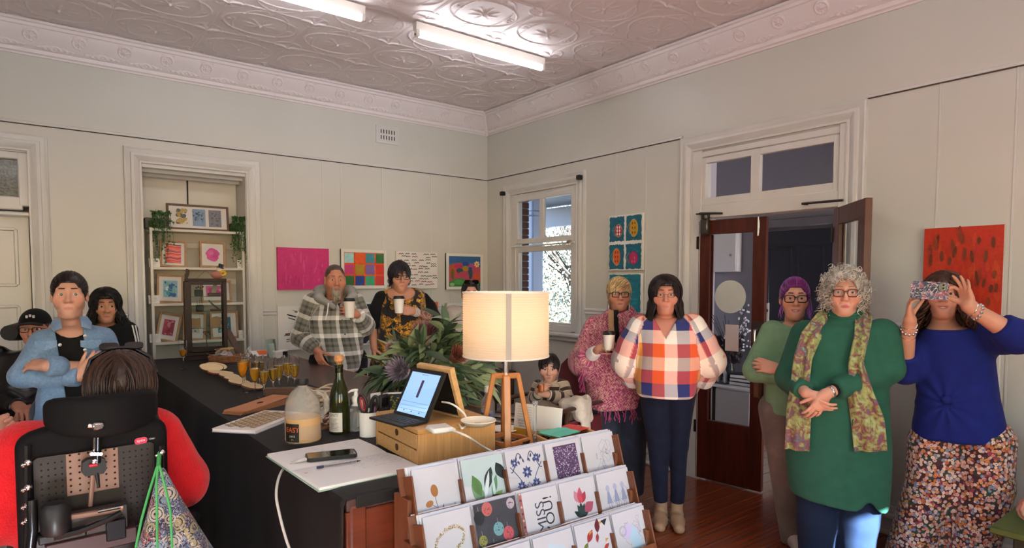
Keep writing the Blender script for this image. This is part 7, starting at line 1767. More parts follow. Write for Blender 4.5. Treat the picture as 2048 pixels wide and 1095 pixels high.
def _stripes(nt,u,v,vec,obj):return ramp(nt,band(nt,v,.072,.2),[(0,'#b9a991'),(.55,'#3d2b20'),(.92,'#d8cbb6')])
GING=lambda:pat_mat('gingham_cotton',_gingham);FLAN=lambda:pat_mat('checked_flannel',_flannel,sheen=.3);TWEED=lambda:pat_mat('woven_tweed',_tweed,bump=.6,bscale=260)
GOLD=lambda:pat_mat('gold_floral',_goldfloral);MEAD=lambda:pat_mat('meadow_floral',_meadow);SCARF=lambda:pat_mat('painted_scarf',_scarf,rough=.7)
DEN=lambda:pat_mat('washed_denim',_denim);JEANS=lambda:pat_mat('indigo_jeans',_jeans);MUD=lambda:pat_mat('brown_jeans',_mudjeans);STRIPE=lambda:pat_mat('knit_stripes',_stripes)
BLACK=lambda:fab('black_cotton','#131314');LEATHER=lambda:mat('black_leather','#141416',.32,bump=.3,bscale=60)
GREEN=lambda:fab('green_jersey','#285a4a',bump=.15);KNIT=lambda:fab('sage_knit','#6d8f70',bump=.9,bscale=150);NAVYT=lambda:fab('royal_blue_jersey','#18246e',bump=.15)
WHITEC=lambda:fab('white_cotton','#d9d6d2');GREYH=lambda:fab('grey_marl','#8b8a86');RED=lambda:fab('red_fleece','#c81a22',bump=1.0,bscale=170,sheen=.15)
PAPERC=mat('cup_paper','#e2ddd4',.5);LIDM=mat('cup_lid','#1c1714',.35)
def coffee_cup(lab,c,r=.040,h=.105,tilt=0):
 t=thing('coffee_cup',lab,'cup',c);t.rotation_euler=(tilt,0,0)
 G().lathe([(0,-h/2),(r*.74,-h/2),(r*.76,-h/2+.004),(r*.96,h/2-.004),(r,h/2),(r*.9,h/2)],24).build('cup',PAPERC,t)
 G().lathe([(r*1.06,h/2-.004),(r*1.08,h/2+.004),(r*.98,h/2+.008),(r*.95,h/2+.018),(r*.8,h/2+.018),(r*.78,h/2+.013),(0,h/2+.013)],24).build('lid',LIDM,t)
 return t
def local_to_world(p,q):return Vector((Matrix.Translation(p.t.location)@rotz(p.t.rotation_euler.z))@Vector(q))
def beard(p,cols,long=.05,seed=3,n=520):
 rng=np.random.default_rng(seed)
 f=lambda P:smax(smin(smin(s_ell(P,(0,.070,-.098),(.034,.030,.034)),s_seg(P,(0,.078,-.11),(0,.072,-.10-long),.028,.014),.02),smin(s_seg(P,(-.026,.088,-.058),(.026,.088,-.058),.007,.007),s_seg(P,(.03,.08,-.06),(.022,.078,-.1),.010,.016),.01),.012),-s_ell(P,(0,.096,-.067),(.019,.02,.0065)),.004)+.0018*wob(P,150,2,st=(1,1,.4))
 f2=lambda P:smin(f(P),s_seg(P,(-.03,.08,-.06),(-.022,.078,-.1),.010,.016),.01)
 V,Q=surface(f2,(-.07,.03,-.13-long),(.07,.13,-.04),.0045);V=relax(V,Q,1)
 c=np.array([lin(x)for x in cols]);C=c[0]*(.8+.35*(wob(V,200,3,st=(1,1,.3))[:,None]*.5+.5))
 r=np.c_[rng.uniform(-.034,.034,n),rng.uniform(.085,.1,n),rng.uniform(-.125,-.06,n)];r[:,1]=.099-12*r[:,0]**2;r=r[~((np.abs(r[:,0])<.02)&(r[:,2]>-.076))]
 pt=flow(r,lambda q,t:np.c_[-q[:,0]*4,np.full(len(q),-.12),-np.ones(len(q))]+.15*rng.normal(size=q.shape),5,(long*.6+.02)/5,[]);m=len(pt)
 V2,Q2=tubes_np(pt,np.outer(np.full(m,.0018),[.6,1,1,.8,.5,.3]),3);C2=np.repeat(c[rng.integers(0,len(c),m)],18,0)
 VV=np.concatenate([V,V2]);mesh_from('beard',(VV*p.hs)@p.R.T+p.hc,np.concatenate([Q,Q2+len(V)]),mat('hair',''),p.t,np.concatenate([C,C2]))
def buttons(p,pts,col='#b9b6ae',r=.008):
 for q in pts:G().lathe([(0,0),(r,0),(r,.003),(0,.004)],12,M=frame_m(q,(1,0,0),(0,0,1))@Matrix.Rotation(PI,4,'X')).build('button',mat('button_'+col[1:],col,.3,.6),p.t)
def surf_y(f,x,z,y0=.4):
 0
 y=np.linspace(y0,-.1,250);d=f(np.c_[np.full(250,x),y,np.full(250,z)]);i=np.argmax(d<0);return y[i]
 # --- woman in a denim jacket, arms crossed
p=Person.at('woman in a blue denim jacket standing with folded arms at the table end',(137,546),634,3.3,.05,skin='#cf9d86',head=dict(yaw=-.12,pitch=.02,chub=.7,w=1.0,eye=.8,blush=1.0,lip='#b5706a',neck=.053))
R_=p.rings([(648,105,180,.07),(660,80,212,.10),(690,74,218,.125),(740,78,222,.13),(790,68,205,.135),(842,62,198,.14),(900,60,205,.14)])
S1,E1,W1_=p.L(84,684),p.L(48,752,.02),p.L(158,754,.15)
S2,E2,W2=p.L(206,680),p.L(227,738,.05),p.L(96,732,.17)
p.build_head(lowz=p.L(137,690)[2],chest=(p.L(142,700,-.02),(.13,.09,.13)))
p.hand(1,E1,W1_,(-.65,.18,.75),(.2,-1,-.1),curl=(.35,.5,.4),thumb=(.4,.2,.2),spread=.05);p.hand(-1,E2,W2,(.75,-.75,.1),(0,-.6,-.6),curl=(.3,.4,.3));p.trunk_rings(R_);p.finish()
p.eyes('#4f5a4a',(-.1,-.02));p.brows('#2a1c14',.0042);p.hair(style='slick',cols=['#1d1412','#2b1e18','#120c0b'],line=.064,tail=[(0,-.1,.0),(0.02,-.12,-.06),(.03,-.1,-.14)],n=420)
p.cloth('tshirt',BLACK(),[(z,cx,cy,rx*.9,ry-.012)for z,cx,cy,rx,ry in R_],cut=[lambda P:s_ell(P,p.L(142,640,.03),(.088,.12,.10))],h=.011)
def vcut(P):
 z1,z0=p.L(140,640)[2],p.L(140,860)[2];t=np.clip((z1-P[:,2])/(z1-z0),0,1);cx=p.L(137,700)[0]
 return smax(np.abs(P[:,0]-cx+.03*t)-(.062-.03*t),.03-P[:,1],.01)
col=lambda P:np.minimum(s_chain(P,[p.L(106,640,.02),p.L(118,662,.11),p.L(108,672,.125)],[.016,.022,.012],.01),s_chain(P,[p.L(176,632,.02),p.L(172,655,.11),p.L(186,664,.12)],[.016,.022,.012],.01))
back=lambda P:s_chain(P,[p.L(120,636,-.06),p.L(160,634,-.06)],[.014]*2,.01)
p.cloth('denim_jacket',DEN(),R_,[([S1,E1,W1_],[.064,.060,.047]),([S2,E2,W2],[.064,.060,.047])],add=[back],cut=[vcut,lambda P:s_ell(P,p.L(142,628,.0),(.075,.085,.09))],fold=.007,ff=16,k=.03)
for pts in([(106,641,.03),(121,638,.075),(124,658,.140),(108,664,.140),(100,653,.10)],[(174,634,.03),(160,634,.075),(163,655,.140),(182,660,.135),(184,647,.09)]):
 q=[p.L(*x)for x in pts];n=len(q);G().add([tuple(x)for x in q]+[tuple(x+A(0,.010,.004))for x in q],[list(range(n)),list(range(n,2*n))]+[(i,(i+1)%n,n+(i+1)%n,n+i)for i in range(n)]).build('collar',DEN(),p.t)
for e_,w_ in((E1,W1_),(E2,W2)):
 v=(w_-e_)/np.linalg.norm(w_-e_);p.cloth('cuff',DEN(),None,[([w_-v*.045,w_+v*.006],[.054,.052])],fold=.002)
buttons(p,[p.L(170,672,.145),p.L(170,700,.155),p.L(120,690,.15)],'#85878a',r=.008)
p.cloth('jeans',JEANS(),None,legs=[([A(.09,0,.92),A(.1,.01,.48),A(.1,-.01,.06)],[.10,.075,.06]),([A(-.09,0,.92),A(-.1,.01,.48),A(-.1,-.01,.06)],[.10,.075,.06])]);p.shoes(WHITEC(),[(.1,0,0),(-.1,0,0)])
for x_,z_ in((92,690),(182,688)):
 q=p.L(x_,z_,.128);G().prism([(-.045,.02),(.045,.02),(.045,-.012),(0,-.028),(-.045,-.012)],.006,M=frame_m(q,(-1,0,0),(0,-.12,1))).build('pocket_flap',DEN(),p.t)
 # --- dark-haired woman in a black track jacket behind her
p=Person.at('dark-haired woman in a black track jacket with white sleeve stripes sitting by the wall',(211,580),646,4.3,-.05,skin='#c08a6c',head=dict(age=1,yaw=.1,eye=.7,neck=.05))
R_=p.rings([(644,182,240,.06),(652,170,256,.09),(690,165,262,.12),(760,165,265,.14)])
S1,E1,W1_=p.L(172,662),p.L(168,722,.04),p.L(225,712,.18);S2,E2,W2=p.L(254,662),p.L(262,706,.05),p.L(215,725,.16)
p.build_head(lowz=p.L(211,668)[2]);p.hand(1,E1,W1_,(-1,.3,-.2),(0,-1,0));p.hand(-1,E2,W2,(1,.3,-.2),(0,-1,0));p.trunk_rings(R_);p.finish()
p.eyes('#3a2a1e',(-.1,0));p.brows('#20160f');p.hair(style='bob',cols=['#0d0b0c','#191415'],len=.12,thick=.022,flare=.35,mess=.35,n=650,line=.058,part=.02)
p.cloth('track_jacket',BLACK(),R_,[([S1,E1,W1_],[.068,.058,.045]),([S2,E2,W2],[.068,.06,.046])],cut=[lambda P:s_ell(P,p.L(211,640,.02),(.07,.09,.06))],fold=.006)
ax_=(E2-S2)/np.linalg.norm(E2-S2)
for an in(-.17,.17):
 pts=[]
 for t in np.linspace(-.12,1.1,12):
  d_=A(-.62,.55,max(0,.75-1.6*t));d_=d_-ax_*(d_@ax_);d_/=np.linalg.norm(d_);e_=np.cross(ax_,d_);d_=d_*math.cos(an)+e_*math.sin(an);pts.append(S2+(E2-S2)*t+d_*(.069-.006*t))
 G().tube(pts,.0075,8,flat=.8).build('sleeve_stripe',WHITEC(),p.t)
 # --- man in a cap in a wheelchair
p=Person.at('man in black cap, glasses and leather jacket seated in a wheelchair by the panelled door',(70,621),694,3.75,-.1,skin='#c48a72',head=dict(age=1,yaw=-.15,eye=.7,jaw=1.1))
R_=p.rings([(696,45,95,.07),(704,5,110,.10),(740,-10,118,.14),(800,-18,116,.16),(835,-20,112,.16)])
S1,E1,W1_=p.L(-2,716),p.L(-20,800,.05),p.L(36,812,.26);S2,E2,W2=p.L(112,716),p.L(122,790,.05),p.L(62,818,.26)
p.build_head(lowz=p.L(70,730)[2]);p.hand(1,E1,W1_,(-.4,1,-.2),(0,0,-1));p.hand(-1,E2,W2,(.4,1,-.2),(0,0,-1));p.trunk_rings(R_);p.finish()
p.eyes('#4a4a44');p.brows('#4a4038');p.glasses('#2a2222',.048,.030)
p.hair(style='short',cols=['#4a433c'],buzz=True,thick=.004)
CAPM=fab('black_cap','#0f0f11')
def capf(P):
 d=smax(s_ell(P,(0,-.012,.036),(.087,.108,.098)),.040-P[:,2]-.10*P[:,1],.006)
 q=s_loft(np.c_[P[:,0],P[:,1],P[:,2]+.35*P[:,0]**2/.08+.12*(P[:,1]-.08)],[(.046,0,.10,.066,.062),(.053,0,.10,.064,.060)],2.2,.002)
 return np.minimum(d,smax(q,.05-P[:,1],.004))
V,Q=surface(capf,(-.11,-.13,0),(.11,.19,.15),.0035);mesh_from('cap',(relax(V,Q,1)*p.hs)@p.R.T+p.hc,Q,CAPM,p.t)
g=G()
for a in range(3):g.box(p.toW((-.018+a*.018,.095,.085+.006*(a%2))),(.012,.004,.016),bev=.001)
g.build('cap_emblem',mat('silver_thread','#a9a9ad',.4),p.t)
p.cloth('leather_jacket',LEATHER(),R_,[([S1,E1,W1_],[.075,.066,.050]),([S2,E2,W2],[.075,.066,.050])],cut=[lambda P:s_ell(P,p.L(70,690,.02),(.07,.09,.05))],fold=.012,ff=18)
kz=.62
p.cloth('trousers',fab('stone_cotton','#a7a49e'),None,legs=[([A(.11,.0,kz),A(.13,.46,kz+.06),A(.13,.5,.14)],[.10,.08,.065]),([A(-.11,.0,kz),A(-.13,.46,kz+.06),A(-.13,.5,.14)],[.10,.08,.065])],fold=.006)
p.shoes(BLACK(),[(.13,.55,0),(-.13,.55,0)])
w=thing('wheelchair','black wheelchair with a side-padded headrest under the man in a black cap','wheelchair',p.t.location,p.t.rotation_euler.z)
BP=mat('black_vinyl','#101012',.5,bump=.15,bscale=120);BM=mat('black_metal','#1b1b1e',.3,.7)
hz=p.L(35,664,-.06)
g=G();g.tube([(hz[0]+.03,.02,hz[2]),(hz[0]-.0,-.09,hz[2]),(-.0,-.13,hz[2]),(-hz[0],-.09,hz[2]),(-hz[0]-.03,.02,hz[2])],[.045,.055,.05,.055,.045],12);g.build('headrest',BP,w)
G().box((0,-.22,kz+.18),(.46,.07,.62),bev=.03).build('backrest',BP,w);G().box((0,.12,kz-.14),(.48,.50,.09),bev=.03).build('seat',BP,w)
G().cyl((0,-.2,kz+.4),(0,-.14,hz[2]),.012).build('headrest_stem',BM,w)
for sx in(-1,1):
 G().box((sx*.29,.1,kz+.12),(.06,.36,.05),bev=.015).build('armrest',BP,w)
 g=G();g.tube([(sx*.31,-.12+.3*math.cos(a),.3+.3*math.sin(a))for a in np.linspace(0,2*PI,33)[:-1]],.022,8,closed=True)
 for a in range(6):g.cyl((sx*.31,-.12,.3),(sx*.31,-.12+.29*math.cos(a*PI/3),.3+.29*math.sin(a*PI/3)),.006,6)
 g.build('wheel',BM,w)
 g=G();g.tube([(sx*.24,.42,.09+0*a)if 0 else(sx*.22,.40+.085*math.cos(a),.085+.085*math.sin(a))for a in np.linspace(0,2*PI,17)[:-1]],.016,8,closed=True);g.cyl((sx*.2,.40,.085),(sx*.24,.40,.085),.07,12);g.build('caster',BM,w)
 G().tube([(sx*.26,-.2,.44),(sx*.26,.36,.44),(sx*.2,.52,.16),(sx*.2,.62,.10)],.014,8).build('frame_tube',BM,w)
g=G();g.box((0,.60,.045+.03),(.4,.2,.02),bev=.006);g.build('footplate',BM,w)
# --- someone at the left edge, only clasped hands and a blue sleeve in view
p=Person('person seated beyond the left edge with clasped hands and a bright blue sleeve',tuple(at_depth(-215,800,2.75).xy)+(0,),-1.45,1.32,skin='#d7a28c',head=dict(age=.5))
p.Mi=(Matrix.Translation(p.t.location)@rotz(p.t.rotation_euler.z)).inverted()
hp=p.Mi@at_depth(24,842,2.62)
R_=[(.55,0,0,.20,.15),(.8,0,0,.19,.15),(1.0,0,0,.20,.13),(1.06,0,0,.12,.09)]
W1_=A(hp.x+.06,hp.y-.085,hp.z-.005);W2=A(hp.x-.06,hp.y-.085,hp.z-.01);S1,S2=A(.19,-.01,1.0),A(-.19,-.01,1.0);E1,E2=A(.24,.12,.80),A(-.24,.12,.80)
p.build_head(chest=((0,-.04,.94),(.15,.09,.12)),h=.008);p.hand(1,E1,W1_,(-.55,.8,.05),(-.7,-.5,-.2),curl=(.7,.8,.5));p.hand(-1,E2,W2,(.55,.8,0),(.7,-.5,-.1),curl=(.6,.7,.5));p.trunk_rings(R_);p.finish()
p.eyes();p.brows();p.hair(style='short',cols=['#6b5a4a'],len=.03,n=200)
p.cloth('jumper',fab('bright_blue_knit','#1f46b4',bump=.6,bscale=200),R_,[([S1,E1,W1_-A(0,.02,0)],[.072,.058,.042]),([S2,E2,W2-A(0,.02,0)],[.072,.058,.042])])
p.cloth('trousers',fab('sky_blue_denim','#3f74a8'),None,legs=[([A(.1,0,.55),A(.14,.46,.56),A(.14,.44,.1)],[.11,.085,.06]),([A(-.1,0,.55),A(-.14,.46,.56),A(-.14,.44,.1)],[.11,.085,.06])])
p.shoes(BLACK(),[(.14,.48,0),(-.14,.48,0)])
ch=thing('stool','plain stool under the person beyond the left edge','stool',p.t.location,p.t.rotation_euler.z)
G().box((0,0,.44),(.42,.4,.05),bev=.02).build('seat',BP,ch)
for sx in(-1,1):
 for sy in(-1,1):G().cyl((sx*.17,sy*.16,.42),(sx*.19,sy*.18,0),.015).build('leg',BM,ch)
 # --- bearded man in a checked shirt, one hand in his pocket, the other holding a cup
p=Person.at('bearded man in grey checked flannel shirt with one hand in his pocket',(669,530),590,4.85,.12,skin='#c08468',head=dict(age=1,yaw=.02,chub=.6,w=1.0,jaw=1.1,eye=.55,nose=1.1,blush=.9,neck=.062))
R_=p.rings([(597,640,712,.10),(612,622,722,.13),(640,614,724,.155),(675,622,724,.175),(705,634,724,.185),(726,646,722,.175),(741,650,718,.17)])
S1,E1,W1_=p.L(628,606),p.L(603,672,-.03),p.L(634,700,.12)
S2,E2,W2=p.L(706,606),p.L(729,650,.06),p.L(713,628,.22)
cup=p.L(699,618,.265)
p.build_head(lowz=p.L(668,606)[2])
p.hand(1,E1,W1_,(-.25,.35,-.9),(-.6,-.6,0),curl=(.3,.35,.3),thumb=(.9,.2,.1));p.hand(-1,E2,W2,(.75,.5,.25),(.25,.1,-.2)if 0 else(.6,-.8,0),curl=(.75,.75,.5),thumb=(.8,.9,.4));p.trunk_rings(R_);p.finish()
p.eyes('#5a6258',(0,-.05));p.brows('#5b4a3e',.0036,z=.027);p.hair(style='short',cols=['#4b3b32'],buzz=True,thick=.003,line=.078);beard(p,['#8f867c','#b8b0a6','#6e6258'],.05)
p.cloth('tshirt',BLACK(),[(z,cx,cy,rx*.86,ry*.9)for z,cx,cy,rx,ry in R_ if z>p.L(0,720)[2]],cut=[lambda P:s_ell(P,p.L(672,590,.05),(.07,.10,.07))],h=.014)
zc,zb=p.L(676,598)[2],p.L(700,745)[2]
def vv(P):
 t=np.clip((zc+.06-P[:,2])/.19,0,1);return smax(smax(np.abs(P[:,0]-p.L(681,620)[0])-.062*(1-t),.02-P[:,1],.01),(zc-.14)-P[:,2],.01)
p.cloth('flannel_shirt',FLAN(),R_,[([S1,E1,W1_],[.095,.078,.056]),([S2,E2,W2-(W2-E2)*.1],[.092,.075,.056])],cut=[vv,lambda P:s_ell(P,p.L(670,588,.0),(.072,.08,.08))],fold=.010,ff=13,k=.03,h=.0075)
hood=lambda P:smin(s_chain(P,[p.L(684,612,.15),p.L(706,592,.07),p.L(700,582,-.05),p.L(668,578,-.12),p.L(640,582,-.05),p.L(638,596,.07),p.L(668,614,.16)],[.022,.034,.042,.055,.045,.036,.020],.02),s_ell(P,p.L(668,592,-.16),(.12,.05,.09)),.04)
c_=p.L(668,596);sdf_obj('hood',lambda P:hood(P)+.004*wob(P,30,3),c_-A(.25,.3,.2),c_+A(.25,.3,.2),.009,GREYH(),p.t)
for x0,y0,x1,y1 in((657,606,651,640),(693,598,694,612)):G().tube([p.L(x0,y0,.17),p.L((x0+x1)/2+1,(y0+y1)/2,.195),p.L(x1,y1,.20)],.005,6).build('drawstring',WHITEC(),p.t)
buttons(p,[p.L(684,640,.185),p.L(690,668,.205),p.L(692,696,.205)],'#5a5850',.007)
p.cloth('trousers',fab('charcoal_cotton','#17171b'),None,legs=[([A(.08,.0,.98),A(.10,.02,.5),A(.10,0,.06)],[.125,.09,.07]),([A(-.12,.0,.98),A(-.12,.02,.5),A(-.12,0,.06)],[.125,.09,.07])])
p.shoes(LEATHER(),[(.10,0,0),(-.12,0,0)])
coffee_cup('paper coffee cup with black lid in the hand of the bearded man',local_to_world(p,cup),.042,.125)
# --- woman in a black and gold dress
p=Person.at('woman with short black hair and glasses in a black and gold floral dress',(798,525),574,5.1,.18,skin='#c08a70',head=dict(age=1,yaw=.05,pitch=-.03,chub=.6,eye=.6,lip='#a8605a',neck=.056),hs=.98)
R_=p.rings([(574,775,832,.08),(585,762,848,.11),(610,757,850,.15),(640,757,846,.165),(680,752,850,.175),(720,742,855,.185),(770,735,862,.18),(840,728,868,.18)])
S1,E1,W1_=p.L(762,590),p.L(744,650,-.03),p.L(748,694,.06);S2,E2,W2=p.L(845,592),p.L(866,636,.06),p.L(826,622,.22)
p.build_head(lowz=p.L(800,604)[2],chest=(p.L(803,608,-.0),(.105,.10,.10)))
p.hand(1,E1,W1_,(0,.25,-1),(-1,0,0));pw=p.hand(-1,E2,W2,(.95,.25,.12),(.4,-.9,0),curl=(.7,.75,.5),thumb=(.7,.9,.4));p.trunk_rings(R_)
def tat(V,C):
 a=np.clip(1.2-np.abs(s_seg(V,E2,W2-A(0,0,0),.0,.0))/.06,0,1);t=((V-E2)@(W2-E2))/((W2-E2)@(W2-E2));m=(t>-.1)&(t<.95)&(np.abs(s_seg(V,E2,W2,0,0))<.06)
 n=wob(V,170,11);k=(m*np.clip(.5+n*1.2,.1,.85))[:,None];return C*(1-k)+np.array(lin('#3c3d47'))*k
p.finish(tat)
p.eyes('#4b3a2a',(0,-.2));p.brows('#221815');p.glasses('#1c1716',.046,.036);p.hair(style='short',cols=['#100c10','#1d1620','#251c28'],len=.068,thick=.028,sweep=.35,mess=.35,n=800,line=.050)
p.cloth('dress',GOLD(),R_,cut=[lambda P:s_ell(P,p.L(803,582,.1),(.125,.14,.075))],fold=.007,ff=12)
sl=BLACK()
p.cloth('sleeve',sl,None,[([S1+A(-.01,0,-.03),E1*.55+S1*.45,E1+A(0,0,-.02)],[.070,.066,.062])]);p.cloth('sleeve',sl,None,[([S2+A(.01,0,-.03),E2*.55+S2*.45,E2+A(0,0,-.0),E2*.8+W2*.2],[.070,.068,.066,.060])])
g=G();q=W2*.82+E2*.18;M_=frame_m(q,np.cross(W2-E2,(0,0,1)),(0,0,1))
for k_ in range(3):g.lathe([(.034,-.004),(.037,0),(.034,.004)],16,M=Matrix.Translation(Vector((W2-E2))*.07*k_)@Matrix.Translation(q)@Vector(W2-E2).to_track_quat('Z','Y').to_matrix().to_4x4())
g.build('bracelet',mat('beads','#b7b0a8',.4),p.t)
p.shoes(BLACK(),[(.1,0,0),(-.1,0,0)]);p.limb([A(.1,0,.6),A(.1,0,.07)],[.06,.04]);
p.cloth('leggings',BLACK(),None,legs=[([A(.1,.0,.7),A(.1,0,.08)],[.08,.05]),([A(-.1,.0,.7),A(-.1,0,.08)],[.08,.05])])
coffee_cup('paper coffee cup with black lid held by the woman in the gold dress',local_to_world(p,p.L(798,611,.262)),.042,.115)
# --- woman mostly hidden by the lamp shade
p=Person.at('dark-haired woman with sunglasses on her head, hidden by the lamp shade',(940,562),604,5.35,.3,skin='#c9967c',head=dict(yaw=-.2,eye=.7),hs=.95)
R_=p.rings([(612,915,970,.08),(622,900,985,.11),(660,895,990,.14),(700,900,985,.14),(760,895,990,.15)])
p.build_head(lowz=p.L(940,628)[2]);S1,E1,W1_=p.L(905,626),p.L(893,676),p.L(915,715,.1);S2,E2,W2=p.L(980,626),p.L(992,676),p.L(970,715,.1)
p.hand(1,E1,W1_,(-.4,.5,-.6),(-1,0,0));p.hand(-1,E2,W2,(.4,.5,-.6),(1,0,0));p.trunk_rings(R_);p.finish();p.eyes();p.brows('#1c1410');p.hair(style='slick',cols=['#14100f','#221916'],bun=(0,-.11,.02),line=.07)
p.cloth('jumper',fab('cream_knit','#9a9086'),R_,[([S1,E1,W1_],[.07,.06,.045]),([S2,E2,W2],[.07,.06,.045])],cut=[lambda P:s_ell(P,p.L(940,606,.02),(.07,.08,.06))])
p.cloth('trousers',JEANS(),None,legs=[([A(.09,0,.9),A(.1,0,.06)],[.13,.07]),([A(-.09,0,.9),A(-.1,0,.06)],[.13,.07])]);p.shoes(BLACK(),[(.1,0,0),(-.1,0,0)])
g=G();SG=mat('sunglass_black','#0b0b0c',.08,coat=.6)
for sx in(-1,1):g.prism(rrect(.056,.044,.016),.004,M=frame_m(p.toW((sx*.034,.075,.112)),p.R@A(1,0,0),p.R@A(0,.62,.78)))
g.tube([p.toW((-.062,.07,.115)),p.toW((-.082,.02,.06)),p.toW((-.08,-.02,.02))],.003,6);g.tube([p.toW((.062,.07,.115)),p.toW((.082,.02,.06)),p.toW((.08,-.02,.02))],.003,6);g.build('sunglasses',SG,p.t)
# --- woman in a woven poncho
p=Person.at('blonde woman in dark glasses and a pink woven poncho holding a cup',(1238,556),619,4.55,.05,skin='#c98f76',head=dict(chub=.8,yaw=.05,eye=.65,w=1.03,lip='#b0706a',neck=.056,blush=.8))
R_=p.rings([(622,1212,1268,.09),(632,1192,1284,.13),(660,1174,1296,.17),(700,1164,1300,.19),(740,1166,1300,.19),(775,1172,1296,.18),(812,1178,1292,.17)])
S1,E1,W1_=p.L(1194,650),p.L(1170,722,.04),p.L(1196,698,.26);S2,E2,W2=p.L(1282,650),p.L(1296,724,.04),p.L(1246,706,.25)
cup=p.L(1218,683,.31)
p.build_head(lowz=p.L(1238,640)[2]);p.hand(1,E1,W1_,(-.9,.3,.12),(-.3,-.9,0)if 0 else(-.55,-.2,.0)if 0 else(.3,.9,0)if 0 else(-.35,-.9,0),curl=(.7,.75,.5),thumb=(.7,.9,.4));p.hand(-1,E2,W2,(.9,.3,-.05),(.1,.1,1),curl=(.35,.4,.3),thumb=(.5,.4,.2));p.trunk_rings(R_);p.finish()
p.eyes('#5a7280');p.brows('#9a7a58');p.glasses('#1d2a30',.052,.036,.0034,shape=.009)
p.hair(style='short',cols=['#b99a6a','#d9c08e','#8f744c'],len=.075,thick=.022,sweep=.9,mess=.2,n=700,line=.060)
p.cloth('poncho',TWEED(),R_,[([S1+A(0,0,-.02),E1+A(.0,0,.0),E1*.5+W1_*.5],[.10,.115,.085]),([S2+A(0,0,-.02),E2,E2*.5+W2*.5],[.10,.115,.085])],cut=[lambda P:s_ell(P,p.L(1240,612,.02),(.075,.10,.045))],add=[lambda P:s_chain(P,[p.L(1216,626,.06),p.L(1236,634,.13),p.L(1262,624,.06),p.L(1256,616,-.08),p.L(1222,616,-.08),p.L(1216,626,.06)],[.03]*6,.02)],fold=.010,ff=11,h=.010)
rng=np.random.default_rng(4);g=G();R0=sorted(R_)[0]
fr=[]
for i in range(110):
 a=rng.uniform(0,2*PI);q=A(R0[1]+R0[3]*.97*math.cos(a),R0[2]+R0[4]*.97*math.sin(a),R0[0]+.02);ln=rng.uniform(.07,.12)
 fr.append(q+np.outer(np.linspace(0,1,5),A(.015*rng.normal(),.01*rng.normal(),-ln))+.004*rng.normal(size=(5,3)))
for i in range(80):
 t_=rng.uniform(0,1);b_=p.L(1160+8*t_,700+70*t_,.05+.1*rng.uniform(-1,1))+A(-.0,0,0);fr.append(b_+np.outer(np.linspace(0,1,5),A(.03*rng.uniform(-.4,1),.01*rng.normal(),-rng.uniform(.04,.08))))
V,Q=tubes_np(np.array(fr),np.full((len(fr),5),.0042),4);mesh_from('fringe',V,Q,fab('fringe_wool','#a4486e'),p.t,kind='stuff')
p.cloth('cuff',WHITEC(),None,[([W1_*.62+E1*.38,W1_*.9+E1*.1],[.050,.040])]);p.cloth('cuff',WHITEC(),None,[([W2*.62+E2*.38,W2*.9+E2*.1],[.050,.040])])
p.cloth('jeans',JEANS(),None,legs=[([A(.10,.0,.94),A(.10,.02,.48),A(.10,0,.05)],[.155,.10,.085]),([A(-.11,.0,.94),A(-.11,.02,.48),A(-.11,0,.05)],[.155,.10,.085])]);p.shoes(BLACK(),[(.10,0,0),(-.11,0,0)])
st=[p.L(1222,620,.12),p.L(1222,650,.19),p.L(1226,690,.21),p.L(1236,735,.21)]
G().tube(st,.020,8,flat=.25).build('bag_strap',fab('tan_strap','#9c7a5c'),p.t);G().tube([q+A(-.03,-.004,0)for q in st],.022,8,flat=.25).build('bag_strap',BLACK(),p.t)
g=G()
for sx in(-1,1):
 c=p.toW((sx*.078,.0,-.055));g.tube([c,c+A(0,0,-.02)],.002,5);g.ball(c+A(0,.002,-.045),(.008,.004,.026),10,8)
g.build('earring',mat('earring_metal','#8f8f94',.3,.6),p.t)
coffee_cup('white paper coffee cup with black lid held in front of the pink poncho',local_to_world(p,cup),.043,.11)
ph=thing('phone','dark phone in a pink case held under the coffee cup of the poncho woman','phone',local_to_world(p,p.L(1222,707,.31)),p.t.rotation_euler.z)
G().prism(rrect(.16,.078,.012),.010).build('case',mat('pink_case','#a8606c',.5),ph);G().prism(rrect(.152,.07,.01),.001,z0=.0102).build('screen',mat('phone_screen','#060709',.08,coat=.5),ph)
# --- woman in a gingham blouse
p=Person.at('woman with dark bobbed hair and bright orange, navy and white checked blouse',(1331,553),625,4.1,.02,skin='#c98c76',head=dict(chub=.9,yaw=.02,eye=.65,w=1.04,lip='#b0686a',neck=.058,blush=1.0))
R_=p.rings([(632,1296,1368,.09),(642,1278,1386,.12),(670,1272,1394,.155),(710,1270,1398,.17),(750,1268,1398,.175),(790,1276,1392,.165)])
S1,E1,W1_=p.L(1280,652),p.L(1258,722,-.04),p.L(1270,760,-.16);S2,E2,W2=p.L(1384,652),p.L(1417,722,-.04),p.L(1402,764,-.16)
p.build_head(lowz=p.L(1331,655)[2],chest=(p.L(1331,664,-.01),(.115,.11,.11)))
p.hand(1,E1,W1_,(-.8,-.3,-.3),(0,1,0));p.hand(-1,E2,W2,(.8,-.3,-.3),(0,1,0));p.trunk_rings(R_);p.finish()
p.eyes('#5a4a3a');p.brows('#3a2a24');p.glasses('#7a6a66',.042,.026,.0016)
p.hair(style='bob',cols=['#1a1011','#2a1a19','#120b0d'],len=.205,thick=.020,flare=.28,n=700,line=.060,fringe=.055,nf=60,mess=.06,part=.0)
def vn(P):
 zt=p.L(1331,632)[2];t=np.clip((zt-P[:,2])/.13,0,1);return smax(smax(np.abs(P[:,0]-p.L(1331,650)[0])-.075*(1-t)-.002,.01-P[:,1],.01),zt-.14-P[:,2],.01)
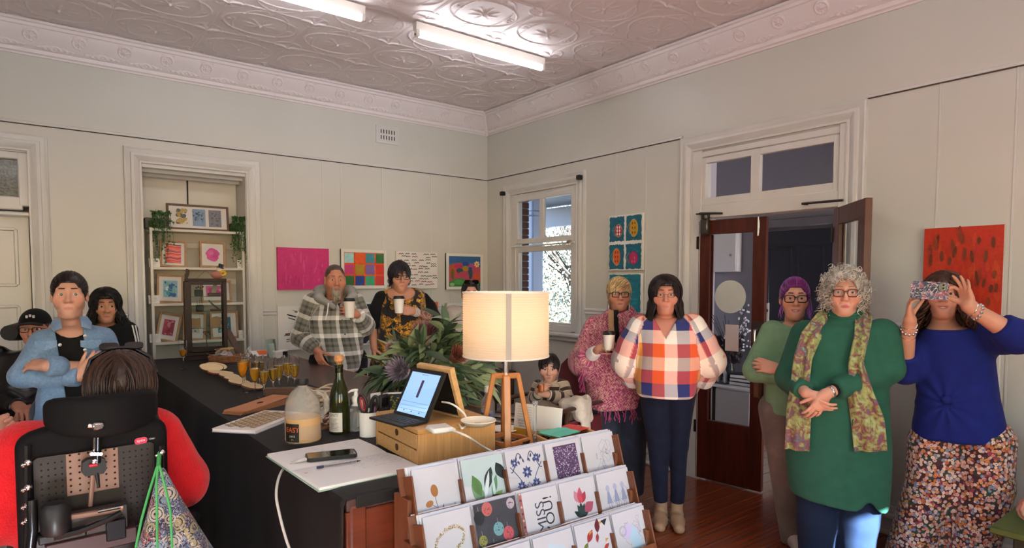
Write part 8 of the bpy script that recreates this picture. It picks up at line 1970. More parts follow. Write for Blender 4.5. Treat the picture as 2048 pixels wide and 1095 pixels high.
p.cloth('blouse',GING(),R_,[([S1,E1*.5+S1*.5,E1,W1_],[.085,.105,.115,.075]),([S2,E2*.5+S2*.5,E2,W2],[.085,.105,.115,.075])],cut=[vn,lambda P:s_ell(P,p.L(1331,622,.02),(.085,.10,.05))],fold=.009,ff=12,k=.03,h=.0068,uo=.2)
KT=[([p.L(1312,775),p.L(1318,890,.01),p.L(1322,1002,0)],[.115,.068,.048]),([p.L(1358,775),p.L(1358,890,.01),p.L(1355,1004,0)],[.115,.062,.045])]
p.cloth('jeans',fab('dark_jeans','#141b2e',var=.2),None,legs=KT,fold=.005,k=.015)
a,b=KT[0][0][2],KT[1][0][2]
p.shoes(mat('beige_boot','#a58a70',.5),[(a[0],a[1]+.02,-.05),(b[0],b[1]+.02,.05)],.24,'ankle_boot',hgt=.13)
# --- small boy in a striped jumper
p=Person.at('small dark-haired boy in brown and cream striped jumper seated in an armchair',(1100,708),758,4.6,-.30,skin='#d0a088',head=dict(yaw=.28,pitch=-.08,chub=.9,w=1.08,jaw=.9,eye=1.0,nose=.8,lip='#b9706a',neck=.04),hs=.82)
R_=p.rings([(760,1086,1120,.05),(766,1076,1128,.075),(785,1074,1134,.09),(810,1072,1136,.105),(835,1070,1136,.11)])
S1,E1,W1_=p.L(1078,772),p.L(1066,802,.03),p.L(1080,782,.17);S2,E2,W2=p.L(1126,772),p.L(1136,800,.04),p.L(1092,788,.16)
p.build_head(lowz=p.L(1100,768)[2]);p.hand(1,E1,W1_,(-.6,.3,.5),(-.5,-.8,0),curl=(.6,.7,.4),fore=(.028,.02));p.hand(-1,E2,W2,(.7,.3,.25),(.5,-.8,0),curl=(.6,.7,.4),fore=(.028,.02));p.trunk_rings(R_);p.finish()
p.eyes('#2e2018',(-.05,-.05));p.brows('#2a1c14',.0026);p.hair(style='short',cols=['#1f1511','#2e211a','#150e0c'],len=.042,thick=.022,sweep=.25,mess=.15,n=450,line=.050)
p.cloth('jumper',STRIPE(),R_,[([S1,E1,W1_*.9+E1*.1],[.052,.048,.036]),([S2,E2,W2*.88+E2*.12],[.054,.050,.038])],add=[lambda P:s_chain(P,[p.L(1088,762,.05),p.L(1104,768,.07),p.L(1120,761,.03)],[.016]*3)],cut=[lambda P:s_ell(P,p.L(1102,756,.01),(.05,.06,.035))],h=.007,k=.02)
pz=R_[-1][0]
p.cloth('trousers',fab('maroon_check','#5a2028'),None,legs=[([A(.06,-.02,pz+.0),A(.09,.26,pz+.02),A(.08,.30,pz-.22)],[.075,.058,.045]),([A(-.06,-.02,pz),A(-.09,.26,pz+.02),A(-.08,.30,pz-.22)],[.075,.058,.045])],h=.008)
p.shoes(BLACK(),[(.08,.31,0),(-.08,.31,0)],.17,z=pz-.29)
boy=p
gl=thing('juice_tumbler','small glass of orange drink in the hands of the boy','glass',local_to_world(p,p.L(1083,772,.20)))
G().lathe([(.022,-.04),(.026,.045),(.0245,.045),(.021,-.036),(0,-.036)],20).build('glass',GLASS,gl);G().lathe([(0,-.034),(.0215,-.034),(.0235,.012),(0,.012)],20).build('drink',mat('orange_drink','#c9702a',.2),gl)
# --- woman with purple hair, arms folded
p=Person.at('smiling woman with purple hair, dark glasses and a sage green jumper',(1590,556),635,3.8,.05,skin='#cf9a84',head=dict(smile=1,chub=.6,yaw=.02,eye=.6,w=1.0,lip='#b05a5c',blush=1.0,neck=.05))
R_=p.rings([(640,1560,1622,.08),(652,1540,1645,.11),(690,1532,1652,.135),(740,1528,1652,.145),(790,1527,1650,.145),(828,1527,1648,.14)])
S1,E1,W1_=p.L(1546,664),p.L(1512,740,.06),p.L(1580,752,.20);S2,E2,W2=p.L(1642,664),p.L(1652,735,.06),p.L(1556,736,.19)
p.build_head(lowz=p.L(1590,662)[2]);p.hand(1,E1,W1_,(-1,.1,.1),(0,-1,0),curl=(.3,.4,.3));p.hand(-1,E2,W2,(1,-.1,.12),(0,-1,-.2),curl=(.35,.45,.3),thumb=(.3,.2,.2));p.trunk_rings(R_);p.finish()
p.eyes('#5a4a3a');p.brows('#4a2f3a');p.glasses('#18161a',.054,.040,.0032,shape=.014);p.teeth()
p.hair(style='slick',cols=['#5f1559','#8a2a86','#4a1046'],tip='#b06ad0',wisps=26,line=.066,n=520,bun=(.02,-.10,.0))
p.cloth('jumper',KNIT(),R_,[([S1,E1,W1_*.86+E1*.14],[.082,.068,.052]),([S2,E2,W2*.94+E2*.06],[.082,.068,.052])],cut=[lambda P:s_ell(P,p.L(1592,640,.03),(.085,.10,.045))],fold=.008,ff=16,k=.03,extra=lambda P:.0012*np.sin(P[:,2]*420)*(P[:,2]<p.L(1590,808)[2]))
g=G();rm=np.array(p.L(1592,652,.0));g.tube([rm+A(.088*math.cos(a),.10*math.sin(a)*.95,.012-.030*max(0,math.sin(a)))for a in np.linspace(0,2*PI,29)[:-1]],.009,8,closed=True);g.build('neckband',KNIT(),p.t)
KT=[([p.L(1556,815),p.L(1572,920,.02),p.L(1590,1085,.02)],[.115,.09,.085]),([p.L(1620,815),p.L(1640,920,.02),p.L(1650,1085,.02)],[.115,.09,.085])]
p.cloth('wide_jeans',MUD(),None,legs=KT,fold=.010,k=.02)
a,b=KT[0][0][2],KT[1][0][2];p.shoes(mat('off_white_leather','#b9b2a6',.5),[(a[0],a[1]+.03,.1),(b[0],b[1]+.03,-.1)],.25,'trainer')
G().prism(rrect(.06,.10,.01),.03,M=frame_m(p.L(1522,778,-.02),(.5,.8,0),(0,0,1))).build('shoulder_bag',fab('brown_bag','#5a3a2c'),p.t)
# --- woman with curly silver hair
p=Person.at('woman with curly silver hair in a long emerald dress and painted scarf',(1688,540),628,3.4,.06,skin='#cf9c88',head=dict(chub=.9,age=1,yaw=.04,eye=.62,w=1.06,lip='#a8485a',blush=1.0,neck=.06))
R_=p.rings([(640,1645,1740,.09),(652,1612,1762,.13),(690,1592,1776,.16),(740,1588,1780,.175),(800,1582,1782,.185),(860,1576,1784,.19),(920,1574,1784,.19),(1006,1584,1780,.19)])
S1,E1,W1_=p.L(1614,672),p.L(1580,752,.02),p.L(1612,784,.25);S2,E2,W2=p.L(1764,668),p.L(1776,736,.04),p.L(1652,786,.27)
p.build_head(lowz=p.L(1688,668)[2])
h1=p.hand(1,E1,W1_,(-.7,.28,-.55),(-.55,-.75,.45),curl=(.3,.4,.3),thumb=(.5,.5,.3));h2=p.hand(-1,E2,W2,(.45,.12,-.85),(.5,-.85,-.2),curl=(.25,.35,.3),thumb=(.6,.3,.2));p.trunk_rings(sorted(R_)[2:]);p.finish()
p.eyes('#6a7a84');p.brows('#8a7a6a',.003);p.glasses('#4a2a26',.052,.038,.0026,shape=.016);p.hair(style='curly',cols=['#aaa69e','#cfcac0','#8d8880','#dcd8ce'],len=.07,n=1400,line=.070)
zh=p.L(1680,1006)[2]
def hem(P):
 x0,x1=p.L(1584,985)[0],p.L(1778,1012)[0];t=np.clip((P[:,0]-x1)/(x0-x1),0,1);up=.055*t+.06*np.exp(-((t-.22)/.08)**2);return zh+up-P[:,2]
p.cloth('dress',GREEN(),R_,[([S1,E1,W1_*.88+E1*.12],[.088,.075,.050]),([S2,E2,W2*.84+E2*.16],[.092,.080,.050])],add=[lambda P:s_chain(P,[p.L(1688,640,.0),p.L(1688,622,.0)],[.095,.080],.01)],cut=[lambda P:-hem(P),lambda P:s_ell(P,p.L(1688,600,.02),(.076,.085,.045))],fold=.008,ff=11,k=.035,fst=(1,1,.3),h=.0095,extra=lambda P:.010*np.sin(np.arctan2(P[:,0]-.02,P[:,1])*9+2*wob(P,5,3))*np.clip((p.L(0,800)[2]-P[:,2])/.4,0,1))
for dz in(0,.02,.04):
 c=p.L(1688,640-dz*330,.0);G().tube([c+A(.083*math.cos(a),.083*math.sin(a),.004*math.sin(3*a))for a in np.linspace(0,2*PI,25)[:-1]],.012,8,closed=True).build('collar_fold',GREEN(),p.t)
G().tube([p.L(1735,806,.195),p.L(1705,840,.205),p.L(1712,890,.205),p.L(1752,895,.19)],.004,6).build('pocket_seam',GREEN(),p.t)
def strip(pts,ws,th,name='scarf'):
 0
 n=len(pts);P0=np.array(pts);t=np.linspace(0,1,n);T=np.linspace(0,1,34);C=np.stack([np.interp(T,t,P0[:,i])for i in range(3)],1);W=np.interp(T,t,ws)
 m=13;vs=[]
 for i in range(34):
  d=C[min(i+1,33)]-C[max(i-1,0)];sd=np.cross(d,(0,1,0));sd/=np.linalg.norm(sd)
  for j in range(m):
   a=(j/(m-1)-.5)*2;vs.append(C[i]+sd*a*W[i]+A(0,1,0)*th*(math.sin(a*5+i*.25)+.5*math.sin(a*9-i*.4)-.8*a*a))
 V=np.array(vs);V2=V-A(0,.012,0);i=(np.arange(33)[:,None]*m+np.arange(m-1)[None]).ravel();Q=np.stack([i,i+1,i+m+1,i+m],1);N=len(V)
 Q=np.concatenate([Q,Q[:,::-1]+N]);ed=[]
 for k in range(33):ed+=[(k*m,k*m+m,k*m+m+N,k*m+N),(k*m+m-1,k*m+m-1+N,k*m+2*m-1+N,k*m+2*m-1)]
 for j in range(m-1):ed+=[(33*m+j,33*m+j+1,33*m+j+1+N,33*m+j+N)]
 return mesh_from(name,np.concatenate([V,V2]),np.concatenate([Q,np.array(ed)]),SCARF(),p.t)
strip([p.L(1668,622,-.06),p.L(1650,634,.07),p.L(1622,672,.17),p.L(1606,715,.20),p.L(1600,765,.205),p.L(1598,820,.215),p.L(1594,900,.215)],[.035,.045,.05,.045,.045,.06,.06],.012)
strip([p.L(1710,620,-.06),p.L(1728,632,.07),p.L(1724,672,.185),p.L(1712,725,.21),p.L(1722,790,.22),p.L(1736,840,.225),p.L(1742,902,.22)],[.035,.04,.035,.035,.06,.075,.075],.012)
g=G();sv=mat('silver','#c9c9cc',.2,.9)
for w_,e_,n_ in((W2,E2,2),):
 for k_ in range(n_):
  q=w_*(.93-.07*k_)+e_*(.07+.07*k_);G().lathe([(.033,-.006),(.035,0),(.033,.006)],20,M=Matrix.Translation(q)@Vector(w_-e_).to_track_quat('Z','Y').to_matrix().to_4x4()).build('bangle',sv if k_==0 else BLACK(),p.t)
for pts in((h1[2*2+1][0],h2[2*2+1][0])):
 a_,b_=np.array(pts[0]),np.array(pts[1]);G().lathe([(.0105,-.002),(.012,0),(.0105,.002)],14,M=Matrix.Translation(a_*.55+b_*.45)@Vector(b_-a_).to_track_quat('Z','Y').to_matrix().to_4x4()).build('ring',mat('gold','#c9a24a',.2,.9),p.t)
KT=[([p.L(1640,960),p.L(1638,1040,.01),A(.10,0,.05)],[.12,.105,.09]),([p.L(1724,960),p.L(1712,1040,.01),A(-.10,0,.05)],[.12,.11,.09])]
p.cloth('trousers',fab('navy_twill','#1a2a44'),None,legs=KT,fold=.008,k=.015);p.shoes(BLACK(),[(.10,.02,0),(-.10,.02,0)])
curly=p
# --- woman photographing with her phone
p=Person.at('woman in royal blue top and floral trousers taking a photo with her raised phone',(1890,546),634,3.35,-.03,skin='#cf9a82',head=dict(smile=1,chub=.5,yaw=.0,pitch=.12,eye=.6,lip='#b0585c',neck=.052))
R_=p.rings([(650,1858,1952,.09),(664,1840,1972,.12),(700,1830,1990,.145),(740,1832,1996,.15),(790,1834,2004,.15),(825,1830,2012,.165),(876,1822,2024,.17)])
S1,E1,W1_=p.L(1836,682),p.L(1808,738,.10),p.L(1820,640,.27)
S2,E2,W2=p.L(1982,672),p.L(2034,672,.20),p.L(1938,612,.29)
p.build_head(lowz=p.L(1885,668)[2],chest=(p.L(1890,678,-.0),(.11,.10,.09)))
hR=p.hand(1,E1,W1_,(.05,.12,1),(-.95,-.1,.0),curl=(.35,.65,.55),thumb=(.45,.6,.3),spread=.10,fore=(.045,.03));hL=p.hand(-1,E2,W2,(.25,.05,1),(.5,.55,-.2),curls={'i':(.75,.8,.5),'m':(.25,.2,.1),'r':(.15,.15,.1),'p':(.1,.1,.1)},spread=.22,thumb=(.9,.5,.3),fore=(.052,.032));p.trunk_rings(R_);p.finish()
p.eyes();p.brows('#3a241a');p.teeth();p.hair(style='wavy',cols=['#3a211a','#52301f','#6b4630','#2a1814'],len=.17,thick=.020,wave=1.0,flare=.5,n=900,line=.052,fringe=.05,nf=60)
p.cloth('top',NAVYT(),R_,[([S1,E1*.55+S1*.45,E1,W1_*.32+E1*.68],[.085,.078,.075,.062]),([S2,S2*.5+E2*.5,E2,W2*.36+E2*.64],[.088,.085,.080,.068])],cut=[lambda P:s_ell(P,p.L(1890,650,.03),(.12,.10,.025))],fold=.004,ff=10,extra=lambda P:(lambda q:.010*np.sin(np.arctan2(q[:,2],q[:,0])*11)*np.exp(-np.linalg.norm(q,axis=1)/.12)*(P[:,1]>.02)+.010*np.exp(-(np.linalg.norm(q,axis=1)/.02)**2))(np.c_[P[:,0]-p.L(1893,798)[0],P[:,1]*0,P[:,2]-p.L(1893,798)[2]]))
G().ball(p.L(1893,798,.155),(.022,.012,.02),12,8).build('twist_knot',NAVYT(),p.t)
KT=[([p.L(1876,885),p.L(1868,970,.01),A(.115,0,.06)],[.135,.125,.12]),([p.L(1968,885),p.L(1970,970,.01),A(-.13,0,.06)],[.14,.128,.12])]
p.cloth('floral_trousers',MEAD(),None,legs=KT,fold=.012,ff=12,k=.03,fst=(1.4,1,.2));p.shoes(BLACK(),[(.115,.02,0),(-.13,.02,0)])
ax=p.L(1859,580,.36)
ph=thing('phone','phone in a doodle-patterned case raised to take a picture','phone',local_to_world(p,ax));ph.rotation_euler=(PI/2,.06,p.t.rotation_euler.z+PI)
pw_,phh=abs(p.L(1820,580,.36)[0]-p.L(1897,580,.36)[0]),.088
def _doodle(nt,u,v,vec,obj):
 n=noise(nt,obj,24,2,2.5);w=mth(nt,'ABSOLUTE',mth(nt,'SUBTRACT',n,.5));c=ramp(nt,noise(nt,obj,16,1),[(0,'#23263c'),(.42,'#2c3350'),(.52,'#8a4a5a'),(.6,'#454b66'),(.7,'#5a3048')])
 return mixc(nt,mth(nt,'LESS_THAN',w,.022),c,'#b9b5bd')
DOOD=pat_mat('doodle_case',_doodle,rough=.35,sheen=0,bump=0)
G().prism(rrect(pw_,phh,.014),.011,z0=-.006).build('case',DOOD,ph)
cm=G().prism(rrect(.032,.034,.008,cx=pw_/2-.026,cy=.022),.003,z0=.005).build('camera_plate',mat('camera_plate','#101014',.15,coat=.5),ph)
for yy in(.014,.030):G().lathe([(.0075,0),(.0075,.002),(.005,.002),(0,.0012)],14,(pw_/2-.022,yy,.008)).build('lens',mat('lens_black','#050507',.05,coat=1),cm)
sv=mat('silver','')
for w_,e_,r0,n_ in((W1_,E1,.034,3),(W2,E2,.037,2)):
 for k_ in range(n_):
  q=w_*(.80-.10*k_+.12)+e_*(.08+.10*k_);M_=Matrix.Translation(q)@Vector(w_-e_).to_track_quat('Z','Y').to_matrix().to_4x4()@Matrix.Rotation(.25,4,'X')
  if k_==1:
   g=G()
   for a in range(12):g.ball((r0*math.cos(a*PI/6),r0*math.sin(a*PI/6),0),.0085,8,6,M=M_)
   g.build('bead_bracelet',sv,p.t)
  else:G().tube([(r0*math.cos(a),r0*math.sin(a),0)for a in np.linspace(0,2*PI,25)[:-1]],.0028,6,closed=True,M=M_).build('bracelet',sv,p.t)
  # --- someone at the right edge, only a hand in view
p=Person('person seated beyond the right edge with one hand over the green bench',(-.30,-5.76,0),1.2,1.25,skin='#cf9480',head=dict(age=.5))
p.Mi=(Matrix.Translation(p.t.location)@rotz(p.t.rotation_euler.z)).inverted()
hp=np.array(p.Mi@at_depth(2055,1000,2.98));R_=[(.46,0,0,.20,.15),(.8,0,0,.19,.15),(.98,0,0,.20,.13),(1.04,0,0,.12,.09)]
p.build_head(chest=((0,-.04,.94),(.14,.09,.12)),h=.008);S1,S2=A(.19,-.01,.98),A(-.19,-.01,.98);E1,E2=S1*.5+hp*.5+A(0,0,-.06),A(-.24,.05,.72)
v_=hp-E1;v_/=np.linalg.norm(v_);W1_=hp-v_*.06;W2=A(-.15,.3,.66)
p.hand(1,E1,W1_,v_,(-.3,0,-1),curl=(.6,.7,.5));p.hand(-1,E2,W2,(.3,1,-.2),(0,0,-1),curl=(.3,.4,.3));p.trunk_rings(R_);p.finish();p.eyes();p.brows();p.hair(style='short',cols=['#5b4a3a'],len=.03,n=200)
p.cloth('jumper',fab('wine_knit','#4a2030'),R_,[([S1,E1,W1_-v_*.02],[.07,.056,.042]),([S2,E2,W2*.95+E2*.05],[.07,.056,.042])])
p.cloth('trousers',BLACK(),None,legs=[([A(.1,0,.52),A(.13,.42,.54),A(.13,.42,.08)],[.10,.08,.06]),([A(-.1,0,.52),A(-.13,.42,.54),A(-.13,.42,.08)],[.10,.08,.06])]);p.shoes(BLACK(),[(.13,.46,0),(-.13,.46,0)])
# --- woman in the powered wheelchair, seen from behind
wc_p=at_depth(200,800,1.86);wz=.03
p=Person('brown-haired woman in a red fleece seen from behind in her powered wheelchair',(wc_p.x,wc_p.y,0),wz,1.355,skin='#cf9a84',head=dict(yaw=-.2,pitch=-.1,off=(-.0,.21)))
p.Mi=(Matrix.Translation(p.t.location)@rotz(p.t.rotation_euler.z)).inverted()
hx=p.L(240,760,.24);p.hc[0]=hx[0]
R_=[(.70,0,.23,.20,.12),(.9,0,.23,.215,.13),(1.02,0,.23,.235,.12),(1.12,0,.23,.21,.10),(1.17,.02,.23,.12,.08)]
S1,S2=A(.17,.22,1.08),A(-.17,.22,1.08);E1,E2=A(.245,.22,.90),A(-.27,.22,.90);W1_,W2=A(.22,.46,.86),A(-.24,.46,.86)
p.build_head(h=.008);p.hand(1,E1,W1_,(-.1,1,-.1),(0,0,-1));p.hand(-1,E2,W2,(.1,1,-.1),(0,0,-1));p.trunk_rings(R_);p.finish();p.eyes();p.brows()
p.hair(style='long_back',cols=['#2b1a14','#3a241b','#4a3022','#20130f'],len=.27,n=950)
g=G();c0=p.hc
g.tube([p.toW((-.1,.0,.055)),p.toW((-.085,.02,.11)),p.toW((-.03,.03,.146)),p.toW((.03,.03,.146)),p.toW((.085,.02,.11)),p.toW((.1,.0,.055))],.0075,8)
for sx in(-1,1):g.prism(rrect(.055,.045,.016),.004,M=frame_m(p.toW((sx*.036,.04,.150)),p.R@A(1,0,0),p.R@A(0,.85,.5)))
g.tube([p.toW((.085,.045,.045)),p.toW((.095,-.01,.04))],.004,6);g.tube([p.toW((-.085,.045,.045)),p.toW((-.095,-.01,.04))],.004,6)
g.build('sunglasses',SG,p.t)
p.cloth('fleece',RED(),R_,[([S1,E1,W1_],[.09,.09,.06]),([S2,E2,W2],[.09,.09,.06])],fold=.006,h=.009,cut=[lambda P:s_ell(P,(hx[0],.22,1.19),(.07,.07,.05))])
p.cloth('trousers',BLACK(),None,legs=[([A(.10,.14,.64),A(.13,.58,.68),A(.12,.66,.24)],[.11,.085,.06]),([A(-.10,.14,.64),A(-.13,.58,.68),A(-.12,.66,.24)],[.11,.085,.06])]);p.shoes(BLACK(),[(.12,.68,0),(-.12,.68,0)],z=.12)
wcp=p
t=blanket_
V,Q=surface(blk,(-.45,-.1,.38),(-.1,.28,.86),.009);o=mesh_from('knit',relax(V,Q,1),Q,fab('cream_cable_knit','#c2b8a8',bump=1,bscale=120),t);t.location=ac.location;t.rotation_euler=ac.rotation_euler
t=thing('bench','green painted bench at the right edge below the wall','bench',(-.50,-5.62,0),0);GRN=mat('green_paint','#4a5f2c',.4,var=.1)
G().box((0,0,.455),(.62,1.05,.035),bev=.006).build('seat',GRN,t)
for sx in(-1,1):
 for sy in(-1,1):G().box((sx*.24,sy*.42,.22),(.05,.05,.44),bev=.006).build('leg',mat('dark_green_paint','#26301c',.45),t)
 G().box((sx*.24,0,.40),(.03,.8,.07),bev=.004).build('apron',mat('dark_green_paint',''),t)
 # ------ the powered wheelchair seen from behind
W0_=wcp.t.location;w=thing('powered_wheelchair','black powered wheelchair with padded headrest and perforated back seen from behind','wheelchair',W0_,wcp.t.rotation_euler.z)
Mi=(Matrix.Translation(w.location)@rotz(w.rotation_euler.z)).inverted()
def LW_(px,py,y=0.0):
 o=Mi@CAMP;d=Mi.to_3x3()@ray(px,py);return np.array(o+d*((y-o.y)/d.y))
PAD=mat('soft_black_pad','#0d0d0f',.75,bump=.2,bscale=300,spec=.2);SHELL=mat('shell_black','#141416',.5);MET=mat('chair_metal','#2a2a2d',.3,.8);CHR=mat('chrome','')
hl,hr=LW_(88,830,-.02),LW_(324,822,-.02);hz_=(hl[2]+hr[2])/2;hcx=(hl[0]+hr[0])/2;hw_=(hr[0]-hl[0])/2
def headf(P):
 x=(P[:,0]-hcx)/hw_;sag=.018*(1-x*x);q=np.c_[P[:,0]-hcx,P[:,1]+.055-.10*np.abs(x)**2.2,P[:,2]-hz_-.004+sag*.3]
 hh=.052+.010*(1-x*x)-.012*np.clip(np.abs(x)-.6,0,1)
 return smax(smax(np.abs(q[:,0])-hw_,np.abs(q[:,1])-.032,.03),np.abs(q[:,2])-hh,.03)
sdf_obj('headrest',headf,(hcx-hw_-.03,-.15,hz_-.1),(hcx+hw_+.03,.12,hz_+.1),.008,PAD,w,2)
bl,br,bb=LW_(28,870),LW_(338,870),LW_(22,1095)[2]-.25;bt=LW_(180,842)[2];bcx=(bl[0]+br[0])/2;bw2=(br[0]-bl[0])/2;ptop=LW_(180,902)[2]
def padf(P):
 x=(P[:,0]-bcx)/bw2;top=bt-.03*np.abs(x)**3;d=smax(smax(np.abs(P[:,0]-bcx)-bw2,np.abs(P[:,1]-.035)-.035,.03),np.maximum(P[:,2]-top,bb-P[:,2]),.035)
 inner=smax(np.abs(P[:,0]-bcx)-bw2+.035,P[:,2]-ptop,.02);return smax(d,-smax(inner,P[:,1]-.02,.005),.01)
sdf_obj('back_pad',padf,(bcx-bw2-.02,-.03,bb),(bcx+bw2+.02,.1,bt+.02),.009,PAD,w,1)
pw0,pw1,pz1,pz0=bcx-bw2+.04,bcx+bw2-.04,ptop-.002,bb+.02
G().box(((pw0+pw1)/2,.017,(pz0+pz1)/2),(pw1-pw0,.006,pz1-pz0)).build('shell',mat('perforated_shell','#2b2422',.35),w)
mx0,mx1=LW_(133,950,.01)[0],LW_(238,950,.01)[0];mz0=LW_(180,985,.01)[2]
pl=G().box(((mx0+mx1)/2,.011,(pz1+mz0)/2),(mx1-mx0,.005,pz1-mz0),bev=.001).build('bronze_panel',mat('bronze_panel','#8a6a5c',.4,.2),w)
g=G()
for r in range(7):
 for c in range(6):
  x=mx0+.010+c*(mx1-mx0-.02)/5;z=mz0+.012+r*.018;g.cyl((x,.0082,z),(x,.0092,z),.0032,8)
g.build('perforation',mat('hole_black','#0a0808',.8),pl,kind='stuff')
g=G()
for r in range(12):
 for c in range(7):
  for s in(0,1):
   x=(pw0+.018+c*.016)if s==0 else(pw1-.018-c*.016)
   if(s==0 and x<mx0-.006)or(s==1 and x>mx1+.006):g.cyl((x,.0132,pz1-.02-r*.018),(x,.0142,pz1-.02-r*.018),.003,6)
g.build('perforation',mat('hole_black',''),w,kind='stuff')
lq=LW_(282,881,-.002);g=G();M_=frame_m((lq[0],-.004,lq[2]),(1,0,.06),(0,0,1));g.flat(rrect(.034,.019,.009),.0,M=M_,col='#c92f52');g.flat(rrect(.0345,.0195,.009),-.0002,M=M_,col='#d8a0ac');put_text(g,'spex',.0125,0,.001,.0004,col='#f0d8dc',M=M_);g.flat(rrect(.020,.008,.003,cx=.030),0,M=M_,col='#1a1a1c');put_text(g,'Clear',.0065,.030,0,.0004,col='#c9c9cc',M=M_);g.build('maker_label',PRN,w)
def LP(px,py,y):return tuple(LW_(px,py,y))
G().tube([LP(197,852,-.06),LP(196,900,-.05),LP(195,925,-.045)],.009,10).build('headrest_post',MET,w);G().cyl(LP(176,851,-.075),LP(216,853,-.075),.008,10).build('clamp_bar',CHR,w)
g=G();g.box(LP(196,852,-.085),(.03,.02,.022),bev=.005);g.build('clamp_knob',CHR,w)
c=LW_(188,932,-.03);G().prism([(-.030,-.012),(-.022,-.024),(.022,-.024),(.030,-.012),(.028,.016),(.016,.024),(-.016,.024),(-.028,.016)],.03,M=frame_m((c[0],-.012,c[2]),(1,0,0),(0,0,1))).build('bracket',SHELL,w)
for dx in(-1,1):G().tube([LP(194+dx*5,872,-.055),LP(194+dx*5,905,-.05)],.004,8).build('adjuster_rail',CHR,w)
g=G();[g.cyl(LP(184+k*6,908,-.055),LP(184+k*6,908,-.065),.005,8)for k in range(4)];g.build('bolts',CHR,w)
G().box(LP(187,930,-.046),(.022,.01,.008),bev=.002).build('red_catch',mat('red_plastic','#c22a3a',.4),w);G().lathe([(.006,0),(.006,.006),(0,.007)],12,M=frame_m(LP(189,922,-.05),(1,0,0),(0,0,1))).build('catch_button',CHR,w)
G().tube([LP(186,945,-.035),LP(184,975,-.03),LP(181,1012,-.03)],.006,8).build('lever_rod',mat('bronze_panel',''),w);G().tube([LP(194,945,-.038),LP(198,975,-.035)],[.006,.004],8).build('lever',SHELL,w)
G().box(LP(196,1040,-.05),(.15,.03,.075),bev=.004).build('linkage_plate',mat('gunmetal','#3a3230',.4,.5),w);G().tube([LP(140,1034,-.07),LP(245,1018,-.07)],.008,8).build('cross_bar',mat('bronze_panel',''),w);G().tube([LP(196,1023,-.075),LP(246,1013,-.075)],.005,8).build('chrome_bar',CHR,w)
G().lathe([(.030,-.045),(.036,-.035),(.036,.03),(.026,.042),(0,.044)],24,c=LP(112,1035,-.07)).build('motor',SHELL,w)
g=G();g.box(LP(125,1068,-.06),(.11,.05,.025),bev=.004);g.build('controller',SHELL,w);g=G();g.tube([LP(108,1075,-.09),LP(160,1062,-.09),LP(215,1040,-.09),LP(243,1025,-.085)],.009,8);g.build('strut',MET,w)
g=G();g.box(LP(185,1082,-.05),(.22,.05,.05),bev=.004);g.build('base_beam',mat('dull_red','#3a2020',.4),w);G().box(LP(232,1058,-.075),(.05,.02,.06),bev=.003).build('end_plate',MET,w);G().tube([LP(252,1075,-.06),LP(285,1070,-.06)],.007,8).build('chrome_tube',CHR,w)
for px,pts in((55,(925,975,1010,1040)),(322,(905,960,990))):
 G().tube([LP(px,y_,-.03)for y_ in(890,1095)],.009,8).build('side_rail',MET,w)
 for y_ in pts:G().ball(LP(px+2,y_,-.045),.0095,10,8).build('joint',CHR,w);G().ball(LP(px-8,y_+6,-.045),.006,8,6).build('joint',CHR,w)
G().tube([LP(64,1000,-.05),LP(66,1060,-.06),LP(60,1110,-.05)],.013,10).build('damper',MET,w);G().tube([LP(300,1030,-.05),LP(280,1050,-.06),LP(250,1060,-.06)],.004,6).build('cable',SHELL,w)
for s in(-1,1):
 G().box((bcx+s*.27,.26,.80),(.06,.36,.04),bev=.015).build('armrest',PAD,w);G().box((bcx+s*.27,.16,.68),(.02,.05,.22),bev=.004).build('arm_post',MET,w)
 g=G();g.tube([(bcx+s*.25,.10+.15*math.cos(a),.17+.15*math.sin(a))for a in np.linspace(0,2*PI,25)[:-1]],.03,8,closed=True);g.cyl((bcx+s*.22,.10,.17),(bcx+s*.28,.10,.17),.10,20);g.build('drive_wheel',SHELL,w)
 for y in(-.22,.55):g=G();g.cyl((bcx+s*.18,y,.07),(bcx+s*.215,y,.07),.07,18);g.box((bcx+s*.197,y+.02,.15),(.02,.03,.12));g.build('caster',SHELL,w)
G().box((bcx,.26,.56),(.44,.44,.08),bev=.03).build('seat_cushion',PAD,w);G().box((bcx,.16,.28),(.36,.62,.22),bev=.03).build('power_base',SHELL,w);G().box((bcx,.0,.50),(.06,.06,.5),bev=.004).build('mast',MET,w);G().box((bcx,.66,.12),(.36,.22,.02),bev=.004).build('footplate',MET,w)
bgp=LW_(318,930,-.07);t=thing('shopping_bag','patterned fabric shopping bag with green edging hanging on the wheelchair','bag',w.location,w.rotation_euler.z)
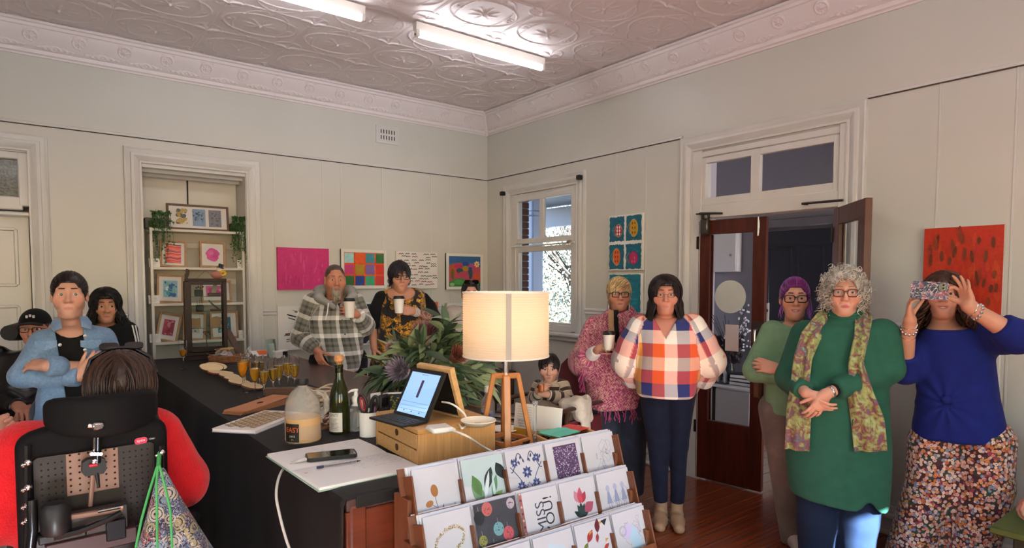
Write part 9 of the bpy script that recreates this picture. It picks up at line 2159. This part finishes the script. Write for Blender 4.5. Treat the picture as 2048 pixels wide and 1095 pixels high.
def _paisley(nt,u,v,vec,obj):
 vo=voro(nt,obj,26);n=noise(nt,obj,60,2,2);sp=nd(nt,'ShaderNodeSeparateColor');nt.links.new(vo.outputs['Color'],sp.inputs[0])
 pet=ramp(nt,sp.outputs[0],[(0,'#3d4a66'),(.2,'#5a6f8a'),(.36,'#8a7a50'),(.5,'#4a3550'),(.64,'#6a7a8a'),(.78,'#7a3a34'),(.88,'#a89a8a')])
 rg=mth(nt,'FRACT',mth(nt,'MULTIPLY',vo.outputs['Distance'],5));c=mixc(nt,mth(nt,'LESS_THAN',rg,.35),pet,'#241f30');return mixc(nt,mth(nt,'LESS_THAN',mth(nt,'ABSOLUTE',mth(nt,'SUBTRACT',n,.5)),.022),c,'#a9a5a8')
PAIS=pat_mat('paisley_cotton',_paisley)
top=bgp;lo_l,lo_r=LW_(265,1105,-.10),LW_(425,1105,-.10)
def bagf(P):
 tt=np.clip((top[2]-P[:,2])/(top[2]-lo_l[2]+.10),0,1.2);cx=top[0]+(((lo_l[0]+lo_r[0])/2-top[0])*1.0)*tt+.012*tt;rx=.010+(lo_r[0]-lo_l[0])*.60*tt**1.15;ry=.010+.055*tt
 d=(np.sqrt(((P[:,0]-cx)/rx)**2+((P[:,1]+.10)/ry)**2)-1)*np.minimum(rx,ry);d=d+.006*np.sin((P[:,0]-cx)/rx*9)*np.clip(tt,0,1);slot=smax(np.abs(P[:,0]-cx+.012*tt)-.016*tt*(1.1-tt)*2.4,P[:,1]+.115+.02*tt,.006)
 return smax(smax(d,-slot,.006),np.maximum(P[:,2]-top[2],lo_l[2]-.12-P[:,2]),.01)
sdf_obj('bag_body',bagf,(lo_l[0]-.05,-.2,lo_l[2]-.13),(lo_r[0]+.08,-.02,top[2]+.01),.0055,PAIS,t,1)
NGR=mat('green_piping','#3f9a52',.6)
for pts in([(316,932),(313,965),(314,1010),(315,1095)],[(319,930),(330,970),(341,1020),(345,1095)],[(314,934),(298,985),(283,1040),(272,1095)]):G().tube([LP(x,y,-.172+.0*y+.05*max(0,(1000-y)/70))if 0 else LP(x,y,-.12-.045*(y-930)/165)for x,y in pts],.0035,6).build('piping',NGR,t)
G().tube([LP(319,905,-.04),LP(318,918,-.06),LP(317,933,-.10)],.006,6).build('handle',NGR,t)
